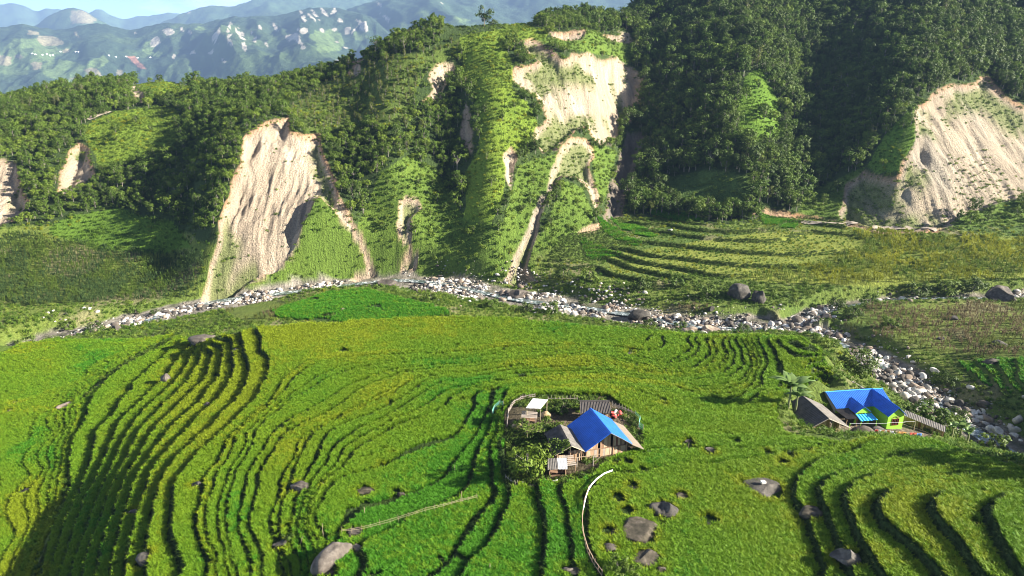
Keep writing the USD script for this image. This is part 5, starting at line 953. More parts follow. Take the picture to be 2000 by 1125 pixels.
for i, lb in zip(pk, tell_apart([stone_label(i) for i in pk], [u[i] for i in pk])):
    place(f'/World/stream_stone_{"abcdef"[kind[i]]}_source', 'stream_stone', lb, 'stone', (sp[i, 0], sp[i, 1], sz_[i] + ss[i] * .18), yaw[i], (float(ss[i]), float(ss[i] * .8), float(ss[i] * flat[i])), f'{tone[kind[i]]} stones {reach(i)}')
r = ~pick; k = int(r.sum())
instancer('stream_pebbles', 'pale stones and gravel covering the stream beds', 'stones', [[('stone', ms, m_)] for ms, m_ in SM], np.stack([sp[r, 0], sp[r, 1], sz_[r] + ss[r] * .15], -1), kind[r], yaw[r], np.stack([ss[r], ss[r] * .8, ss[r] * flat[r]], -1))
# water
WATER = M('water', {'g': ('geometry', {}), 'mp': ('mapping', {'scale': (.5, .5, 1.0)}), 'n': ('noise_texture', {'scale': 1.6, 'detail': 6.0, 'roughness': .65, 'distortion': .6}), 'r': ('rgb_ramp', {'ramp': [(.46, (.055, .075, .075)), (.56, (.18, .22, .23)), (.64, (.72, .76, .78))]}),
    'b': ('bump', {'strength': .6, 'distance': .2}), 'p': ('principled_bsdf', {'roughness': .12, 'specular_ior_level': .5})}, [('g.position', 'mp.vector'), ('mp.vector', 'n.vector'), ('n.fac', 'r.fac'), ('n.fac', 'b.height'), ('r.color', 'p.base_color'), ('b.normal', 'p.normal')], surface='p.BSDF')
def ribbon(c, half, lift, seed, conform=True):
    d = np.gradient(c[:, :2], axis=0); d /= np.linalg.norm(d, axis=1, keepdims=True) + 1e-9; nn = np.stack([-d[:, 1], d[:, 0]], 1)
    s = np.arange(len(c)); hw = half * (.7 + .6 * fbm2(s * 1.0, s * 0.0, 8, 3, seed)); rows = []
    for o in np.linspace(-1, 1, 5):
        p = c[:, :2] + nn * (hw * o)[:, None]; z = terrain(p[:, 0], p[:, 1], False)['z'] if conform else c[:, 2]
        rows.append(np.column_stack([p, z + lift]))
    V = np.stack(rows, 1); n_, m_ = V.shape[:2]; ii = np.arange(n_ * m_).reshape(n_, m_)
    return V.reshape(-1, 3), np.stack([ii[:-1, :-1], ii[1:, :-1], ii[1:, 1:], ii[:-1, 1:]], -1).reshape(-1, 4)
for (c, w), off, lb in zip(RIVW, (-1.2, 0, .8), ('rushing white and grey stream beside the green house', 'small upper stream joining from the right', 'stream running behind the plateau past the landslides')):
    cc = c.copy(); d = np.gradient(cc[:, :2], axis=0); d /= np.linalg.norm(d, axis=1, keepdims=True); wob = 1.4 * np.sin(np.arange(len(cc)) / 7.0) + off
    cc[:, :2] += np.stack([-d[:, 1], d[:, 0]], 1) * wob[:, None]; cc[:, 2] = cc[:, 2] + .28
    tag(obj('stream', ribbon(cc, w * .24, 0, 400, False), WATER, smooth=True), lb, None, None, 'structure')
# dirt tracks
DIRT = M('dirt', {'g': ('geometry', {}), 'n': ('noise_texture', {'scale': 1.5, 'detail': 6.0}), 'r': ('rgb_ramp', {'ramp': [(.3, (.24, .19, .14)), (.7, (.38, .32, .25))]}), 'p': ('principled_bsdf', {'roughness': .95})}, [('g.position', 'n.vector'), ('n.fac', 'r.fac'), ('r.color', 'p.base_color')], surface='p.BSDF')
def on_ground(uv, y0=200, y1=470):
    """Where the view ray through a picture position first meets the ground."""
    out = []
    for u_, v_ in uv:
        ys = np.arange(y0, y1, .7); p = PY(np.full(len(ys), u_), np.full(len(ys), v_), ys); zt = terrain(p[:, 0], p[:, 1])['z']
        k = np.nonzero(zt >= p[:, 2])[0]; k = k[0] if len(k) else len(ys) - 1; out.append([p[k, 0], p[k, 1], zt[k]])
    return np.array(out)
def track(uv, half, lift, lb, y0=200):
    c = on_ground(uv, y0); s = np.r_[0, np.cumsum(np.hypot(*np.diff(c[:, :2], axis=0).T))]; q_ = np.arange(0, s[-1], 1.2)
    cc = np.stack([np.interp(q_, s, c[:, k]) for k in range(3)], 1); cc[:, :2] = gaussian_filter(cc[:, :2], (2, 0), mode='nearest')
    d = np.gradient(cc[:, :2], axis=0); d /= np.linalg.norm(d, axis=1, keepdims=True); nn = np.stack([-d[:, 1], d[:, 0]], 1); rows = []
    for o in (-1, 0, 1):
        p = cc[:, :2] + nn * half * o; rows.append(np.column_stack([p, np.maximum(terrain(p[:, 0], p[:, 1])['z'], terrain(cc[:, 0], cc[:, 1])['z'] - .3) + lift]))
    V = np.stack(rows, 1); n_, m_ = V.shape[:2]; ii = np.arange(n_ * m_).reshape(n_, m_)
    tag(obj('dirt_track', (V.reshape(-1, 3), np.stack([ii[:-1, :-1], ii[1:, :-1], ii[1:, 1:], ii[:-1, 1:]], -1).reshape(-1, 4)), DIRT, smooth=True), lb, None, None, 'structure')
track([(1560, 431), (1600, 436), (1660, 441), (1720, 446), (1780, 449), (1838, 452)], .9, .22, 'pale dirt track along the foot of the right landslide')
track([(168, 239), (190, 229), (222, 219)], 1.6, .9, 'short pale track crossing the left mountainside', 250)

# ------------------------------------------------------------------ single trees and bushes that stand out
for nm_, sd, mt, kw in (('crest_tree', 900, LEAF_DARK, dict(h=8.0, r=2.9, base=.22, shape='round', n_cl=22, n_leaf=34, leaf=.5)), ('airy_tree', 901, LEAF_MID, dict(h=8, r=3.6, base=.35, shape='flat', n_cl=16, n_leaf=26, leaf=.42)), ('fruit_tree', 902, LEAF_LIGHT, dict(h=3.6, r=2.2, base=.2, shape='round', n_cl=26, n_leaf=24, leaf=.34)), ('stream_tree', 903, LEAF_DARK, dict(h=6.0, r=3.3, base=.08, shape='round', n_cl=34, n_leaf=34, leaf=.44)), ('bank_bush', 904, LEAF_MID, dict(h=3.2, r=2.2, base=.05, shape='round', n_cl=20, n_leaf=30, leaf=.38)), ('dark_bank_bush', 905, LEAF_DARK, dict(h=3.0, r=2.4, base=.05, shape='round', n_cl=20, n_leaf=30, leaf=.36)), ('bare_tree', 906, LEAF_LIGHT, dict(h=7, r=2.0, base=.55, shape='flat', n_cl=8, n_leaf=14, leaf=.36))):
    tree_class(nm_, sd, mt, **kw)
def single(src, uv, z, hgt_px, h0, lb, cat_='tree', y0=None, name=None):
    p = on_ground([uv], y0)[0] if y0 else PZ(uv[0], uv[1], z); zg = p[2] if y0 else ground_at(p[0], p[1])
    s = hgt_px * math.hypot(p[1], p[2] - CAM_H) / FPX / h0
    place(f'/World/{src}_source', name or src, lb, cat_, (p[0], p[1], zg - .1), (uv[0] * 1.7) % 6.28, float(s))
single('crest_tree', (946, 52), 0, 40, 8, 'lone dark tree standing on the grassy ridge top', y0=300)
single('dark_bank_bush', (962, 50), 0, 12, 3.0, 'small dark bush beside the lone ridge tree', 'bush', y0=300)
single('airy_tree', (733, 108), 0, 36, 8, 'broad tree on the ridge above the small pale scar', y0=290); single('airy_tree', (790, 100), 0, 32, 8, 'airy pale tree on the ridge left of the yellow spur', y0=290); single('airy_tree', (772, 102), 0, 24, 8, 'smaller airy tree just left of the airy ridge tree', y0=290)
single('airy_tree', (96, 185), 0, 28, 8, 'dark spreading tree on the left skyline', y0=320); single('airy_tree', (149, 182), 0, 24, 8, 'left tree of the pair on the left skyline', y0=320); single('airy_tree', (163, 182), 0, 22, 8, 'right tree of the pair on the left skyline', y0=320); single('airy_tree', (250, 168), 0, 24, 8, 'tree at the left end of the yellow ridge field', y0=320); single('airy_tree', (320, 158), 0, 26, 8, 'pale thin tree on the yellow ridge field', y0=320)
single('bare_tree', (893, 345), 0, 50, 7, 'tall pale trunked tree with few leaves beside the yellow spur', y0=215)
single('stream_tree', (1672, 752), -9.5, 62, 6, 'dense dark round tree by the stream behind the green house'); single('dark_bank_bush', (1665, 622), -14.6, 26, 3, 'bright round bush on the dry fan by the fork', 'bush'); single('bank_bush', (1738, 640), -13.8, 28, 3.2, 'leafy green bush among the dry maize', 'bush')
single('bank_bush', (1815, 822), -9, 44, 3.2, 'leafy bush behind the long low shed', 'bush'); single('bank_bush', (1850, 838), -9, 40, 3.2, 'leafy bush left of the banana plants', 'bush'); single('bank_bush', (1780, 800), -8.5, 20, 3.2, 'low bush between the rapids and the shed', 'bush'); single('dark_bank_bush', (640, 760), 0, 0.01, 3, 'x') if False else None
for i, (u_, v_, z_, h_, lb) in enumerate([(1140, 590, -17, 18, 'grassy bush in the pale stream'), (1075, 615, -17, 26, 'green bush at the lower edge of the pale stream'), (1025, 612, -17, 20, 'dark green bush behind the plateau left of the pale stream'), (960, 600, -16, 22, 'bush between the far steps and the stream'), (1270, 630, -16, 20, 'bush below the dark wedge boulder'), (1330, 632, -16, 18, 'bush behind the row of tan boulders'), (1450, 640, -16, 20, 'bush on the plateau edge near the fork'), (1380, 580, -14, 28, 'dark bush on the bank under the stepped fields'), (1250, 560, -13.5, 26, 'dark bush above the stony bank'), (1320, 560, -13.5, 24, 'bush left of the large dark boulder'), (1640, 585, -13.5, 26, 'bush above the upper stream'), (1700, 582, -13.5, 28, 'round bush above the upper stream by the dry fan'), (1790, 565, -13, 34, 'dark hedge bush below the yellowing maize'), (1850, 562, -12.8, 34, 'middle dark hedge bush below the yellowing maize'), (1900, 560, -12.6, 32, 'right dark hedge bush below the yellowing maize'), (1150, 545, -13.5, 28, 'bush at the mouth of the ravine stream'), (1100, 535, -13.5, 24, 'bush left of the ravine mouth'), (45, 640, -16.5, 26, 'round yellow green bush at the far left'), (100, 645, -16.8, 30, 'spiky dark bush at the left of the stream'), (130, 612, -17, 20, 'yellow green bush above the left stream'), (180, 625, -18, 24, 'dark bush on the far bank of the left stream'), (260, 585, -16.8, 16, 'low bush at the edge of the dark maize'), (300, 588, -17, 14, 'low bush above the left stream bank'), (840, 585, -16, 20, 'bush beyond the small far steps'), (1880, 800, -13, 30, 'bush on the shaded right bank'), (1950, 850, -12, 36, 'bush on the right bank near the water'), (1850, 735, -13.5, 26, 'bush on the upper right bank')]):
    single('bank_bush' if i % 2 else 'dark_bank_bush', (u_, v_), z_, h_, 3.1, lb, 'bush')
single('fruit_tree', (1030, 925), 1.2, 62, 3.6, 'leafy fruit tree in the yard before the cooking shed'); single('fruit_tree', (1008, 905), 1.2, 36, 3.6, 'small leafy tree at the left of the yard'); single('fruit_tree', (1062, 905), 1.2, 40, 3.6, 'leafy tree leaning on the cooking shed'); single('bank_bush', (1095, 812), 1, 20, 3.2, 'green shrub left of the blue roof', 'bush'); single('bank_bush', (1020, 835), 1, 20, 3.2, 'overgrown bush at the left side of the yard', 'bush'); single('dark_bank_bush', (1100, 800), .9, 20, 3, 'dark shrub behind the cooking shed', 'bush')
single('bank_bush', (1205, 1118), 2.1, 34, 3.2, 'leafy bush beside the path at the bottom', 'bush'); single('bank_bush', (1232, 1124), 2.1, 26, 3.2, 'yellow green bush at the bottom beside the cracked boulder', 'bush'); single('bank_bush', (565, 1062), -2.5, 18, 3.2, 'small bush beside the dark brown rock', 'bush')
# tall trees at the right, whose shade falls over the curved terraces
for i, (x_, y_, s_) in enumerate([(69, 62, 1.5), (73, 66, 1.7), (70, 70, 1.5), (77, 60, 1.7), (76, 71, 1.6), (80, 65, 1.8), (72, 58, 1.2), (82, 75, 1.6), (66.5, 66, 1.0)]):
    place(f'/World/{BROAD[[2, 0, 3][i % 3]]}_source', BROAD[[2, 0, 3][i % 3]], 'tall tree past the right edge of the curved terraces', 'tree', (x_, y_, ground_at(x_, y_) - .2), i * 1.3, s_, 'trees right of the curved terraces')

def banana(uv, z, h, n, seed, lb):
    p = PZ(uv[0], uv[1], z); r = np.random.default_rng(seed); T = thing('banana_plant', lb, 'banana plant', (p[0], p[1], ground_at(p[0], p[1]) - .1))
    obj('stem', tube(np.array([[0, 0, 0], [.05, 0, h * .3], [.08, .05, h * .6]]), np.array([.2, .17, .1]), 8), BANANA_STEM, T)
    for k in range(n):
        a = k * 2.4 + r.uniform(-.3, .3); L = h * r.uniform(.45, .62); up = r.uniform(.65, 1.4); s = np.linspace(0, 1, 9); dirv = np.array([math.cos(a), math.sin(a), 0])
        rad = L * (s * math.cos(up) * .9 + .25 * s ** 2); zz = h * .58 + L * (s * math.sin(up) - .55 * s ** 2.2 * (1.2 - .5 * up)); c = dirv * rad[:, None] + np.array([.08, .05, 0]) + np.stack([0 * s, 0 * s, zz], 1)
        w = .36 * h / 5 * 1.5 * np.sin(np.clip(s * 1.05 + .06, 0, 1) * np.pi) ** .6 * (s > .08) + .02; sd = np.array([-dirv[1], dirv[0], 0])
        V = np.concatenate([c - sd * w[:, None] - [0, 0, .06] + r.normal(0, .03, (9, 3)), c + [0, 0, .02], c + sd * w[:, None] - [0, 0, .06] + r.normal(0, .03, (9, 3))]); i = np.arange(8)
        F = np.concatenate([np.stack([i, i + 1, i + 10, i + 9], 1), np.stack([i + 9, i + 10, i + 19, i + 18], 1)]); obj('leaf', (V, F), LEAF_BANANA, T, smooth=True)
LEAF_BANANA = leaf_mat('leaf_banana', (.12, .22, .05), (.26, .36, .13), trans=.35, var=.2, rough=.4); BANANA_STEM = M('banana_stem', {'p': ('principled_bsdf', {'base_color': (.16, .17, .07), 'roughness': .7})}, [], surface='p.BSDF')
banana((1538, 806), -1.5, 6.6, 13, 1, 'large banana plant behind the left barn'); banana((1552, 812), -2, 4.8, 9, 2, 'smaller banana plant touching the left barn roof'); banana((1872, 862), -8.5, 3.8, 10, 3, 'bright banana plant between the long shed and the stream'); banana((1888, 866), -9, 3.2, 9, 4, 'right banana plant beside the stream'); banana((1856, 862), -8.3, 2.8, 8, 5, 'left small banana plant beside the long shed')
print('stones, trees', time.time() - T0)

# ------------------------------------------------------------------ buildings
def plain(name, col, rough=.8, metal=0.0, noise=0.25, scale=3.0, spec=.3, stretch=(1, 1, 1)):
    c = np.array(col); a, b = np.clip(c * (1 - noise), 0, 1), np.clip(c * (1 + noise), 0, .95)
    return M(name, {'tc': ('texture_coordinate', {}), 'mp': ('mapping', {'scale': stretch}), 'n': ('noise_texture', {'scale': scale, 'detail': 6.0, 'roughness': .65}), 'r': ('rgb_ramp', {'ramp': [(.3, tuple(a)), (.7, tuple(b))]}), 'p': ('principled_bsdf', {'roughness': rough, 'metallic': metal, 'specular_ior_level': spec})},
             [('tc.object', 'mp.vector'), ('mp.vector', 'n.vector'), ('n.fac', 'r.fac'), ('r.color', 'p.base_color')], surface='p.BSDF')
BLUE = plain('blue_metal', (.012, .10, .45), .45, noise=.2, scale=.9, spec=.4)
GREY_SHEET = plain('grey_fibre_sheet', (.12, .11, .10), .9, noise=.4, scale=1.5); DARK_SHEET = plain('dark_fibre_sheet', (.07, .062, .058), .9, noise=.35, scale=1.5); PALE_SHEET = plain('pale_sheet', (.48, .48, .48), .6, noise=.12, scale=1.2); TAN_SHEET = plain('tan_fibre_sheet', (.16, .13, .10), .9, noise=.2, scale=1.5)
WOOD = [plain(f'plank_{k}', c, .85, noise=.3, scale=3.0, stretch=(6, 6, .6)) for k, c in (('pale', (.46, .33, .215)), ('tan', (.34, .22, .135)), ('brown', (.22, .135, .085)), ('grey', (.33, .28, .235)), ('red', (.20, .09, .06)))]
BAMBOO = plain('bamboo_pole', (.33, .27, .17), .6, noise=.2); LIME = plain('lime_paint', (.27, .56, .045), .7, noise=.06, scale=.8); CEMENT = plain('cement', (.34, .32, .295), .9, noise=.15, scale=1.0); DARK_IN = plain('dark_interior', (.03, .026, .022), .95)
AWNING = plain('light_blue_tarp', (.05, .38, .78), .5, noise=.15, scale=2.0); FRAME = plain('red_brown_frame', (.16, .05, .03), .6); WHITE = plain('white_cloth', (.72, .72, .74), .8, noise=.08); RED = plain('red_cloth', (.55, .07, .06), .8, noise=.3); ORANGE = plain('orange_strip', (.62, .30, .10), .8); BLUECL = plain('blue_cloth', (.08, .20, .55), .8); PINK = plain('brick_floor', (.40, .24, .19), .9, noise=.3, scale=4); SOIL = plain('soil', (.075, .062, .05), .95, noise=.4, scale=2); STRAW = plain('straw', (.32, .23, .13), .95, noise=.4, scale=5); NET = plain('green_net', (.12, .34, .26), .8, noise=.2)
PANE = M('window_pane', {'t': ('transparent_bsdf', {'color': (.5, .52, .52)}), 'g': ('glossy_bsdf', {'color': (.8, .8, .8), 'roughness': .05}), 'f': ('fresnel', {'IOR': 1.45}), 'm': ('mix_closure', {})}, [('f.fac', 'm.fac'), ('t.BSDF', 'm.closure1'), ('g.BSDF', 'm.closure2')], surface='m.closure')
def bx(cx, cy, cz, sx, sy, sz, rz=0.0, bev=0.0):
    b = trimesh.creation.box((sx, sy, sz))
    if rz: b.apply_transform(trimesh.transformations.rotation_matrix(rz, [0, 0, 1]))
    b.apply_translation((cx, cy, cz)); return np.array(b.vertices), np.array(b.faces)
def sheet(a, b, c, d, wave=.22, amp=.035, thick=.025, nv=3):
    """Corrugated roof sheet: a-b is the upper edge, d-c the lower edge; the waves run from upper to lower edge."""
    a, b, c, d = (np.asarray(p, float) for p in (a, b, c, d)); Lw = np.linalg.norm(b - a); n = max(8, int(Lw / wave * 6)) if wave else 6
    s = np.linspace(0, 1, n + 1)[:, None, None]; t = np.linspace(0, 1, nv)[None, :, None]
    P = (a * (1 - s) + b * s) * (1 - t) + (d * (1 - s) + c * s) * t
    nn = np.cross(b - a, d - a); nn /= np.linalg.norm(nn); nn *= np.sign(nn[2]) or 1
    w = amp * np.sin(s * Lw / wave * 2 * np.pi) if wave else 0 * s
    T = P + nn * w; B = T - nn * thick; m = nv; ii = np.arange((n + 1) * m).reshape(n + 1, m); N = (n + 1) * m
    q = np.stack([ii[:-1, :-1], ii[1:, :-1], ii[1:, 1:], ii[:-1, 1:]], -1).reshape(-1, 4)
    rim = [ii[:, 0], ii[:, -1][::-1], ii[0, ::-1], ii[-1, :]]; e = np.concatenate([np.stack([r[:-1], r[1:], r[1:] + N, r[:-1] + N], 1) for r in rim])
    return np.vstack([T.reshape(-1, 3), B.reshape(-1, 3)]), np.vstack([q, q[:, ::-1] + N, e])
def pole(p, q, r, sides=6): return tube(np.array([p, (np.asarray(p) + q) / 2, q], float), np.array([r, r, r * .9]), sides)
def prism(poly_xz, y0, y1):
    """A wall whose outline lies in the local x-z plane, from y0 to y1."""
    m = trimesh.creation.extrude_polygon(shapely.Polygon(poly_xz), y1 - y0); v = np.array(m.vertices); return np.stack([v[:, 0], v[:, 2] + y0, v[:, 1]], -1), np.array(m.faces)[:, ::-1]
def planks(T, x0, x1, top, y, w, seed, z0=0.0, thick=.05, skip=()):
    """Upright boards along the local x axis, top(x) the height they reach, each a part."""
    r = np.random.default_rng(seed); x = x0; k = 0
    while x < x1 - .05:
        ww = min(w * r.uniform(.7, 1.35), x1 - x); h0, h1 = top(x), top(x + ww - .02); k += 1
        if k not in skip and min(h0, h1) > z0 + .05:
            y_ = y + r.uniform(-.018, .018); o = r.uniform(-.03, .02); obj('plank', prism([(x, z0), (x + ww - .02, z0), (x + ww - .02, h1 + o), (x, h0 + o)], y_ - thick / 2, y_ + thick / 2), WOOD[r.choice(5, p=[.36, .28, .14, .14, .08])], T)
        x += ww
# wooden house with the blue roof
T = thing('wooden_house', 'wooden plank house with a blue metal roof among the rice', 'house', (11.75, 81.1, 1.15), math.radians(15.4))
F_, B_, HW, EA, RI = -3.45, 3.45, 3.4, 1.95, 4.2
obj('roof_panel', sheet((0, F_, RI), (0, B_, RI), (-HW, B_, EA), (-HW, F_, EA), .3, .022), BLUE, T); obj('roof_panel', sheet((0, B_, RI), (0, F_, RI), (3.2, F_, EA + .1), (3.2, B_, EA + .1), .3, .022), BLUE, T)
obj('ridge_cap', prism([(-.22, RI - .10), (0, RI + .07), (.22, RI - .10), (0, RI + .03)], F_ - .02, B_ + .02), BLUE, T)
obj('lean_to_roof', sheet((3.0, B_ - .1, EA + .06), (3.0, F_ + .05, EA + .06), (4.95, F_ + .05, .95), (4.95, B_ - .4, .95), .2, .02), TAN_SHEET, T)
fy = F_ + .95; slope_ = (RI - EA) / HW
planks(T, -2.75, 2.75, lambda x: 1.5, fy, .34, 11, -.4); planks(T, -2.6, 2.6, lambda x: max(1.5, RI - .12 - slope_ * abs(x)), fy + .05, .36, 12, 1.54, skip=(5, 9))
obj('beam', bx(0, fy - .05, 1.52, 5.6, .09, .09), WOOD[2], T)
for x_ in (-2.8, -.9, .9, 2.8): obj('post', bx(x_, fy - .06, .75, .13, .13, 2.1 + (1.2 if abs(x_) < 2 else 0)), WOOD[1], T)
obj('side_wall', bx(-2.8, .3, .7, .06, B_ - fy - .4, 2.3), WOOD[1], T); obj('side_wall', bx(2.8, .3, .7, .06, B_ - fy - .4, 2.3), WOOD[2], T); obj('back_wall', prism([(-2.78, -.4), (2.78, -.4), (2.78, 1.9), (0, RI - .2), (-2.78, 1.9)], B_ - .55, B_ - .48), WOOD[2], T)
for s_ in (-1, 1): obj('barge_board', tube(np.array([[0, F_ - .03, RI - .05], [s_ * HW * .5, F_ - .03, (RI + EA) / 2 - .05], [s_ * (HW if s_ < 0 else 3.2), F_ - .03, EA]]), np.full(3, .05), 4), GREY_SHEET if s_ > 0 else BLUE, T)
for y_ in (F_ + .3, F_ + 2.2, 0, 2.2): obj('post', pole((4.6, y_, -.4), (4.6, y_, 1.1), .05), BAMBOO, T)
# cooking shed against the house
T = thing('cooking_shed', 'grey roofed cooking shed with green vines against the wooden house', 'shed', (7.05, 79.4, 1.15), math.radians(11.0))
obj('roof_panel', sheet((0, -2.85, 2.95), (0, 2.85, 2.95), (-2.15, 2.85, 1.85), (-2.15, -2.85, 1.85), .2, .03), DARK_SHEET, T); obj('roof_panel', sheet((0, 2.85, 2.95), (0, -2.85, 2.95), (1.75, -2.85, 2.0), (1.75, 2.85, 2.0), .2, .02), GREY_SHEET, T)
planks(T, -1.5, 1.4, lambda x: 1.35, -2.2, .30, 13, -.4); planks(T, -.2, 1.4, lambda x: 1.9, -2.25, .3, 14, 1.4)
for x_, y_ in ((-1.7, -2.4), (0, -2.4), (1.5, -2.4), (-1.7, 2.4)): obj('post', pole((x_, y_, -.4), (x_, y_, 1.9 + (.8 if x_ == 0 else 0)), .07), WOOD[1], T)
obj('barge_board', tube(np.array([[0, -2.88, 2.93], [-1.1, -2.88, 2.37], [-2.15, -2.88, 1.83]]), np.full(3, .045), 4), BAMBOO, T); obj('barge_board', tube(np.array([[0, -2.88, 2.93], [.9, -2.88, 2.45], [1.75, -2.88, 1.98]]), np.full(3, .045), 4), BAMBOO, T); obj('back_wall', bx(0, 2.4, .7, 3.2, .06, 2.2), WOOD[2], T); obj('side_wall', bx(-1.72, 0, .5, .06, 4.6, 1.9), WOOD[2], T)
for k in range(6): obj('awning_slat', bx(-.75 + .02 * k, -2.95 - .26 * k, 1.62 - .10 * k, 1.9, .22, .03, .02 * (k % 3 - 1)), WOOD[3], T)
for x_ in (-1.5, .1): obj('post', pole((x_, -4.3, -.3), (x_, -4.3, 1.1), .05), WOOD[1], T)
def vine(name, lb, pts, n, spread, leafmat, leaf, loc, rz, seed):
    r = np.random.default_rng(seed); P = np.asarray(pts, float)[r.integers(0, len(pts), n)] + r.normal(0, 1, (n, 3)) * spread
    T_ = thing(name, lb, 'vine', loc, rz); obj('leaves', quads_mesh(P, r.normal(0, .6, (n, 3)) + [-.2, -.3, 1], leaf * r.uniform(.6, 1.3, n), r, 1.1), leafmat, T_)
    obj('stem', tube(np.array([P[0], P[n // 3], P[n // 2], P[-1]]), np.full(4, .02), 4), BARK, T_)
g_ = [(-2.0 + 1.9 * a, -2.6 + 3.0 * b, 1.95 + 1.0 * a) for a in np.linspace(0, .9, 8) for b in np.linspace(0, 1, 8) if a * .9 + b < 1.25]
vine('climbing_vine', 'green vine spread over the cooking shed roof', g_, 520, (.16, .2, .10), LEAF_MID, .30, (7.05, 79.4, 1.15), math.radians(11.0), 31)
# vine trellis left of the shed
p_ = PZ(1045, 850, 1.1); T = thing('trellis', 'low pole trellis left of the cooking shed', 'trellis', (p_[0], p_[1], 1.05), .1)
for x_ in (-1.2, 1.2):
    for y_ in (-.8, .8): obj('post', pole((x_, y_, -.2), (x_, y_, 1.1), .04), BAMBOO, T)
for k in range(6): obj('pole', pole((-1.35, -.9 + .36 * k, 1.12), (1.35, -.9 + .36 * k, 1.12), .03), BAMBOO, T)
vine('climbing_vine', 'pale leafy vine covering the pole trellis', [(a, b, 1.2) for a in np.linspace(-1.3, 1.3, 7) for b in np.linspace(-.9, .9, 5)], 380, (.2, .2, .10), LEAF_LIGHT, .26, (p_[0], p_[1], 1.05), .1, 33)
vine('climbing_vine', 'leafy creeper on the ground between the shed and the yard', [(a, b, .2) for a in np.linspace(-1.6, 1.6, 7) for b in np.linspace(-1.2, 1.2, 5)], 420, (.25, .25, .14), LEAF_MID, .26, (*PZ(1080, 835, 1.1)[:2], 1.05), 0, 34)
# small hut in front
p_ = PZ(1088, 931, 1.1); T = thing('small_hut', 'small open hut with a pale sheet roof at the front of the yard', 'hut', (p_[0], p_[1] + .5, 1.1), .05)
obj('roof_panel', sheet((-1.1, .95, 1.75), (0.05, .95, 1.78), (.05, -.95, 1.35), (-1.3, -.95, 1.32), .2, .02), GREY_SHEET, T); obj('roof_panel', sheet((.08, .95, 1.8), (1.35, .95, 1.76), (1.2, -.95, 1.34), (.06, -.95, 1.37), .2, .02), PALE_SHEET, T)
for x_ in (-1.0, 1.0):
    for y_ in (-.7, .7): obj('post', bx(x_, y_, .6, .12, .12, 1.6), WOOD[1], T)
for x_ in (-1.0, 1.0): obj('side_board', bx(x_, 0, .45, .05, 1.3, .8), WOOD[4], T)
obj('bench', bx(0, .1, .42, 1.9, .9, .06), WOOD[2], T); obj('front_board', bx(0, -.72, .3, 1.9, .04, .22), WOOD[2], T); obj('back_board', bx(0, .74, .7, 1.9, .04, 1.0), WOOD[2], T)
# white roofed shelter
C_ = [PZ(1040.8, 777.6, 3.7), PZ(1070.4, 780.8, 3.7), PZ(1056, 798.4, 3.15), PZ(1027, 796.8, 3.15)]; o_ = np.array([np.mean([c[0] for c in C_]), np.mean([c[1] for c in C_]), .85]); C_ = [c - o_ for c in C_]
T = thing('shelter', 'open pole shelter with a bright white sheet roof', 'shelter', o_)
h_ = lambda a, b, t: a * (1 - t) + b * t
obj('roof_panel', sheet(C_[0], h_(C_[0], C_[1], .49), h_(C_[3], C_[2], .49), C_[3], .2, .015), PALE_SHEET, T); obj('roof_panel', sheet(h_(C_[0], C_[1], .5) + [0, 0, .02], C_[1] + [0, 0, .02], C_[2] + [0, 0, .02], h_(C_[3], C_[2], .5) + [0, 0, .02], .2, .015), PALE_SHEET, T)
for c in C_: obj('post', pole((c[0] * .9, c[1] * .9, -.2), (c[0] * .9, c[1] * .9, c[2] - .05), .06), BAMBOO, T)
for a, b in ((0, 1), (2, 3)): obj('rail', pole(C_[a] * [.95, .95, 1] - [0, 0, .08], C_[b] * [.95, .95, 1] - [0, 0, .08], .045), BAMBOO, T)
# weathered coop
p_ = PZ(1034, 826, .95); T = thing('wooden_coop', 'weathered wooden coop with a grey plank roof below the white shelter', 'coop', (p_[0], p_[1] + .4, .9), -.12)
for k in range(5): obj('roof_plank', bx(0, -.5 + .27 * k, 1.0 + .07 * k, 2.3, .25, .035, .03 * (k % 2)), WOOD[3], T)
for x_ in (-.95, 0, .95):
    for y_ in (-.5, .5): obj('post', bx(x_, y_, .4, .09, .09, 1.2), WOOD[3], T)
obj('floor_board', bx(0, 0, .35, 2.0, 1.0, .05), WOOD[2], T); obj('back_board', bx(0, .5, .65, 2.0, .04, .6), WOOD[2], T)
# dark barn behind the house
T = thing('barn', 'low barn with a dark corrugated roof behind the wooden house', 'barn', (12.05, 89.7, .45), 0)
obj('roof_panel', sheet((-2.15, 0, 3.2), (2.15, 0, 3.2), (2.25, -2.0, 2.35), (-2.25, -2.0, 2.35), .22, .04), DARK_SHEET, T); obj('roof_panel', sheet((-2.15, 0, 3.2), (2.15, 0, 3.2), (2.15, 1.8, 2.5), (-2.15, 1.8, 2.5), .22, .04), DARK_SHEET, T)
obj('ridge_cap', tube(np.array([[-2.2, 0, 3.22], [0, 0, 3.25], [2.2, 0, 3.22]]), np.full(3, .10), 6), DARK_SHEET, T)
planks(T, -2.0, 2.0, lambda x: 2.3, -1.75, .35, 15, -.4); planks(T, -2.0, 2.0, lambda x: 2.4, 1.55, .35, 16, -.4); obj('side_wall', prism([(-1.7, -.4), (1.55, -.4), (1.55, 2.45), (0, 3.0), (-1.7, 2.3)], -.03, .03), WOOD[2], T)
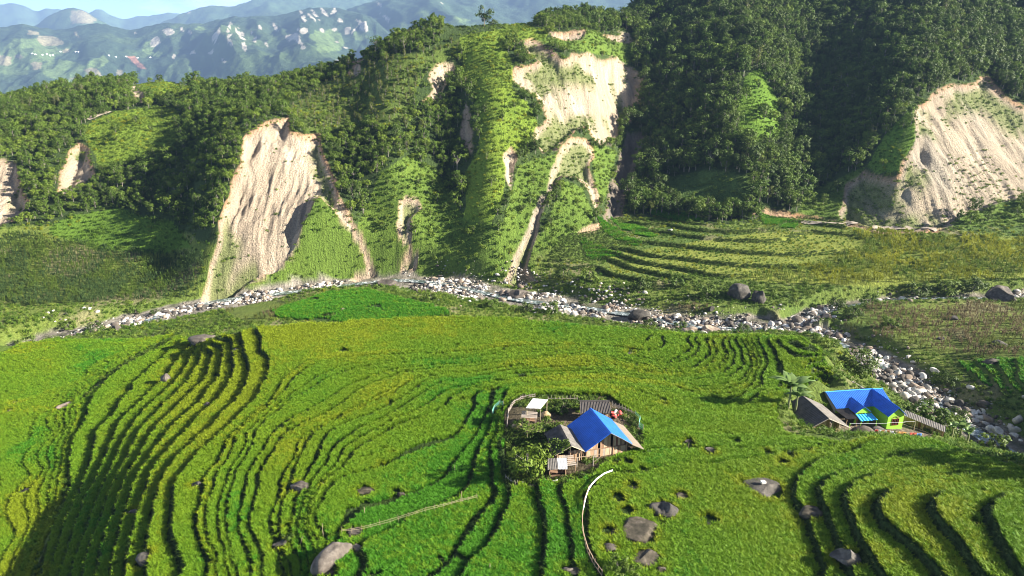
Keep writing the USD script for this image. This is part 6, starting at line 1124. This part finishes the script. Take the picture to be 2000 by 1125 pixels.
# heap of red sacks, brick floor
p_ = PZ(1206, 813, 1.0); T = thing('sack_heap', 'heap of red and white sacks behind the blue roof', 'sacks', (p_[0], p_[1], .95))
r = np.random.default_rng(8)
for k in range(13):
    v, f = stone_mesh(800 + k, 1, .15, .3); v = v * [.42, .24, .17] @ trimesh.transformations.euler_matrix(0, r.uniform(-.3, .3), r.uniform(0, 3))[:3, :3].T + [r.normal(0, .5), r.normal(0, .35), .15 + .22 * (k % 3)]; obj('sack', (v, f), (RED, RED, RED, WHITE, PINK)[k % 5], T, smooth=40)
q_ = [PZ(1213, 806, 1.0), PZ(1236, 812, 1.0), PZ(1240, 824, 1.05), PZ(1218, 824, 1.05)]; tag(obj('brick_floor', cat([(np.array([c + [0, 0, .12] for c in q_] + [c - [0, 0, .2] for c in q_]), np.array([[0, 1, 2, 3], [0, 4, 5, 1], [1, 5, 6, 2], [2, 6, 7, 3], [3, 7, 4, 0]]))]), PINK), 'pinkish drying floor right of the sacks', 'floor')
def net(lb, uv, z, h):
    P = np.array([PZ(u_, v_, z) for u_, v_ in uv]); P[:, 2] = [ground_at(a, b) for a, b, _ in P]; T_ = thing('net_fence', lb, 'net fence', P[0]); P = P - P[0]
    for p in P: obj('post', pole(p - [0, 0, .2], p + [0, 0, h + .15], .035), BAMBOO, T_)
    for a, b in zip(P[:-1], P[1:]):
        for k in range(4): obj('net_strand', pole(a + [0, 0, .15 + (h - .2) * k / 3], b + [0, 0, .15 + (h - .2) * k / 3], .045, 4), NET, T_)
        n_ = max(2, int(np.linalg.norm(b - a) / .28))
        obj('net_mesh', cat([pole(a + (b - a) * k / n_ + [0, 0, .1], a + (b - a) * (k + .5) / n_ + [0, 0, h], .022, 3) for k in range(n_)]), NET, T_)
net('blue green net fence right of the wooden house', [(1240, 812), (1250, 822), (1247, 838), (1256, 848)], 1.0, 1.0); net('pale green net fence at the left corner of the yard', [(961, 800), (965, 790), (976, 785), (984, 788)], .6, 1.1)
# yard fences, sticks, poles
def fence(lb, uv, z, h, mat, post_h, rails=(.5, .9), r_=.035, step=.8, name='pole_fence', conform=True, cat_='fence'):
    P = np.array([PZ(u_, v_, z) for u_, v_ in uv]); s = np.r_[0, np.cumsum(np.linalg.norm(np.diff(P[:, :2], axis=0), axis=1))]; n = max(2, int(s[-1] / step)); q = np.linspace(0, s[-1], n + 1)
    X, Y = np.interp(q, s, P[:, 0]), np.interp(q, s, P[:, 1]); Z = np.array([ground_at(a, b) for a, b in zip(X, Y)]); Z = gaussian_filter(Z, 2) if conform else Z; Q = np.stack([X, Y, Z], 1); rg = np.random.default_rng(int(uv[0][0])); T_ = thing(name, lb, cat_, Q[0]); Q = Q - Q[0]
    for hh in rails: obj('rail', tube(Q + np.c_[np.zeros((n + 1, 2)), hh * h + rg.normal(0, .03, n + 1)], np.full(n + 1, r_), 5), mat, T_)
    for p in Q: obj('post', pole(p + [0, 0, -.2], p + [rg.normal(0, .04), rg.normal(0, .04), post_h * rg.uniform(.9, 1.15)], r_ * .9, 5), mat, T_)
    return T_
fence('straight bamboo rail fence crossing the deep green rice', [(668, 1040), (700, 1037), (780, 1018), (860, 998), (932, 979)], -.1, 1.0, BAMBOO, 1.2, (.78, 1.0), .018, 1.05, 'bamboo_fence')
fence('curved double rail of white poles beside the footpath', [(1150, 962), (1142, 985), (1138, 1008), (1137, 1030), (1140, 1055), (1148, 1082), (1160, 1106), (1175, 1128)], 2.0, 1.0, WOOD[0], 1.0, (.35, .95), .035, .75, 'rail_fence')
P = np.array([PZ(u_, v_, 2.2) for u_, v_ in [(1196, 928), (1180, 934), (1165, 942), (1155, 953), (1148, 966), (1143, 980), (1139, 1000)]]); P[:, 2] = [ground_at(a, b) + .75 for a, b, _ in P]
V_ = np.concatenate([P + [0, 0, .09], P + [.05, -.04, .06], P + [.04, -.04, -.08], P + [-.03, .02, -.08], P + [-.04, .03, .07]]); n_ = len(P); i_ = np.arange(n_ - 1); tag(obj('plastic_sheet', (V_, np.concatenate([np.stack([i_ + n_ * a, i_ + 1 + n_ * a, i_ + 1 + n_ * ((a + 1) % 5), i_ + n_ * ((a + 1) % 5)], 1) for a in range(5)])), WHITE, smooth=50), 'white plastic sheet wrapped along the upper end of the rail', 'plastic sheet')
fence('old stake fence around the upper left of the yard', [(990, 830), (993, 805), (1003, 788), (1020, 778), (1045, 775)], .8, .8, WOOD[3], .9, (.4, .8), .045, .5, 'stake_fence'); fence('short stake fence along the front of the wooden house', [(1140, 897), (1165, 890), (1190, 884), (1215, 878), (1245, 872)], 1.4, .6, WOOD[1], .75, (.7,), .035, .9, 'stake_fence'); fence('stake fence behind the yard beside the barn', [(1070, 784), (1090, 785), (1110, 784), (1128, 784)], .7, .7, WOOD[3], .8, (.6,), .04, .55, 'stake_fence'); fence('row of stakes behind the drying floor', [(1196, 795), (1212, 801), (1228, 807), (1240, 812)], .9, .7, WOOD[3], .9, (.5, .8), .04, .55, 'stake_fence'); fence('stick fence at the lower left edge of the yard', [(988, 930), (1000, 940), (1020, 946)], 1.0, .6, WOOD[3], .7, (.5,), .04, .5, 'stake_fence')
fence('bamboo footbridge rail over the stream at the right edge', [(1935, 888), (1955, 896), (1975, 904), (2005, 914)], -11, 1.0, BAMBOO, 1.2, (.5, .95), .06, 1.0, 'rail_fence'); fence('tiny wall of stakes running across the upper right terraces', [(1420, 655), (1423, 675), (1430, 688), (1450, 692), (1475, 700), (1500, 708)], -1.5, .5, STONE_GREY, .5, (.4,), .06, .6, 'stake_fence')
for u_, v_, z_, h_, tl, lb in ((631, 1048, -1, 2.0, .02, 'thin upright pole above the tall boulder'), (712, 1003, -.3, 1.3, .0, 'thin pole on the terrace edge left of the bamboo fence'), (887, 920, -.4, 1.2, .05, 'thin pole on the dark terrace edge near the yard'), (903, 984, 0, 2.0, -.04, 'tall thin pole at the right part of the bamboo fence'), (585, 1062, -1.6, 1.2, .35, 'leaning thin pole among the left terraces'), (957, 1122, .3, .9, 0, 'short pole at the bottom left of the strips'), (1006, 946, 1, .8, .1, 'short white post at the lower left corner of the yard'), (1345, 873, 1.6, .8, 0, 'short post under the small pale stone'), (1392, 725, -2, .0, 0, ''), (1498, 775, -.3, .8, .3, 'short stake near the large banana plant'), (1143, 900, 1.4, 1.0, .1, 'post at the left of the drying rack'), (1945, 875, -9, 3.0, .25, 'thin leaning pole beside the stream at the right')):
    if h_:
        p = PZ(u_, v_, z_); zg = ground_at(p[0], p[1]); tag(obj('thin_pole', pole((p[0], p[1], zg - .2), (p[0] + tl * h_, p[1], zg + h_), .035, 5), BAMBOO), lb, 'pole')
p_ = PZ(1158, 912, 1.5); T = thing('drying_rack', 'forked wooden drying rack in front of the wooden house', 'rack', (p_[0], p_[1], ground_at(p_[0], p_[1])), .2)
obj('post', pole((0, 0, -.2), (0, 0, 1.5), .06), WOOD[3], T); obj('post', pole((-2.0, .5, -.2), (-2.0, .5, 1.3), .06), WOOD[3], T); obj('rail', pole((-2.3, .55, 1.2), (.9, -.1, 1.75), .05), WOOD[0], T); obj('brace', pole((0, 0, .6), (.8, -.2, 1.4), .045), WOOD[0], T)
p_ = PZ(1052, 930, 1.2); tag(obj('leaning_log', pole((p_[0] + .4, p_[1], 1.1), (p_[0] - .7, p_[1] + .5, 2.9), .07), WOOD[0]), 'pale log leaning in the yard beside the fruit tree', 'log')
def heap(name, lb, cat_, uv, z, w, d, h, mat, seed, sub=3):
    v, f = stone_mesh(seed, sub, .5, .1); v[:, 2] = np.maximum(v[:, 2], -.05); v[:, :2] *= (1 - .35 * np.clip(v[:, 2:], 0, 1)); p = PZ(uv[0], uv[1], z); zg = ground_at(p[0], p[1]); tag(obj(name, (v * [w / 2, d / 2, h] + [p[0], p[1], zg], f), mat, smooth=45), lb, cat_)
heap('straw_heap', 'brown straw heap beside the white shelter', 'straw', (1066, 815), .9, 1.8, 1.4, .8, STRAW, 820); heap('straw_heap', 'brushwood heap at the left of the yard', 'brushwood', (1010, 832), .9, 2.0, 1.2, .6, STRAW, 821); heap('soil_heap', 'dark soil heap in front of the green house', 'soil heap', (1683, 853), -4.4, 4.6, 2.6, 1.7, SOIL, 822); heap('firewood_heap', 'heap of brushwood before the left barn', 'firewood', (1632, 850), -4.2, 2.2, 1.2, .7, STRAW, 823); heap('firewood_heap', 'dark heap of scraps beside the soil heap', 'scraps', (1712, 836), -4.6, 2.6, 1.2, .6, DARK_SHEET, 824)

# green house with blue roofs
GZ = -5.0; T = thing('green_house', 'lime green house with a large blue metal roof by the stream', 'house', (60.1, 103.3, GZ), math.radians(7.6))
obj('roof_panel', sheet((-8.3, 0, 3.9), (1.9, 0, 3.9), (1.9, -3.1, 2.45), (-8.1, -3.1, 2.45), .3, .022), BLUE, T); obj('roof_panel', sheet((-8.3, 0, 3.9), (1.9, 0, 3.9), (1.9, 3.1, 2.45), (-8.3, 3.1, 2.45), .3, .022), BLUE, T)
obj('ridge_cap', tube(np.array([[-8.35, 0, 3.93], [-3, 0, 3.95], [1.95, 0, 3.93]]), np.full(3, .07), 6), AWNING, T)
obj('wing_roof', sheet((0, -.1, 3.97), (0, -6.85, 3.97), (-1.62, -6.85, 2.5), (-1.62, -2.6, 2.5), .3, .022), BLUE, T); obj('wing_roof', sheet((0, -6.85, 3.97), (0, -.1, 3.97), (1.62, -.1, 2.5), (1.62, -6.85, 2.5), .3, .022), BLUE, T)
obj('wing_ridge', tube(np.array([[0, -6.9, 3.99], [0, -3, 4.0], [0, -.05, 3.99]]), np.full(3, .06), 6), BLUE, T)
obj('porch_roof', sheet((-4.5, -1.3, 3.45), (-4.5, -4.9, 3.45), (-5.95, -4.9, 2.35), (-5.95, -2.6, 2.35), .3, .022), BLUE, T); obj('porch_roof', sheet((-4.5, -4.9, 3.45), (-4.5, -1.3, 3.45), (-3.05, -2.6, 2.35), (-3.05, -4.9, 2.35), .3, .022), BLUE, T)
obj('side_wall', prism([(-2.7, -.3), (2.7, -.3), (2.7, 2.55), (0, 3.85), (-2.7, 2.55)], 0, .12), CEMENT, T) if False else None
v, f = prism([(-2.75, -.5), (2.75, -.5), (2.75, 2.55), (0, 3.82), (-2.75, 2.55)], -.06, .06); obj('end_wall', (np.stack([-8.0 + v[:, 1], v[:, 0], v[:, 2]], -1), f), CEMENT, T); obj('end_wall', (np.stack([1.6 + v[:, 1], v[:, 0], v[:, 2]], -1), f), LIME, T)
obj('front_wall', bx(-3.2, -2.7, 1.0, 9.5, .12, 3.0), LIME, T); obj('back_wall', bx(-3.2, 2.7, 1.0, 9.5, .12, 3.0), CEMENT, T)
gw = shapely.Polygon([(-1.35, -.5), (1.35, -.5), (1.35, 2.55), (0, 3.78), (-1.35, 2.55)]).difference(shapely.box(-.52, .85, .52, 1.85)); m_ = trimesh.creation.extrude_polygon(gw, .12); v = np.array(m_.vertices); obj('gable_wall', (np.stack([v[:, 0], v[:, 2] - 6.5, v[:, 1]], -1), np.array(m_.faces)[:, ::-1]), LIME, T)
obj('wing_wall', bx(-1.35, -4.5, 1.0, .12, 3.85, 3.0), LIME, T); obj('wing_wall', bx(1.35, -3.3, 1.0, .12, 6.2, 3.0), LIME, T)
W_ = obj('window', cat([bx(0, -6.53, 1.89, 1.16, .10, .08), bx(0, -6.53, .81, 1.16, .10, .08), bx(-.55, -6.53, 1.35, .07, .10, 1.02), bx(.55, -6.53, 1.35, .07, .10, 1.02), bx(0, -6.53, 1.35, .06, .10, 1.0), bx(-.28, -6.53, 1.35, .04, .08, 1.0), bx(.28, -6.53, 1.35, .04, .08, 1.0)]), FRAME, T)
for k in range(4): obj('pane', bx(-.405 + .27 * k, -6.50, 1.35, .21, .02, .98), PANE, W_)
obj('curtain', bx(0, -6.36, 1.35, 1.1, .03, 1.1), RED, T); obj('room_floor', bx(0, -3.5, .05, 2.5, 5.6, .1), CEMENT, T)
for s_ in (-1, 1): obj('window_hood', tube(np.array([[0, -6.58, 2.38], [s_ * .3, -6.58, 2.22], [s_ * .62, -6.58, 2.06]]), np.full(3, .04), 4), FRAME, T)
obj('porch_gable', prism([(-5.7, 2.3), (-3.3, 2.3), (-4.5, 3.32)], -4.75, -4.62), LIME, T)
for x_ in (-5.65, -3.35): obj('porch_pillar', bx(x_, -4.68, .9, .24, .24, 2.9), LIME, T)
obj('awning', sheet((-5.85, -4.85, 2.2), (-3.0, -4.85, 2.2), (-2.8, -6.2, 1.75), (-5.75, -6.2, 1.7), .5, .05), AWNING, T)
for x_ in (-5.6, -2.95): obj('awning_post', pole((x_, -6.1, -.4), (x_, -6.1, 1.72), .045), LIME, T)
obj('lean_to_roof', sheet((-8.4, -3.0, 2.35), (-6.0, -3.0, 2.3), (-5.7, -5.6, 1.85), (-7.7, -5.6, 1.9), .24, .05), DARK_SHEET, T)
for x_ in (-7.6, -5.85): obj('lean_to_post', pole((x_, -5.4, -.4), (x_, -5.4, 1.88), .06), WOOD[1], T)
obj('veranda_floor', bx(-4.5, -4.6, .02, 5.6, 3.6, .12), CEMENT, T); obj('door', bx(-4.5, -2.78, 1.05, .9, .06, 2.0), FRAME, T)
# barn left of the green house
T = thing('barn', 'old barn with a dark left slope and a pale right slope beside the banana plants', 'barn', (46.85, 94.85, -3.5), math.radians(6.8))
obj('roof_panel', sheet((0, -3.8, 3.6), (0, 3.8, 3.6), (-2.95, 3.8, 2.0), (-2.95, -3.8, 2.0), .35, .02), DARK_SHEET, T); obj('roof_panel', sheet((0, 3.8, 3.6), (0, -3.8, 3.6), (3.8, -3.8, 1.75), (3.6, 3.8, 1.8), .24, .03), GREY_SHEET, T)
obj('ridge_cap', tube(np.array([[0, -3.85, 3.63], [0, 0, 3.65], [0, 3.85, 3.63]]), np.full(3, .08), 6), GREY_SHEET, T)
for s_, x_, z_ in ((-1, -2.95, 2.0), (1, 3.8, 1.75)): obj('barge_board', tube(np.array([[0, -3.84, 3.57], [x_ / 2, -3.84, (3.57 + z_) / 2], [x_, -3.84, z_]]), np.full(3, .05), 4), WOOD[3], T)
planks(T, -2.5, .2, lambda x: 2.0 if x < -2.4 else min(3.3, 3.45 + .54 * x) if x < 0 else 3.3, -3.0, .4, 17, -.6); planks(T, .2, 2.6, lambda x: 3.4 - .48 * x, -2.6, .4, 18, .9, skip=(3,))
obj('side_wall', bx(-2.55, 0, .6, .08, 6.4, 2.6), WOOD[2], T); obj('back_wall', bx(.2, 3.2, .8, 5.6, .08, 2.6), WOOD[2], T)
for k in range(6): obj('post', bx(-2.62, -2.9 + 1.15 * k, .7, .14, .14, 2.7), WOOD[3], T)
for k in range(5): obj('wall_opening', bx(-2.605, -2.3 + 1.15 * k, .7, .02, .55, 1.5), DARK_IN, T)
obj('leaning_sheet', sheet((-1.0, -3.2, 1.9), (.4, -3.2, 1.85), (1.0, -4.6, .1), (-.5, -4.6, .1), .2, .035), GREY_SHEET, T)
obj('loft_beam', bx(1.4, -2.7, .85, 2.8, .14, .14), WOOD[2], T)
for x_ in (1.0, 2.4): obj('post', pole((x_, -2.9, -.5), (x_, -2.9, 2.2), .07), WOOD[1], T)
# shed behind the green house, long low shed at its right
p_ = PZ(1667, 750, -4.4); T = thing('shed', 'grey gabled shed half hidden behind the blue roof', 'shed', (p_[0], p_[1], -7.3), math.radians(14))
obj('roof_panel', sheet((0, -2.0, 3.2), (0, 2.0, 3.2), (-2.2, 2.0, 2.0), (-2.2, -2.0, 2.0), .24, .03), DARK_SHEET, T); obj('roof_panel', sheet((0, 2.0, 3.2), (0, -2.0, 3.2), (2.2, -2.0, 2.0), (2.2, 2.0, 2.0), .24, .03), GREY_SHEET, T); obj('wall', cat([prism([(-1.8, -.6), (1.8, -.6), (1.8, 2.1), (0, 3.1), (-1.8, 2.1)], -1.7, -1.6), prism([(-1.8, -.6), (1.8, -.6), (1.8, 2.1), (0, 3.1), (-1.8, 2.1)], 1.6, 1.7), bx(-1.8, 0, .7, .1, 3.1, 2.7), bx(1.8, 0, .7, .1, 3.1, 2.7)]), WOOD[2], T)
A1, A2 = PZ(1766, 804, -3.2), PZ(1846, 840, -4.6); mid_ = (A1 + A2) / 2; ang = math.atan2(A2[1] - A1[1], A2[0] - A1[0]); Ls = np.hypot(*(A2 - A1)[:2]) / 2
T = thing('long_shed', 'long low shed with a sagging grey roof at the right of the green house', 'shed', (mid_[0], mid_[1], -6.0), ang)
obj('roof_panel', sheet((-Ls, .9, 2.75), (Ls, .9, 1.65), (Ls + .1, -.7, 1.35), (-Ls, -.7, 2.45), .24, .03), GREY_SHEET, T)
for k in range(5): x_ = -Ls + .2 + (2 * Ls - .4) * k / 4; obj('post', pole((x_, -.55, -.8), (x_, -.55, 2.35 - 1.1 * k / 4), .07), WOOD[1], T); obj('post', pole((x_, .75, -.8), (x_, .75, 2.6 - 1.1 * k / 4), .07), WOOD[1], T)
planks(T, -Ls, Ls, lambda x: 1.9 - .17 * (x + Ls), .7, .4, 19, -.8)
# clothes line, washing, coloured strip
L1, L2 = PZ(1660, 828, -3.0), PZ(1788, 823, -2.9); T = thing('clothes_line', 'thin white clothes line stretched before the green house', 'clothes line', L1)
obj('line', tube(np.array([[0, 0, 0], (L2 - L1) / 2 - [0, 0, .12], L2 - L1]), np.full(3, .022), 4), WHITE, T); obj('post', pole((0, 0, -2.4), (0, 0, .1), .05), LIME, T); obj('post', pole(L2 - L1 - [0, 0, 2.8], L2 - L1 + [0, 0, .1], .05), BAMBOO, T)
W1, W2 = PZ(1708, 845, -4.3), PZ(1802, 853, -4.5); T = thing('drying_rail', 'low rail in front of the green house hung with washing', 'rail', W1)
obj('rail', pole((0, 0, .5), W2 - W1 + [0, 0, .5], .04), WOOD[0], T)
for k in range(5): obj('post', pole((W2 - W1) * k / 4 - [0, 0, 1.6], (W2 - W1) * k / 4 + [0, 0, .52], .04), WOOD[0], T)
for k, (a, wd, mt, lb) in enumerate([(.03, .45, RED, 'leftmost red cloth on the low rail'), (.10, .4, WHITE, 'white cloth beside the leftmost red cloth'), (.16, .4, RED, 'second red cloth on the low rail'), (.22, .3, WHITE, 'narrow white cloth in the middle of the low rail'), (.28, .4, RED, 'third red cloth on the low rail'), (.36, .8, WHITE, 'broad white cloth on the low rail'), (.56, 1.3, ORANGE, 'long orange cloth on the low rail'), (.80, .9, RED, 'large red cloth toward the right end of the low rail'), (.92, .7, BLUECL, 'blue cloth at the right end of the low rail')]):
    p = W1 + (W2 - W1) * a; an = math.atan2((W2 - W1)[1], (W2 - W1)[0]); n_ = 7; s_ = np.linspace(-.5, .5, n_) * wd; V = []
    for dy, dz in ((-.14, -.28), (-.055, .0), (.0, .055), (.055, .0), (.14, -.25)): V += [(p[0] + math.cos(an) * a_ - math.sin(an) * dy * (1 + .4 * math.sin(9 * a_)), p[1] + math.sin(an) * a_ + math.cos(an) * dy * (1 + .4 * math.sin(9 * a_)), p[2] + .5 + dz) for a_ in s_]
    i_ = np.arange(n_ - 1); tag(obj('cloth', (np.array(V), np.concatenate([np.stack([i_ + n_ * b, i_ + 1 + n_ * b, i_ + 1 + n_ * (b + 1), i_ + n_ * (b + 1)], 1) for b in range(4)])), mt, smooth=True), lb, 'cloth')
# far village
if MTN:
    V_, u_, v_ = MTN['near']; d_ = np.hypot(V_[:, 0], V_[:, 1])
    for k, (a, b, w) in enumerate([(62, 104, 12), (69, 106, 10), (83, 106, 9), (92, 105, 8), (97, 108, 9), (104, 108, 9), (118, 101, 8), (146, 101, 9), (152, 101, 8), (212, 108, 11), (226, 110, 11), (247, 110, 12), (268, 112, 12), (293, 112, 9)]):
        j = np.nonzero((np.abs(u_ - a) < 2) & (np.abs(v_ - b) < 1.5))[0]
        if not len(j): continue
        p = V_[j[np.argmin(d_[j])]]; T = thing('far_house', f'tiny white house on the far mountain, number {k + 1} from the left' if False else ['leftmost tiny white house of the far mountain village', 'tiny white house second in the far village row', 'tiny house beside the tan far field', 'tiny pale house in the far village middle', 'tiny house right of the far village middle', 'last tiny house of the left far village', 'tiny house above the far tan field', 'tiny house beside the long far field', 'tiny house at the right end of the long far field', 'left tiny white house of the pair on the far spur', 'right tiny white house of the pair on the far spur', 'tiny white house at the left top of the red earth cut', 'tiny white house at the right top of the red earth cut', 'tiny house right of the red earth cut'][k], 'house', (p[0], p[1], p[2] - .5), .3 * k)
        obj('wall', cat([prism([(-w * .5, -2), (w * .5, -2), (w * .5, 3.5), (0, 6.5), (-w * .5, 3.5)], -4, 4)]), WHITE, T); obj('roof', cat([sheet((0, -4.4, 6.9), (0, 4.4, 6.9), (-w * .58, 4.4, 3.6), (-w * .58, -4.4, 3.6), 0, 0, .2, 2), sheet((0, 4.4, 6.9), (0, -4.4, 6.9), (w * .58, -4.4, 3.6), (w * .58, 4.4, 3.6), 0, 0, .2, 2)]), PALE_SHEET, T)
print('done', time.time() - T0)
